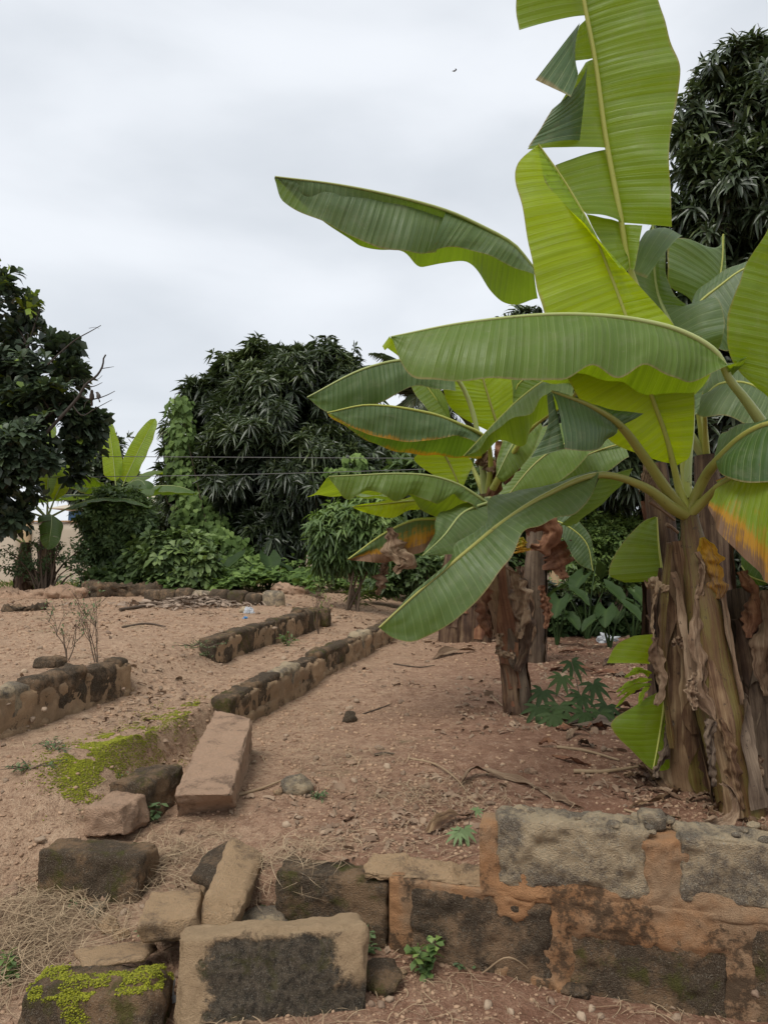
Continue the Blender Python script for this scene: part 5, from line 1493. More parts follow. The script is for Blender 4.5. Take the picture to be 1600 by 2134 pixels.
# --- dense mango tree in the middle
D = 16.0
mango_l = lobes_px([(505, 800, 70, 62), (545, 770, 70, 50), (650, 790, 92, 62), (450, 850, 70, 62), (560, 860, 115, 95, -0.6), (680, 880, 95, 90), (420, 950, 70, 90), (520, 970, 110, 95, -0.9), (640, 980, 120, 95, -1.0), (730, 930, 80, 100), (400, 1030, 48, 60), (480, 1080, 80, 65, -0.4), (590, 1090, 110, 62, -0.9), (690, 1080, 90, 70, -0.5), (790, 960, 85, 80, 0.4), (820, 1060, 80, 80, 0.5), (605, 750, 45, 30), (710, 790, 45, 55)], D)
bt = P(602, 1215, D); bt[2] = gz(bt[0], bt[1])
mango = thing('mango_tree', bt, 'round dense dark mango tree in the middle with creeper on one flank', 'tree', 'mango trees')
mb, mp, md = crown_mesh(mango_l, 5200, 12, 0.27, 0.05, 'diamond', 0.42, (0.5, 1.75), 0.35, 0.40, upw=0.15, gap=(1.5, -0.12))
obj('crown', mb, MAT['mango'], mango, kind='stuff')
limbs(mango, bt, mango_l, 0.17, 0.1, 5, n_limb=9, twigs=mp)
# creeper hanging over its left side and running down to the ground
vine = thing('creeper', P(440, 1225, 14.2) * [1, 1, 0] + [0, 0, 0.2], 'bright green creeper curtain climbing the flank of the middle mango tree', 'creeper')
vl = lobes_px([(372, 850, 24, 26), (378, 900, 26, 50), (372, 960, 26, 50), (385, 1010, 30, 46), (405, 1060, 38, 46), (428, 1110, 48, 42), (400, 1080, 40, 40), (455, 1150, 62, 44, -0.4), (480, 1190, 70, 34, -0.9), (420, 1195, 70, 32, -0.8), (742, 965, 24, 20, -.6), (700, 985, 26, 12, -.7)], 14.6)
mb = MB(); p, d = lobe_points(vl, 3300, 0.25, (0.7, 1.05))
out = nrm(d + np.array([-0.2, -0.7, 0.25]))
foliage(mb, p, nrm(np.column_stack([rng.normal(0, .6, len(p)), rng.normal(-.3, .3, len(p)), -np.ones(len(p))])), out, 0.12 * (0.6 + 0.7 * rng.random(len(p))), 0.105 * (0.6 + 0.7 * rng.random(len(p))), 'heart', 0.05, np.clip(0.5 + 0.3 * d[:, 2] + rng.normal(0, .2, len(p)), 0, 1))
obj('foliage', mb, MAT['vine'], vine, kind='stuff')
m = MB()
for k, (x, y) in enumerate(((380, 860), (372, 930), (390, 1010), (420, 1080), (450, 1130))):
    tube(m, [P(470 + k * 6, 1228, 14.0), P(440, 1130, 14.3), P(x + 12, y + 60, 14.5), P(x, y, 14.5)], [0.014, 0.012, 0.008, 0.004], 5, 14, seed=k)
obj('stem', m, MAT['twig'], vine)
# thin tendrils swinging off the flank
for k, pts in enumerate(([(368, 850, 14.4), (378, 832), (372, 818), (364, 826), (366, 842, 14.4)], [(350, 900, 14.4), (338, 905), (330, 898, 14.4)], [(362, 1000, 14.4), (346, 985), (350, 960, 14.4)], [(372, 1060, 14.3), (352, 1050), (344, 1030, 14.3)])):
    m = MB(); tube(m, PXi(pts), [0.004] * 4, 4, 14, False, seed=k); obj('tendril', m, MAT['twig'], vine)

# --- mango tree rising behind the banana clump
D = 9.6
mr_l = lobes_px([(1560, 150, 80, 70), (1600, 110, 60, 50), (1490, 230, 72, 55), (1560, 270, 110, 95), (1640, 250, 110, 130), (1455, 330, 55, 75), (1520, 400, 105, 95, -.2), (1620, 430, 110, 110, -.3), (1450, 430, 55, 60), (1500, 520, 100, 70, -.2), (1600, 560, 100, 90), (1420, 600, 120, 90, .6), (1300, 760, 140, 120, .8), (1180, 860, 100, 90, 1.0), (1480, 800, 150, 150, .8), (1620, 850, 120, 160, .6), (1300, 960, 110, 90, 1.0), (1150, 720, 70, 60, 1.2), (1105, 672, 44, 26, 1.0), (1540, 1010, 110, 100, .8), (1420, 980, 110, 90, .9), (1220, 1010, 80, 55, 1.2)], D)
bt = P(1500, 1400, 10.4); bt[2] = gz(bt[0], bt[1])
mango2 = thing('mango_tree', bt, 'tall dark mango tree rising behind the banana clump', 'tree', 'mango trees')
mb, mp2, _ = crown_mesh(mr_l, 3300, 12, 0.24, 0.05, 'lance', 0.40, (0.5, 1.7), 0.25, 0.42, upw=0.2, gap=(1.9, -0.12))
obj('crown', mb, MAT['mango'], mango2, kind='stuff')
limbs(mango2, bt, mr_l, 0.16, 0.1, 9, n_limb=12, twigs=mp2)
for k, pts in enumerate(([(1560, 105, 9.5), (1545, 80), (1522, 58, 9.5)], [(1590, 90, 9.5), (1585, 70), (1578, 48, 9.5)], [(1440, 210, 9.5), (1436, 185), (1434, 170, 9.5)])):
    m = MB(); tube(m, PXi(pts), [0.008, 0.005, 0.003], 5, 8, seed=k); obj('twig', m, MAT['twig'], mango2)

# --- broadleaf tree at the left edge with bare dead branches
D = 11.6
lt_l = lobes_px([(-20, 590, 42, 50), (12, 640, 38, 50), (55, 660, 26, 34), (60, 720, 62, 52), (-10, 740, 70, 80), (120, 735, 38, 26), (145, 718, 20, 18), (75, 800, 70, 60), (-20, 850, 80, 80), (125, 785, 36, 26), (110, 860, 70, 50, -.3), (170, 880, 36, 24), (205, 880, 18, 12), (50, 930, 90, 65, -.4), (150, 930, 52, 34), (130, 975, 45, 30, .2), (20, 1005, 80, 50, -.3), (-40, 1040, 80, 70), (15, 1070, 52, 30, -.2), (152, 704, 17, 12), (162, 800, 20, 11), (152, 770, 24, 13), (202, 868, 22, 11), (188, 902, 24, 11), (196, 938, 15, 11), (58, 632, 13, 22), (4, 585, 15, 24), (100, 700, 18, 12), (175, 860, 16, 10)], D)
bt = P(-70, 1240, D); bt[2] = gz(bt[0], bt[1])
lt = thing('broadleaf_tree', bt, 'dark broadleaf tree with rounded glossy leaves and bare dead twigs', 'tree')
fresh = [P(60, 628, D), P(46, 706, D - .3), P(4, 572, D)]
def lt_tone(p, t):
    hit = np.zeros(len(p), bool)
    for f in fresh:
        hit |= np.linalg.norm((p - f) * [1, 0.25, 1], axis=1) < 0.14
    return np.where(hit, 1.0, np.minimum(t, 0.86))
mb, lp, _ = crown_mesh(lt_l, 1500, 8, 0.19, 0.095, 'obovate', 0.15, (0.5, 1.45), 0.10, 0.42, upw=0.5, tone_fn=lt_tone, gap=(2.3, 0.06))
obj('crown', mb, MAT['broad'], lt, kind='stuff')
limbs(lt, bt, lt_l, 0.13, 0.2, 13, n_limb=9, twigs=lp)
DB = D - 0.6
for k, (pts, r0) in enumerate((
        ([(95, 905, DB), (122, 875), (162, 830), (179, 802), (203, 782), (215, 761), (216, 748), (221, 739, DB)], 0.026),
        ([(100, 760, DB), (126, 735), (158, 708), (190, 690), (211, 678, DB)], 0.012),
        ([(213, 768, DB), (226, 766), (238, 764, DB)], 0.006),
        ([(170, 825, DB), (182, 831), (200, 831), (222, 824), (240, 815, DB)], 0.010),
        ([(176, 806, DB), (196, 805), (214, 797, DB)], 0.008),
        ([(150, 842, DB), (172, 866), (198, 852), (234, 833, DB)], 0.009),
        ([(172, 812, DB), (176, 796), (172, 790, DB)], 0.005),
        ([(190, 792, DB), (205, 790), (214, 782, DB)], 0.005),
        ([(84, 788, DB), (100, 782), (118, 768, DB)], 0.006),
        ([(150, 845, DB), (156, 832), (154, 822, DB)], 0.005),
        ([(176, 850, DB), (180, 838), (190, 832, DB)], 0.005),
        ([(186, 684, DB), (202, 682), (208, 686, DB)], 0.003))):
    m = MB(); tube(m, PXi(pts), [r0 * 1.1, r0 * 0.9, r0 * 0.45], 6, len(pts) * 3, seed=k); obj('dead_branch', m, MAT['deadwood'], lt)

# --- far trees glimpsed over the wall
for k, (lob, d, lab, n) in enumerate((
        ([(200, 960, 50, 60), (170, 1000, 50, 50), (230, 1000, 40, 40)], 19.0, 'small dark tree filling the gap behind the erect banana leaves', 420),
        ([(272, 1000, 18, 16), (262, 1030, 26, 26), (290, 1060, 26, 30)], 26.0, 'tiny round far tree beside the erect banana leaves', 200),
        ([(352, 1040, 22, 26), (340, 1080, 30, 30), (375, 1075, 30, 40)], 21.0, 'small far tree at the foot of the creeper', 260),
        ([(880, 1010, 90, 80), (960, 1060, 110, 90), (1060, 1040, 100, 90), (1160, 1080, 100, 80), (1000, 1150, 120, 70), (870, 1130, 60, 70)], 14.0, 'dark leafy tree behind the slim banana stems', 1500),
        ([(1380, 1120, 100, 80), (1480, 1130, 100, 110), (1580, 1130, 90, 110), (1340, 1220, 90, 70), (1560, 1240, 90, 80)], 14.5, 'dark leafy tree filling the back behind the thick stems', 1300))):
    L_ = lobes_px(lob, d)
    b = P(lob[0][0], 1225, d); b[2] = gz(b[0], b[1])
    tr = thing('far_tree', b, lab, 'tree', 'background trees')
    mb, pp, _ = crown_mesh(L_, n, 9, 0.17 + 0.004 * d, 0.06 + 0.002 * d, 'diamond', 0.25, (0.5, 1.6), 0.4, 0.25)
    obj('crown', mb, MAT['mango' if k in (0, 2, 4) else 'bush'], tr, kind='stuff')
    limbs(tr, b, L_, 0.08, 0.2, 20 + k, n_limb=3)

# --- coconut palm far behind
D = 19.0
cp = P(886, 842, D)
palm = thing('coconut_palm', (cp[0], D, gz(cp[0], D)), 'coconut palm with feathery fronds far behind the banana leaves', 'palm tree')
m = MB(); tube(m, [(cp[0] + .3, D, 0), (cp[0] + .1, D, 2.2), cp], [0.16, 0.12, 0.1], 10, 20, True, 0.006, 6, 3); obj('trunk', m, MAT['bark'], palm)
for k in range(13):
    r = random.Random(300 + k)
    az, el = k * 2.4, r.uniform(0.1, 1.35)
    n = 26
    s = np.linspace(0, 1, n)
    e = el - (1.1 + r.random() * 0.5) * s ** 1.4
    h = np.concatenate([[0], np.cumsum(np.cos(e[:-1]))]) * 2.2 / n
    z = np.concatenate([[0], np.cumsum(np.sin(e[:-1]))]) * 2.2 / n
    path = cp + np.stack([np.sin(az) * h, np.cos(az) * h, z], -1)
    m = MB(); tube(m, path[::5], [0.03, 0.02, 0.006], 5, 20, seed=k)
    T = nrm(np.gradient(path, axis=0)); S = nrm(np.cross(T, UP) + 1e-4)
    for sg in (-1, 1):
        ss = np.repeat(np.linspace(0.12, 1, 46), 1)
        pos = np.stack([np.interp(ss, s, path[:, i]) for i in range(3)], -1)
        tt = np.stack([np.interp(ss, s, T[:, i]) for i in range(3)], -1); sd = np.stack([np.interp(ss, s, S[:, i]) for i in range(3)], -1)
        dirs = nrm(sd * sg + tt * 0.9 - UP * 0.25 + rng.normal(0, .08, pos.shape))
        foliage(m, pos, dirs, np.tile(UP, (46, 1)), 0.55 * np.sin(np.pi * np.clip(ss * 0.9 + 0.1, 0, 1)) + 0.12, 0.03, 'diamond', 0.35)
    obj('frond', m, MAT['mango'], palm)

# --- shrubs
def shrub(name, lab, lob, d, n, k, L, W, tmpl, mat, cat='shrub', droop=0.25, spread=(0.5, 1.5), group='shrubs at the back of the plot', stems=5, upw=0.4, inner=0.35, tone_fn=None, base_px=None):
    L_ = lobes_px(lob, d)
    bx = base_px or np.mean([l[0] for l in lob])
    b = P(bx, 1220, d); b[2] = gz(b[0], b[1])
    sh = thing(name, b, lab, cat, group)
    mb, pp, _ = crown_mesh(L_, n, k, L, W, tmpl, droop, spread, inner, 0.3, upw=upw, tone_fn=tone_fn)
    obj('foliage', mb, MAT[mat], sh, kind='stuff')
    r = random.Random(int(bx))
    m = MB()
    for j in range(stems):
        q = pp[r.randrange(len(pp))]
        b2 = b + np.array([r.uniform(-.12, .12), r.uniform(-.1, .1), -0.05])
        tube(m, [b2, b2 * 0.5 + q * 0.5 + np.array([0, 0, .1]), q], [0.022, 0.016, 0.006], 6, 10, seed=j)
    obj('stem', m, MAT['twig'], sh)
    return sh

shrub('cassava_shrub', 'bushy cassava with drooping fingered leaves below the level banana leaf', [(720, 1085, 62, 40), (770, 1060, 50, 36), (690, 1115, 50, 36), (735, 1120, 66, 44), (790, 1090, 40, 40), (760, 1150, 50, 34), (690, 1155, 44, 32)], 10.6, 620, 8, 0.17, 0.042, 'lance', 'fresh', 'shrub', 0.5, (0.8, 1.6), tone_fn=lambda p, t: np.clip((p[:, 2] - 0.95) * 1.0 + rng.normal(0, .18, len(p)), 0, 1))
shrub('leafy_bush', 'tall small leaved dark bush in front of the far banana plants', [(240, 1045, 50, 34), (275, 1080, 50, 46), (215, 1090, 52, 46), (250, 1130, 62, 48), (205, 1140, 40, 40), (240, 1180, 56, 34)], 12.9, 1500, 7, 0.10, 0.05, 'diamond', 'bush', 'bush', upw=0.3)
shrub('broadleaf_shrub', 'large leaved bright shrub at the foot of the creeper', [(330, 1130, 46, 24), (385, 1130, 46, 24), (350, 1165, 60, 34, -.2), (410, 1170, 50, 34, -.2), (300, 1170, 40, 34), (370, 1205, 70, 26, -.3)], 12.4, 420, 7, 0.19, 0.09, 'obovate', 'bush', 'shrub', 0.3, (0.7, 1.5), tone_fn=lambda p, t: np.clip(t + 0.25 + rng.normal(0, .2, len(p)), 0, 1))
shrub('broadleaf_shrub', 'low dark leafy shrub between the bush and the earth bank', [(250, 1205, 60, 24), (300, 1215, 50, 20), (210, 1215, 34, 16)], 12.3, 200, 6, 0.20, 0.10, 'obovate', 'bush', 'shrub', 0.3, (0.6, 1.4))
shrub('light_bush', 'pale green bush glimpsed between the banana stems', [(1230, 1090, 60, 40), (1280, 1120, 66, 52), (1215, 1150, 60, 46), (1300, 1180, 60, 46), (1235, 1200, 60, 34), (1340, 1110, 40, 50)], 10.8, 1500, 8, 0.08, 0.04, 'diamond', 'fresh', 'bush', upw=0.6, tone_fn=lambda p, t: np.clip(t + 0.35, 0, 1))
shrub('leafy_bush', 'dark low bush behind the slim banana stem and its dry leaves', [(860, 1180, 60, 40), (930, 1190, 60, 40), (800, 1215, 50, 24), (1000, 1220, 80, 40), (900, 1225, 60, 24)], 12.0, 700, 7, 0.12, 0.06, 'diamond', 'bush', 'bush')
shrub('leafy_bush', 'dark low bush in the shade behind the taro leaves', [(1180, 1250, 70, 30), (1270, 1250, 70, 34), (1350, 1260, 60, 40), (1480, 1250, 90, 50), (1100, 1240, 60, 40)], 11.6, 700, 7, 0.13, 0.06, 'diamond', 'mango', 'bush')
shrub('twiggy_weed', 'thin yellowish weed bush around the far banana stems', [(30, 1160, 40, 24), (85, 1150, 60, 30), (140, 1150, 44, 28), (60, 1185, 60, 20), (165, 1175, 30, 18)], 12.0, 260, 6, 0.07, 0.035, 'diamond', 'weed', 'weed', inner=0, stems=22, upw=0.9)

shrub('leafy_bush', 'very low dark leaves carpeting the shade between the slim and the thick stems', [(1170, 1300, 46, 20), (1240, 1300, 50, 22), (1320, 1306, 50, 22), (1400, 1300, 50, 26), (1500, 1300, 60, 30)], 9.9, 420, 6, 0.14, 0.08, 'obovate', 'cassava', 'bush', stems=3)
# creeping ground cover of vine leaves at the edge of the soil
mb = MB()
pts = []
for _ in range(4600):
    px = rng.uniform(330, 860) ** 1.0
    y = 11.7 + 3.0 * rng.random() ** 1.3 + 0.4 * math.sin(px / 37.0)
    x = (px - 800) / F_PX * y
    edge = 11.75 + 0.35 * math.sin(px / 29.0) + (1.2 if px > 650 else 0)
    if y < edge: continue
    hump = 0.20 + 0.2 * vnoise(np.array([[x * 1.6, y * 1.6, 0]]), 5)[0] + 0.16 * (y - 12.0)
    pts.append((x, y, gz(x, y) + max(0.03, hump) * rng.uniform(0.5, 1)))
pts = np.array(pts)
foliage(mb, pts, np.column_stack([rng.normal(0, 1, (len(pts), 2)) + [0, -0.6], rng.normal(-.1, .25, len(pts))]), np.column_stack([rng.normal(0, .3, (len(pts), 2)) + [0, -.35], np.ones(len(pts))]), 0.13 * (0.6 + 0.7 * rng.random(len(pts))), 0.115 * (0.6 + 0.7 * rng.random(len(pts))), 'heart', 0.05)
obj('ground_cover', mb, MAT['vine'], None, 'mat of green vine leaves spreading over the edge of the soil', 'ground cover', kind='stuff')

# grass at the back left and under the far wall, and green undergrowth all along
mb = MB()
N = 5200
gxs = rng.uniform(-13, 12, N); gys = 12.7 + 8.5 * rng.random(N) ** 1.2
gp = np.column_stack([gxs, gys, zt(gxs, gys)])
foliage(mb, gp, np.column_stack([rng.normal(0, .45, (N, 2)), np.ones(N)]), np.column_stack([rng.normal(0, 1, (N, 2)), np.zeros(N)]), 0.16 * (0.5 + rng.random(N)), 0.022, 'diamond', 0.25)
obj('grass', mb, MAT['grass'], None, 'thin yellow green grass growing behind the far earth banks', 'grass', kind='stuff')
mb = MB()
N = 5200
gxs = rng.uniform(-6.5, 11, N); gys = 13.2 + 7.5 * rng.random(N)
hh = 0.25 + 0.5 * np.clip(vnoise(np.column_stack([gxs, gys, np.zeros(N)]) * 0.7, 9) + 0.4, 0, 1)
gp = np.column_stack([gxs, gys, zt(gxs, gys) + hh * rng.random(N)])
foliage(mb, gp, nrm(rng.normal(0, 1, (N, 3)) + [0, 0, .4]), np.tile(UP, (N, 1)) + rng.normal(0, .3, (N, 3)), 0.13 * (0.6 + .7 * rng.random(N)), 0.07, 'obovate', 0.2)
obj('undergrowth', mb, MAT['bush'], None, 'tangled green undergrowth below the trees at the back', 'undergrowth', kind='stuff')

# --- taro plants with big heart leaves
def big_leaf(c, d, up, L, W, n=9, cup=0.12):
    """a broad heart leaf as a curved grid"""
    d = nrm(np.asarray(d, float)); s = nrm(np.cross(d, up)); nn = np.cross(s, d)
    u = np.linspace(0, 1, n * 2); v = np.linspace(-1, 1, n)
    prof = np.sin(np.pi * np.clip(u * 0.86 + 0.14, 0, 1)) ** 0.7 * (1 - 0.25 * u)
    uu = (u[:, None] - 0.28 * np.abs(v)[None] * np.exp(-u * 5)[:, None] * 1.4)
    V = np.asarray(c) + d * (uu * L)[..., None] + s * (v[None] * prof[:, None] * W / 2)[..., None] + nn * (cup * L * (v ** 2)[None] * (0.3 + prof)[:, None] - 0.25 * L * (u ** 2)[:, None] + 0.02 * L * np.sin(u * 20)[:, None] * (np.abs(v) ** 2)[None])[..., None]
    A = np.stack([np.broadcast_to(0.3 + 0.5 * (1 - np.abs(v))[None] ** 8, uu.shape), np.broadcast_to(u[:, None], uu.shape), np.full(uu.shape, .2)], -1)
    m = MB(); m.add(V.reshape(-1, 3), grid_faces(len(u), n), A.reshape(-1, 3))
    return m

def taro(bx, by, d, leaves, lab, mat='cassava'):
    b = P(bx, by, d); b[2] = gz(b[0], b[1])
    tp = thing('taro_plant', b, lab, 'taro plant', 'taro plants')
    for k, (px, py, dd, L, az) in enumerate(leaves):
        c = P(px, py, d + dd)
        m = MB(); tube(m, [b - UP * 0.03, b * 0.5 + c * 0.5 + np.array([0, 0, 0.08]), c], [0.016, 0.012, 0.007], 6, 12, seed=k); st = obj('stalk', m, MAT['cassava'], tp)
        dirv = np.array([math.sin(az), math.cos(az), -0.45])
        obj('leaf', big_leaf(c, dirv, UP + nrm(dirv) * 0.5, L, L * 0.8), MAT[mat], tp)
taro(1222, 1330, 9.6, [(1215, 1200, 0.1, 0.36, -2.4), (1262, 1222, 0, 0.36, 2.6), (1190, 1248, -.1, 0.30, -2.0), (1300, 1250, .1, 0.30, 2.0), (1240, 1180, .4, 0.30, 0.6), (1170, 1225, .3, 0.26, -1.2)], 'taro plant with broad dark leaves beside the bush glimpsed between stems')
taro(1318, 1335, 9.2, [(1322, 1235, 0, 0.34, 2.9), (1350, 1225, 0.1, 0.34, 1.8), (1290, 1275, -.2, 0.24, -2.6), (1345, 1290, -.2, 0.22, 2.2)], 'taro plant in deep shade close behind the dead dark stem')
taro(1160, 1335, 9.0, [(1165, 1250, 0, 0.34, -2.7), (1190, 1230, .2, 0.3, 2.4), (1140, 1265, .1, 0.26, -1.8), (1185, 1285, -.1, 0.24, 2.8)], 'taro plant between the rust crowned stem and the pale bush')
taro(1270, 1345, 8.8, [(1262, 1270, 0, 0.32, -2.8), (1300, 1262, .1, 0.3, 2.5), (1240, 1290, -.1, 0.24, -2.0)], 'lowest taro plant, in front of the other dark taros')
taro(560, 1228, 13.0, [(560, 1160, 0, 0.5, 2.8), (505, 1160, 0.1, 0.48, -2.4), (585, 1180, 0.1, 0.4, 1.8), (535, 1185, -.1, 0.3, 3.3)], 'far taro plant with grey green leaves under the middle mango tree')

# --- palm-leaved cassava seedlings
def palmate(mb, c, nrmv, fwd, size, lobes=7, wide=0.24, tone=0.5):
    nrmv = nrm(np.asarray(nrmv, float)); fwd = nrm(np.asarray(fwd, float) - nrmv * np.dot(fwd, nrmv)); sd = np.cross(nrmv, fwd)
    an = np.linspace(-1.95, 1.95, lobes)
    dirs = np.cos(an)[:, None] * fwd + np.sin(an)[:, None] * sd
    ln = size * (1 - 0.16 * np.abs(an))
    foliage(mb, np.tile(np.asarray(c, float), (lobes, 1)), dirs, np.tile(nrmv, (lobes, 1)), ln, ln * wide * 1.15, 'lance', 0.22, np.full(lobes, tone))

def cassava(base, leaves, lab, cat='plant', mat='cassava', stem_r=0.006, group=None, name='cassava_plant'):
    t_ = thing(name, base, lab, cat, group)
    for k, (c, nv, fw, sz, tn) in enumerate(leaves):
        m = MB(); palmate(m, c, nv, fw, sz, tone=tn)
        lf = obj('leaf', m, MAT[mat], t_)
        m = MB(); tube(m, [base - UP * .02, np.asarray(base) * 0.4 + np.asarray(c) * 0.6 + np.array([0, 0, 0.03]), c], [stem_r, stem_r * 0.7, stem_r * 0.4], 5, 9, seed=k); obj('stalk', m, MAT['twig'], lf)
    return t_
b = Gt(1215, 1492)
lv = []
r = random.Random(4)
for (px, py, dd) in ((1130, 1440, 0), (1165, 1470, -.15), (1210, 1450, -.1), (1170, 1410, .1), (1235, 1425, .1), (1150, 1490, -.3), (1215, 1485, -.3), (1265, 1470, -.1), (1190, 1380, .3), (1250, 1485, -.25), (1120, 1475, -.2), (1290, 1490, 0)):
    lv.append((P(px, py, 5.3 + dd), (r.uniform(-.3, .3), -0.75, 0.6), (r.uniform(-.6, .6), -0.6, -0.7), r.uniform(0.13, 0.18), r.random()))
cassava(b, lv, 'dark green cassava plant with fingered leaves beside the slim banana stem')
b = Gt(968, 1752)
cassava(b, [(P(966, 1728, b[1] - .02), (0.1, -.7, .7), (0.2, -.5, -.8), 0.07, 0.95), (P(990, 1690, b[1] + .1), (0, -.4, .9), (.6, .2, .2), 0.045, 0.9), (P(955, 1735, b[1] - .03), (-.2, -.6, .8), (-.8, -.2, -.4), 0.06, 1.0)], 'pale seedling with a single fingered leaf on the bare soil', mat='weed', stem_r=0.003, name='cassava_seedling')

# --- small weeds
def weed(px, py, h, n, lab, L=0.035, W=0.02, spread=0.06, mat='weed', tmpl='obovate', stems=4, cat='weed', lean=(0, 0), name='weed'):
    b = Gt(px, py)
    t_ = thing(name, b, lab, cat, 'small weeds among the blocks')
    m = MB(); tops = []
    r = random.Random(int(px * 3 + py))
    for k in range(stems):
        tip = b + np.array([r.uniform(-spread, spread) + lean[0], r.uniform(-spread, spread) + lean[1], h * r.uniform(0.5, 1.05)])
        tops.append(tip)
        tube(m, [b - UP * .01, b * .5 + tip * .5 + np.array([r.uniform(-.01, .01), 0, h * .1]), tip], [0.0025, 0.002, 0.001], 4, 7, seed=k)
    obj('stem', m, MAT['twig'], t_)
    m = MB()
    tops = np.array(tops)
    k = rng.integers(0, stems, n)
    f = rng.random(n) ** 0.6
    pos = b + (tops[k] - b) * f[:, None] + rng.normal(0, .004, (n, 3))
    foliage(m, pos, nrm(rng.normal(0, 1, (n, 3)) * [1, 1, .4] + [0, -.3, .2]), np.tile(UP, (n, 1)) + rng.normal(0, .3, (n, 3)), L * (.6 + .7 * rng.random(n)), W * (.7 + .6 * rng.random(n)), tmpl, 0.2)
    obj('foliage', m, MAT[mat], t_, kind='stuff')
    return t_
weed(892, 2030, 0.11, 60, 'leafy green weed growing against the foot of the orange mortared wall', 0.042, 0.026, 0.06, 'fresh')
weed(318, 1712, 0.10, 40, 'small green weed against the crumbling wall stub', 0.04, 0.024, 0.05, 'weed')
weed(655, 1662, 0.03, 90, 'grey green cushion of weed beside the pale stone', 0.02, 0.008, 0.09, 'weed', 'diamond', 8)
weed(770, 1985, 0.07, 40, 'weed squeezed between the upright block and the wall', 0.03, 0.016, 0.05, 'weed')
weed(960, 2010, 0.02, 26, 'flat little weed on the lower soil below the wall', 0.022, 0.012, 0.05, 'weed')
weed(170, 1880, 0.03, 30, 'tiny weed beneath the dark squarish block', 0.02, 0.01, 0.06, 'weed')
weed(1195, 2042, 0.02, 12, 'tiny sprout on the mossy face of the wall', 0.02, 0.012, 0.015, 'fresh')
weed(20, 2040, 0.07, 60, 'tuft of green weed beside the moss topped block', 0.035, 0.016, 0.06, 'fresh')
weed(560, 1905, 0.06, 30, 'weed sprouting at the end of the low wall', 0.025, 0.012, 0.05, 'weed')
weed(330, 1960, 0.05, 40, 'grey weed tangled beside the flat topped tan chunk', 0.02, 0.01, 0.07, 'weed', 'diamond')
weed(600, 1345, 0.16, 60, 'spindly weed growing between the two parallel walls', 0.05, 0.025, 0.12, 'fresh', 'diamond', 7)
def twiggy(px, py, h, lab, seed, mat='weed', L=0.03):
    b = Gt(px, py)
    t_ = thing('twiggy_shrub', b, lab, 'shrub', 'twiggy shrubs on the platform')
    r = random.Random(seed); m = MB(); tips = []
    def grow(p0, d, ln, rad, lev):
        p1 = p0 + d * ln * 0.5 + np.array([r.uniform(-.1, .1), r.uniform(-.1, .1), 0]) * ln
        p2 = p0 + d * ln
        tube(m, [p0, p1, p2], [rad, rad * 0.8, rad * 0.5], 5, 6, False, seed=seed)
        tips.append(p2); tips.append(p1)
        if lev:
            for _ in range(r.choice((2, 3))):
                dd = nrm(d + np.array([r.uniform(-.8, .8), r.uniform(-.8, .8), r.uniform(-.1, .5)]))
                grow(p0 + d * ln * r.uniform(0.4, 1.0), dd, ln * r.uniform(0.5, 0.8), rad * 0.55, lev - 1)
    for _ in range(3):
        grow(b - UP * .02, nrm(np.array([r.uniform(-.45, .45), r.uniform(-.3, .3), 1.0])), h * r.uniform(.45, .6), 0.0045, 3)
    obj('twigs', m, MAT['twig'], t_)
    tips = np.array(tips); n = 90
    k = rng.integers(0, len(tips), n)
    m = MB(); foliage(m, tips[k] + rng.normal(0, .006, (n, 3)), nrm(rng.normal(0, 1, (n, 3)) + [0, 0, .4]), np.tile(UP, (n, 1)) + rng.normal(0, .3, (n, 3)), L * (.5 + .7 * rng.random(n)), L * 0.4, 'obovate', 0.1)
    obj('foliage', m, MAT[mat], t_, kind='stuff')
twiggy(205, 1398, 0.62, 'bare twiggy shrub with few leaves standing on the weathered wall', 3)
twiggy(140, 1378, 0.4, 'smaller thin twiggy shrub leaning beside the bare one', 8)
twiggy(665, 1322, 0.6, 'tall thin yellowish twiggy weed standing over the mossy wall', 12, 'grass', 0.045)
weed(750, 1260, 0.25, 80, 'grassy tuft at the end of the cleared soil', 0.25, 0.008, 0.2, 'grass', 'diamond', 5)
weed(840, 1240, 0.35, 120, 'fine leaved tuft under the drooping banana leaf', 0.3, 0.008, 0.25, 'grass', 'diamond', 5)
for k, (px, py) in enumerate(((430, 1350), (420, 1365), (110, 1560), (60, 1600), (400, 1345), (225, 1640), (205, 1680), (180, 1700))):
    weed(px, py, 0.03, 60, 'thin patch of grey green ground weed on the platform soil', 0.028, 0.010, 0.16, 'weed', 'diamond', 10)

# ------------------------------------------------------------------ small things on the ground
def on_ground(n, y0, y1, xk=(-0.62, 0.62), gen=rng, power=1.0):
    """points spread over the soil, thinning out with distance"""
    y = y0 * (y1 / y0) ** (gen.random(n) ** power)
    x = y * gen.uniform(*xk, n)
    return np.column_stack([x, y, zt(x, y)])

# gravel: fine, uncountable
mb = MB()
p = on_ground(42000, 2.1, 13.0)
sz = 0.0020 + 0.0070 * rng.random(len(p)) ** 4
sz = sz * (0.6 + 0.26 * p[:, 1])
clump = fbm(p * 1.3, 3, 21)
keep = rng.random(len(p)) < sstep(-0.7, 0.6, clump) + 0.15
scatter_blobs(mb, (p + UP * 0.001)[keep], sz[keep], 0.65)
obj('gravel', mb, MAT['gravel'], None, 'fine gravel and crumbs scattered over the bare soil', 'gravel', kind='stuff')

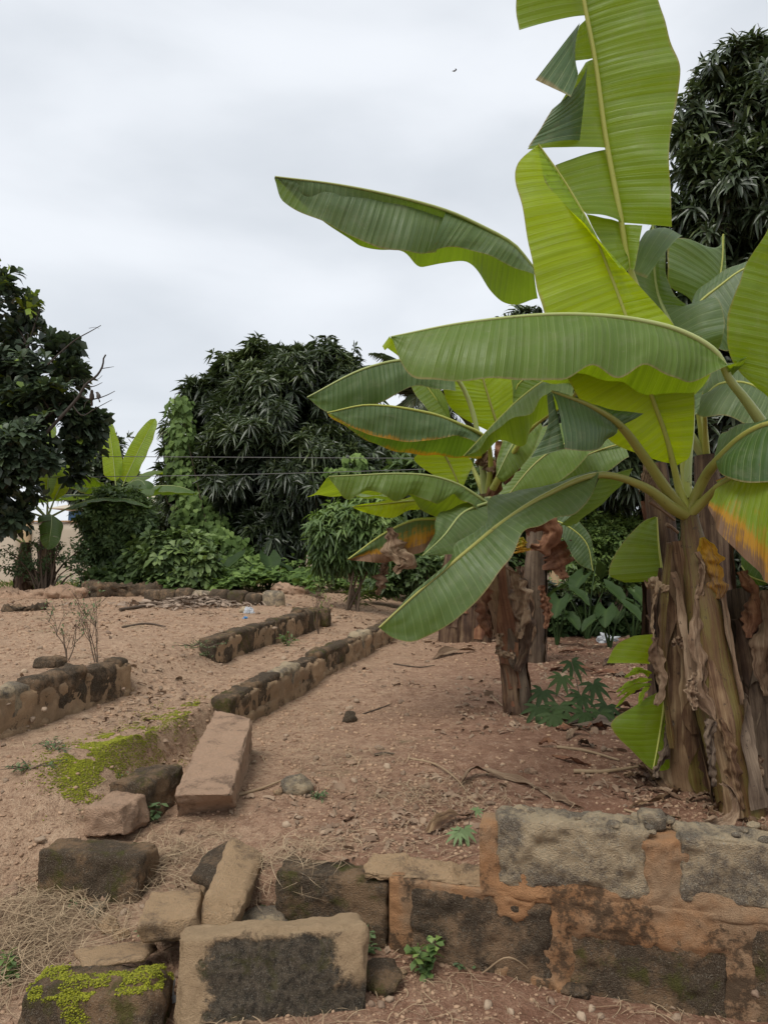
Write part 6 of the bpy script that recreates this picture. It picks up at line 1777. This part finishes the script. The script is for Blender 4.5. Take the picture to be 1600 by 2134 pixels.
# straw and fibres
mb = MB()
p = on_ground(5200, 2.1, 8.5)
cl = fbm(p * 1.1 + 7, 3, 31)
q, t = qt(p[:, 0], p[:, 1])
keep = rng.random(len(p)) < sstep(-0.4, 0.7, cl + np.where(q > 0.1, 0.15, -0.25))
p = p[keep]; N = len(p)
strips(mb, p + UP * 0.004, rng.random(N) * 6.283, 0.04 + 0.16 * rng.random(N) ** 2, 0.0007 + 0.0011 * rng.random(N), rng.normal(0, 0.5, N), 0.002 + 0.012 * rng.random(N), 6)
obj('straw', mb, MAT['straw'], None, 'thin dry straw and fibres strewn over the soil', 'straw', kind='stuff')

# leaf litter: broken dry bits, thick under the bananas
mb = MB()
p = on_ground(12500, 2.6, 12.5)
q, t = qt(p[:, 0], p[:, 1])
cl = fbm(p * 1.4 + 3, 3, 41)
den = sstep(0.0, 0.8, cl + np.where((q > 1.3) & (t > -1.5), 0.65, 0.0) + np.where(t > 3.5, 0.3, 0))
p = p[rng.random(len(p)) < den]; N = len(p)
strips(mb, p + UP * 0.006, rng.random(N) * 6.283, (0.015 + 0.06 * rng.random(N) ** 2) * (0.7 + 0.09 * p[:, 1]), (0.002 + 0.008 * rng.random(N) ** 2) * (0.7 + 0.12 * p[:, 1]), rng.normal(0, 0.5, N), 0.003 + 0.010 * rng.random(N), 5, twist=0.6)
obj('leaf_litter', mb, MAT['litter'], None, 'broken brown leaf litter lying under the banana clump', 'leaf litter', kind='stuff')

# heap of dry leaves in front of the far wall
mb = MB()
N = 900
c = Gt(415, 1262)
pp = np.column_stack([rng.normal(0, 0.42, N), rng.normal(0, 0.25, N)])
zz = 0.09 * np.exp(-(pp[:, 0] / 0.5) ** 2 - (pp[:, 1] / 0.3) ** 2) * rng.random(N)
pos = np.column_stack([c[0] + pp[:, 0], c[1] + 0.2 + pp[:, 1], zt(c[0] + pp[:, 0], c[1] + .2 + pp[:, 1]) + zz + 0.01])
strips(mb, pos, rng.random(N) * 6.283, 0.10 + 0.20 * rng.random(N), 0.004 + 0.009 * rng.random(N), rng.normal(0, 1.2, N), 0.01 + 0.03 * rng.random(N), 7, twist=0.8)
obj('leaf_heap', mb, mat_plain('grey_dry_leaf', (0.10, 0.068, 0.046), (0.42, 0.32, 0.24), 9.0, 0.85), None, 'low heap of curled grey dry leaves in front of the far wall', 'leaf heap', kind='stuff')

# tangled dry grass
def grass_heap(c, rx, ry, n, h, lab, lmin=0.12, lmax=0.4):
    m = MB()
    pp = np.column_stack([rng.normal(0, rx, n), rng.normal(0, ry, n)])
    x, y = c[0] + pp[:, 0], c[1] + pp[:, 1]
    z = zt(x, y) + h * np.exp(-(pp[:, 0] / rx / 1.6) ** 2 - (pp[:, 1] / ry / 1.6) ** 2) * rng.random(n)
    strips(m, np.column_stack([x, y, z + 0.006]), rng.random(n) * 6.283, lmin + (lmax - lmin) * rng.random(n) ** 1.5, 0.0006 + 0.0009 * rng.random(n), rng.normal(0, .9, n), 0.004 + 0.022 * rng.random(n) ** 2, 9)
    obj('dry_grass', m, MAT['straw'], None, lab, 'dry grass', 'heaps of dry grass', kind='stuff')
grass_heap(Gt(70, 1960), 0.16, 0.14, 900, 0.07, 'big tangle of straw coloured dry grass beside the loose blocks')
grass_heap(Gt(355, 1790), 0.10, 0.10, 260, 0.03, 'wisps of dry grass between the dark block and the tilted slab')
grass_heap(Gt(380, 1870, 0), 0.04, 0.05, 60, 0.02, 'small wisp of dry grass behind the flat topped tan chunk', 0.08, 0.2)
grass_heap(Gt(600, 1825), 0.10, 0.08, 170, 0.02, 'wisps of dry grass lying on the end of the low wall')
grass_heap(Gt(690, 1580), 0.22, 0.18, 260, 0.012, 'thin scatter of dry grass on the open soil below the long wall', 0.08, 0.22)
grass_heap(Gt(900, 1660), 0.25, 0.14, 260, 0.012, 'thin scatter of dry grass around the pale seedling', 0.08, 0.22)

# moss cushions
def moss(points_px, rad, n, lab, lift=0.0, on=None, thr=-0.2, size=0.0034):
    """points_px: line of pixels along which the moss grows"""
    m = MB()
    base = np.array([Gt(*q) if on is None else on(*q) for q in points_px])
    k = rng.random(n) * (len(base) - 1)
    i = np.minimum(k.astype(int), len(base) - 2)
    c = base[i] + (base[i + 1] - base[i]) * (k - i)[:, None]
    off = rng.normal(0, rad, (n, 2))
    x, y = c[:, 0] + off[:, 0], c[:, 1] + off[:, 1]
    z = zt(x, y) if on is None else c[:, 2]
    pos = np.column_stack([x, y, z + lift])
    keep = fbm(pos * 9, 3, 61) > thr
    pos = pos[keep]
    scatter_blobs(m, pos, size * (0.4 + 1.1 * rng.random(len(pos)) ** 2), 0.45, 0.6)
    obj('moss', m, MAT['moss'], None, lab, 'moss', 'patches of bright moss', kind='stuff')
moss([(150, 1650), (200, 1618), (260, 1592), (300, 1575)], 0.085, 15000, 'large bright yellow green moss mat on the soil beside the wall stub', 0.002)
moss([(165, 1690), (150, 1660), (180, 1640)], 0.05, 3500, 'small bright moss tongue running down to the dark block', 0.002)
moss([(335, 1560), (380, 1535), (425, 1515)], 0.10, 6500, 'thinner bright moss mat at the upper end of the fallen slab', 0.002, thr=0.1)
bpy.context.view_layer.update()
dg = bpy.context.evaluated_depsgraph_get()
def drop(x, y, z0=0.8):
    """height of whatever lies under a point (ground, block or slab)"""
    ok, loc, n_, i_, o_, m_ = scene.ray_cast(dg, Vector((x, y, z0)), Vector((0, 0, -1)))
    return (np.array(loc), np.array(n_), o_) if ok else (np.array([x, y, gz(x, y)]), UP, None)

def moss_on(name, lab, n, mask, size=0.0028):
    o_ = next(o for o in bpy.data.objects if o.get('label', '').startswith(name))
    me = o_.data
    loc = np.array(o_.location)
    co = np.array([v.co for v in me.vertices]) + loc
    no = np.array([v.normal for v in me.vertices])
    w = mask(co, no)
    idx = np.where(w > 0)[0]
    k = rng.choice(idx, n)
    pos = co[k] + rng.normal(0, 0.006, (n, 3)) * (1 - 0.8 * np.abs(no[k]))
    keep = fbm(pos * 11, 3, 71) > -0.12 - 0.5 * w[k]
    m = MB(); scatter_blobs(m, pos[keep], size * (0.4 + 1.1 * rng.random(keep.sum()) ** 2), 0.6, 0.6)
    obj('moss', m, MAT['moss'], None, lab, 'moss', 'patches of bright moss', kind='stuff')
def mk(co, no):
    e = co - co.mean(0)
    back = sstep(-0.1, 0.08, e[:, 1])
    return ((no[:, 2] > 0.55) & (fbm(co * 5 + 2, 2, 81) + back * 0.5 > 0.0)) * 0.5 + ((no[:, 1] < -0.5) & (np.abs(e[:, 0] + 0.03 + 0.02 * np.sin(co[:, 2] * 40)) < 0.03)) * 0.15
moss_on('rounded dark block with bright moss', 'bright moss coating the top of the rounded dark block', 12000, mk)

# stones
def lump(seed, lv=2, amp=0.3, sq=0.65):
    v, f = ico2(lv)
    r = random.Random(seed)
    s = np.array([1.0, r.uniform(0.6, 0.95), sq * r.uniform(0.8, 1.2)])
    n = fbm(v * 1.3 + seed * 3.7, 3, seed)
    V = v * (1 + amp * n)[:, None]
    V = np.round(V * 3.2 + 0.22 * n[:, None]) / 3.2 * 0.25 + V * 0.75          # a few flat facets
    return V * s, f
def stone(px, py, w_px, lab, mat='stone', seed=0, sq=0.7, group='single stones on the soil', lift=0.35, name='stone'):
    c = Gt(px, py)
    r = w_px / F_PX * c[1] / 2
    V, f = lump(seed, 2, 0.35, sq)
    a = seed * 1.3
    R_ = np.array([[math.cos(a), -math.sin(a), 0], [math.sin(a), math.cos(a), 0], [0, 0, 1]])
    m = MB(); m.add(V @ R_.T * r + c + UP * r * sq * lift, f, np.tile([(seed * .37) % 1, .5, .3], (len(V), 1)))
    return obj(name, m, MAT[mat], None, lab, 'stone', group)
stone(730, 1502, 44, 'dark brown stone lying alone on the open soil below the long wall', 'block_dark', 1, 0.55)
stone(728, 1478, 14, 'small reddish stone touching the dark brown stone', 'stone', 2)
stone(622, 1650, 68, 'pale lichened stone beside the grey green weed', 'block_pale', 3, 0.75)
stone(1014, 2010, 34, 'upright tan stone leaning on the foot of the orange mortared wall', 'block_tan', 4, 1.2)
stone(580, 1655, 20, 'small tan stone beside the pale lichened stone', 'block_tan', 5)
stone(798, 2050, 90, 'dark flat rubble stone in the gap before the wall', 'block_mossy', 6, 0.5)
stone(820, 2030, 60, 'tan slab edge lying at the foot of the wall', 'block_tan', 7, 0.35)
stone(218, 1878, 20, 'red brown pebble below the dark squarish block', 'block_pink', 8, 1.0)
stone(225, 1935, 46, 'tan rubble stone under the flat topped chunk', 'block_tan', 9, 0.7)
stone(255, 1950, 34, 'small pointed tan stone above the thin flat slab', 'block_tan', 10, 0.7)
stone(200, 1900, 50, 'greyish flat stone between the dry grass and the dark block', 'block_pale', 11, 0.4)
stone(525, 1945, 50, 'black wedge of stone behind the upright block', 'block_dark', 12, 0.8)
stone(735, 1592, 34, 'flat reddish stone on the open soil', 'block_pink', 13, 0.3)
stone(790, 1560, 24, 'pale flat stone in the middle of the open soil', 'stone', 14, 0.4)
stone(85, 1752, 22, 'pale pebble on the reddish slope', 'stone', 15, 0.6)
stone(510, 1275, 26, 'white bit of rubbish stone beside the far wall', 'block_pale', 16, 0.7)
stone(1105, 1610, 26, 'oval reddish stone by the dry leaf strips', 'block_pink', 17, 0.5)
stone(300, 1420, 22, 'pale stone on the passage between the walls', 'stone', 18, 0.5)
stone(1200, 2070, 60, 'dark half buried stone below the mossy wall face', 'block_dark', 19, 0.4)
# small look-alike stones, copies of a few shapes
protos = []
for k in range(6):
    V, f = lump(40 + k, 1, 0.4, 0.65)
    m = MB(); m.add(V, f, np.tile([(k * .29) % 1, .5, .3], (len(V), 1)))
    protos.append(m)
meshes = []
first = True
r = random.Random(99)
def place_stone(px, py, wpx):
    c = Gt(px, py)
    s = max(wpx / F_PX * c[1] / 2, 0.004)
    k = r.randrange(6)
    if len(meshes) <= k or meshes[k] is None:
        pass
    o_ = bpy.data.objects.new('small_stone', meshes[k])
    col.objects.link(o_)
    o_.location = c + UP * s * 0.2
    o_.scale = (s, s, s)
    o_.rotation_euler = (r.uniform(-.3, .3), r.uniform(-.3, .3), r.uniform(0, 6.28))
    stone_tag(o_, c, s, wpx)
def stone_tag(o_, c, s, wpx):
    q_, t_ = qt(c[0], c[1])
    if t_ < -1.85 and q_ > 0.6: where = 'on the lower soil before the orange mortared wall'
    elif t_ < -1.2 and q_ < 0.3: where = 'on the slope among the loose blocks'
    elif q_ < -0.85: where = 'on the raised platform behind the low walls'
    elif q_ < 0: where = 'in the passage between the parallel walls'
    elif q_ > 1.7: where = 'in the shade under the banana clump'
    elif t_ > 1.0: where = 'on the red soil along the long wall'
    else: where = 'on the open soil behind the front wall'
    size = 'tiny pebble' if wpx < 12 else ('small stone' if wpx < 17 else 'fist sized stone' if s > 0.02 else 'larger pebble')
    tag(o_, size + ' ' + where, 'stone', 'loose stones ' + where)
for k in range(6):
    o_ = obj('small_stone', protos[k], MAT['stone'], None, 'small loose stone lying on the bare soil', 'stone', 'small loose stones', base=(0, 0, 0))
    meshes.append(o_.data)
    c = Gt(r.uniform(560, 1200), r.uniform(1560, 1700)); s = 0.012
    o_.location = c + UP * s * .2; o_.scale = (s, s, s)
    stone_tag(o_, c, s, 14)
n_st = 0
while n_st < 210:
    px, py = r.uniform(0, 1600), 1280 + 850 * r.random() ** 1.2
    c = Gt(px, py)
    q_, t_ = qt(c[0], c[1])
    if -0.3 < q_ < 0.05 and t_ > -2: continue
    if px > 560 and 1730 < py < 2060: continue
    if px < 780 and py > 1780: 
        if r.random() < 0.6: continue
    place_stone(px, py, r.uniform(8, 22) * (0.6 + 0.6 * (py - 1200) / 900))
    n_st += 1

# sticks and fallen dry leaves, each its own thing
def stick(pts, r0, lab, mat='straw', cat='stick', name='stick', group='sticks and dry leaves on the soil'):
    pp = []
    for q_ in pts:
        c = Gt(q_[0], q_[1]); c[2] += r0 + (q_[2] if len(q_) > 2 else 0); pp.append(c)
    m = MB(); tube(m, pp, [r0, r0 * 0.85, r0 * 0.5], 6, len(pp) * 4, True, r0 * 0.15, 30, int(pts[0][0]))
    return obj(name, m, MAT[mat], None, lab, cat, group)
stick([(498, 1660), (540, 1648), (592, 1632, .01)], 0.008, 'pale stick between the fallen slab and the pale stone')
stick([(850, 1582), (905, 1598, .01), (950, 1630, .012), (972, 1652)], 0.006, 'curved pale leaf stalk lying on the open soil')
stick([(250, 1274), (290, 1268), (335, 1262)], 0.02, 'fallen branch beside the heap of dry leaves', 'twig')
stick([(255, 1310), (305, 1302), (345, 1308)], 0.012, 'thin fallen branch on the far platform soil', 'twig')
stick([(1195, 1612), (1260, 1612), (1330, 1606, .01)], 0.012, 'thick dry stalk near the base of the thick upright stem')
stick([(1160, 1560), (1220, 1568), (1290, 1588)], 0.010, 'dry flat stalk pointing at the drooping leaf')
stick([(820, 1385), (875, 1392), (905, 1388)], 0.008, 'brown stick at the foot of the long wall', 'twig')
stick([(1300, 1690), (1370, 1710), (1420, 1718)], 0.006, 'long thin stalk on the soil behind the front wall')
stick([(755, 1490), (790, 1478), (812, 1470)], 0.006, 'short twig beyond the dark brown stone', 'twig')
stick([(780, 1576), (800, 1572), (822, 1574)], 0.008, 'short dark twig on the open soil', 'twig')
stick([(1010, 1440), (1060, 1485, .01), (1105, 1500)], 0.007, 'dry stalk across the edge of the dug hole')
stick([(1005, 2030), (1060, 2010, .02), (1130, 2045), (1180, 2070)], 0.003, 'thin bent twig lying below the mossy wall face')
stick([(1525, 1735), (1545, 1748), (1600, 1760)], 0.012, 'broken flat stalk behind the pale end of the wall')

def fallen(pts, widths, lab, seed, mat='dry_leaf', tw=0.5, cr=0.012):
    P3 = []
    for q_ in pts:
        c = Gt(q_[0], q_[1]); c[2] += 0.012 + (q_[2] if len(q_) > 2 else 0); P3.append(c)
    C = spline(P3, 28)
    w = np.interp(np.linspace(0, 1, 28), np.linspace(0, 1, len(widths)), widths) * C[:, 1] / F_PX / 2
    T = nrm(np.gradient(C, axis=0)); S = nrm(np.cross(T, UP)); k = np.linspace(0, 1, 28)
    an = tw * np.sin(k * 5 + seed)
    S2 = S * np.cos(an)[:, None] + UP * np.sin(an)[:, None]
    v = np.linspace(-1, 1, 7)
    nz = fbm(np.stack([np.repeat(k * 6, 7), np.tile(v, 28), np.full(196, seed * 1.9)], -1), 3, seed).reshape(28, 7)
    V = C[:, None] + S2[:, None] * (v[None] * w[:, None])[..., None] + UP * (nz * cr + 0.35 * w[:, None] * (v ** 2)[None])[..., None]
    A = np.stack([np.broadcast_to(v[None] * .12, (28, 7)), np.broadcast_to(k[:, None] * .5, (28, 7)), np.full((28, 7), (seed * .618) % 1)], -1)
    m = MB(); m.add(V.reshape(-1, 3), grid_faces(28, 7), A.reshape(-1, 3))
    return obj('fallen_leaf', m, MAT[mat], None, lab, 'dry leaf', 'sticks and dry leaves on the soil')
fallen([(960, 1640), (990, 1618, .03), (1040, 1622), (1100, 1640), (1130, 1650)], [6, 22, 14, 16, 4], 'curled pale dry leaf in the middle of the open soil', 1)
fallen([(1120, 1648), (1160, 1668), (1215, 1692)], [5, 16, 3], 'narrow pale dry leaf strip pointing at the front wall', 2)
fallen([(895, 1740), (930, 1722, .03), (985, 1702)], [22, 26, 8], 'brown folded sheath piece beside the pale seedling', 3, 'sheath')
fallen([(1320, 1480), (1270, 1490), (1210, 1505)], [10, 34, 8], 'brown dry leaf lying before the cassava plant', 4)
fallen([(1300, 1500), (1240, 1520, .02), (1180, 1515)], [8, 30, 10], 'grey shrivelled leaf under the drooping banana leaf', 5, 'sheath_grey')
fallen([(1330, 1600), (1360, 1625, .02), (1390, 1650)], [14, 36, 16], 'crumpled brown leaf against the thick upright stem', 6, 'sheath')
fallen([(1535, 1712), (1560, 1716), (1585, 1724)], [6, 18, 4], 'small flat dry leaf near the leaning stem base', 7)
fallen([(1145, 1400), (1190, 1392), (1240, 1400)], [8, 26, 6], 'brown dead leaf behind the cassava plant', 8, 'dry_red')
fallen([(900, 1375), (945, 1362, .02), (990, 1358)], [6, 24, 8], 'pale dead leaf at the end of the long wall', 9)
fallen([(1150, 1580), (1185, 1588), (1230, 1600)], [6, 22, 6], 'thin brown dead leaf on the shaded soil', 10, 'dry_red')
fallen([(1180, 1545), (1200, 1530, .02), (1235, 1536)], [6, 20, 6], 'curled brown leaf scrap by the dry stalk', 11)
r = random.Random(5)
pm = []
for k in range(34):                                           # more shaggy litter under the clump
    px, py = r.uniform(1120, 1600), r.uniform(1345, 1560)
    a = r.uniform(-.5, .5); L_ = r.uniform(26, 70)
    wd_ = r.uniform(10, 28); mt_ = r.choice(['dry_leaf', 'sheath_grey', 'dry_red', 'sheath_dark'])
    lab_ = ('broad ' if wd_ > 19 else 'narrow ') + {'dry_leaf': 'tan', 'sheath_grey': 'grey', 'dry_red': 'rust red', 'sheath_dark': 'blackish'}[mt_] + (' dead leaf before the taro plants' if py < 1420 else ' dead leaf around the cassava plant' if px < 1300 else ' dead leaf close by the thick banana stems')
    o_ = fallen([(px - L_ / 2, py - a * 14), (px, py, r.uniform(0, .03)), (px + L_ / 2, py + a * 14)], [4, wd_, 4], lab_, 20 + k, mt_)
    o_['group'] = 'dead leaves under the banana clump'

for k in range(26):                                           # rotting scraps banked against the stem bases
    px, py = r.uniform(1310, 1600), r.uniform(1590, 1740)
    a = r.uniform(-.8, .8); L_ = r.uniform(24, 80); wd_ = r.uniform(6, 26); mt_ = r.choice(['dry_leaf', 'sheath_grey', 'sheath', 'sheath_dark'])
    lab_ = ('broad ' if wd_ > 16 else 'narrow ') + {'dry_leaf': 'tan', 'sheath_grey': 'grey', 'sheath': 'brown', 'sheath_dark': 'blackish'}[mt_] + (' rotting scrap at the foot of the thick upright stem' if px < 1470 else ' rotting scrap at the foot of the leaning stem')
    o_ = fallen([(px - L_ / 2, py - a * 16), (px, py, r.uniform(0, .03)), (px + L_ / 2, py + a * 16)], [3, wd_, 3], lab_, 120 + k, mt_)
    o_['group'] = 'rotting scraps around the stem bases'

# crumpled plastic
def crumple(px, py, w, lab, mat, seed, h=0.6, cat='plastic bag'):
    c = Gt(px, py); s = w / F_PX * c[1] / 2
    v, f = ico2(3)
    n = np.abs(fbm(v * 2.2 + seed, 3, seed)) 
    V = v * (0.6 + 0.9 * n)[:, None] * [1, .7, h] * s + c + UP * s * 0.3
    m = MB(); m.add(V, f, np.tile([.5, .5, .5], (len(V), 1)))
    return obj('plastic_bag', m, MAT[mat], None, lab, cat, 'bits of plastic rubbish', smooth=False)
crumple(348, 2090, 40, 'crumpled clear plastic stuffed between the moss topped block and the upright block', 'plastic', 3, 1.8)
crumple(1262, 1338, 34, 'pale crumpled plastic bag in the shade by the taro', 'plastic', 5, 0.6)
crumple(520, 1278, 20, 'white plastic scrap beside the far wall', 'plastic', 7, 0.8)
crumple(512, 1290, 9, 'tiny blue plastic scrap beside the white one', 'plastic_blue', 8, 0.8)

# ------------------------------------------------------------------ wires
for k, (pts, lab) in enumerate((([(-300, 948, 12.1), (0, 950, 12.1), (500, 953, 12.1), (900, 955, 12.1), (1250, 952, 11.0)], 'upper of two thin wires stretched across in front of the trees'), ([(-300, 998, 12.1), (0, 995, 12.1), (400, 991, 12.1), (850, 979, 12.1), (1250, 960, 11.0)], 'lower of two thin wires stretched across in front of the trees'))):
    m = MB(); tube(m, PXi(pts), [0.0055, 0.0055], 6, 40); obj('wire', m, MAT['wire'], None, lab, 'wire', 'overhead wires')

# ------------------------------------------------------------------ birds
def bird(px, py, d, scale, face, lab, tilt=0.0, spread=False):
    c = P(px, py, d)
    t_ = thing('bird', c, lab, 'bird', 'birds')
    f = np.array([math.sin(face), math.cos(face), 0])             # where it looks
    s_ = np.array([f[1], -f[0], 0])
    up = UP * math.cos(tilt) + s_ * math.sin(tilt)
    ax = nrm(up * (0.25 if spread else 0.9) + f * 0.45)
    bk = np.cross(s_, ax)
    v, fa = ico2(3)
    def blob(center, r_ax, r_s, r_b, taper=0.0):
        k = 1 - taper * v[:, :1]
        return center + ax * v[:, :1] * r_ax + s_ * v[:, 1:2] * r_s * k + bk * v[:, 2:3] * r_b * k
    body = c + ax * 0.045 * scale
    # body, neck and head as one surface of revolution along a bent axis
    prof = np.array([(-.075, .004), (-.062, .018), (-.035, .031), (0, .034), (.03, .027), (.048, .021), (.062, .022), (.076, .019), (.086, .010), (.090, .002)]) * scale
    n = 26
    tt = np.linspace(0, 1, n)
    h = np.interp(tt, np.linspace(0, 1, len(prof)), prof[:, 0]); rr = np.interp(tt, np.linspace(0, 1, len(prof)), prof[:, 1])
    th = np.linspace(0, 6.283, 16, endpoint=False)
    cen = body + ax * h[:, None] + f * (np.maximum(0, h) ** 1.6 * 1.2)[:, None]
    V = cen[:, None] + (np.cos(th)[None, :, None] * s_ + np.sin(th)[None, :, None] * bk) * rr[:, None, None]
    m = MB(); m.add(V.reshape(-1, 3), grid_faces(n, 16, True)); bo = obj('body', m, MAT['feather'], t_)
    # pale belly, wings, tail, beak, eyes, feet
    tail0 = body - ax * 0.06 * scale
    tdir = nrm(-ax + f * (-0.15))
    m = MB()
    for j in (-2, -1, 0, 1, 2):
        foliage(m, tail0[None], nrm(tdir + s_ * j * 0.06)[None], bk[None], 0.095 * scale, 0.022 * scale, 'lance', 0)
    obj('tail', m, MAT['feather'], t_)
    for sg in (-1, 1):
        m = MB()
        w0 = body + ax * 0.03 * scale + s_ * sg * 0.028 * scale
        if spread:
            for j in range(6):
                foliage(m, (w0 + f * 0.01 * j * scale)[None], nrm(s_ * sg + UP * 0.5 - f * (0.5 - 0.1 * j))[None], f[None], (0.16 - 0.012 * j) * scale, 0.05 * scale, 'lance', 0.1)
        else:
            for j in range(4):
                foliage(m, (w0 - ax * 0.006 * j * scale)[None], nrm(-ax - f * 0.12 - s_ * sg * 0.1)[None], (s_ * sg)[None], (0.095 - 0.012 * j) * scale, 0.034 * scale, 'lance', 0)
        obj('wing', m, MAT['feather'], t_)
        m = MB(); e_ = cen[20] + s_ * sg * rr[20] * 0.85 + f * 0.006 * scale
        vv, ff = ico2(1); m.add(e_ + vv * 0.0035 * scale, ff); obj('eye', m, MAT['beak'], t_)
        m = MB(); ft = body - ax * 0.03 * scale + f * 0.022 * scale + s_ * sg * 0.01 * scale
        tube(m, [ft, ft - UP * 0.03 * scale], [0.0025 * scale, 0.002 * scale], 5, 4); obj('foot', m, MAT['beak'], t_)
    m = MB(); hb = cen[20] + f * rr[20] * 0.8
    tube(m, [hb, hb + f * 0.018 * scale - UP * 0.003 * scale], [0.006 * scale, 0.001 * scale], 6, 4); obj('beak', m, MAT['beak'], t_)
    m = MB(); foliage(m, (body - ax * .045 * scale - bk * 0 + f * 0.0)[None], ax[None], f[None], 0.07 * scale, 0.05 * scale, 'obovate', 0)
    return t_
bird(192, 832, DB - 0.02, 1.05, math.radians(160), 'grey brown bird perched upright on the dead branch')
bird(206, 829, DB - 0.02, 1.0, math.radians(-70), 'grey brown bird perched sideways on the dead branch, tail slanting down', 0.5)
bird(945, 148, 30.0, 0.8, math.radians(60), 'tiny dark bird flying high in the grey sky', 0, True)
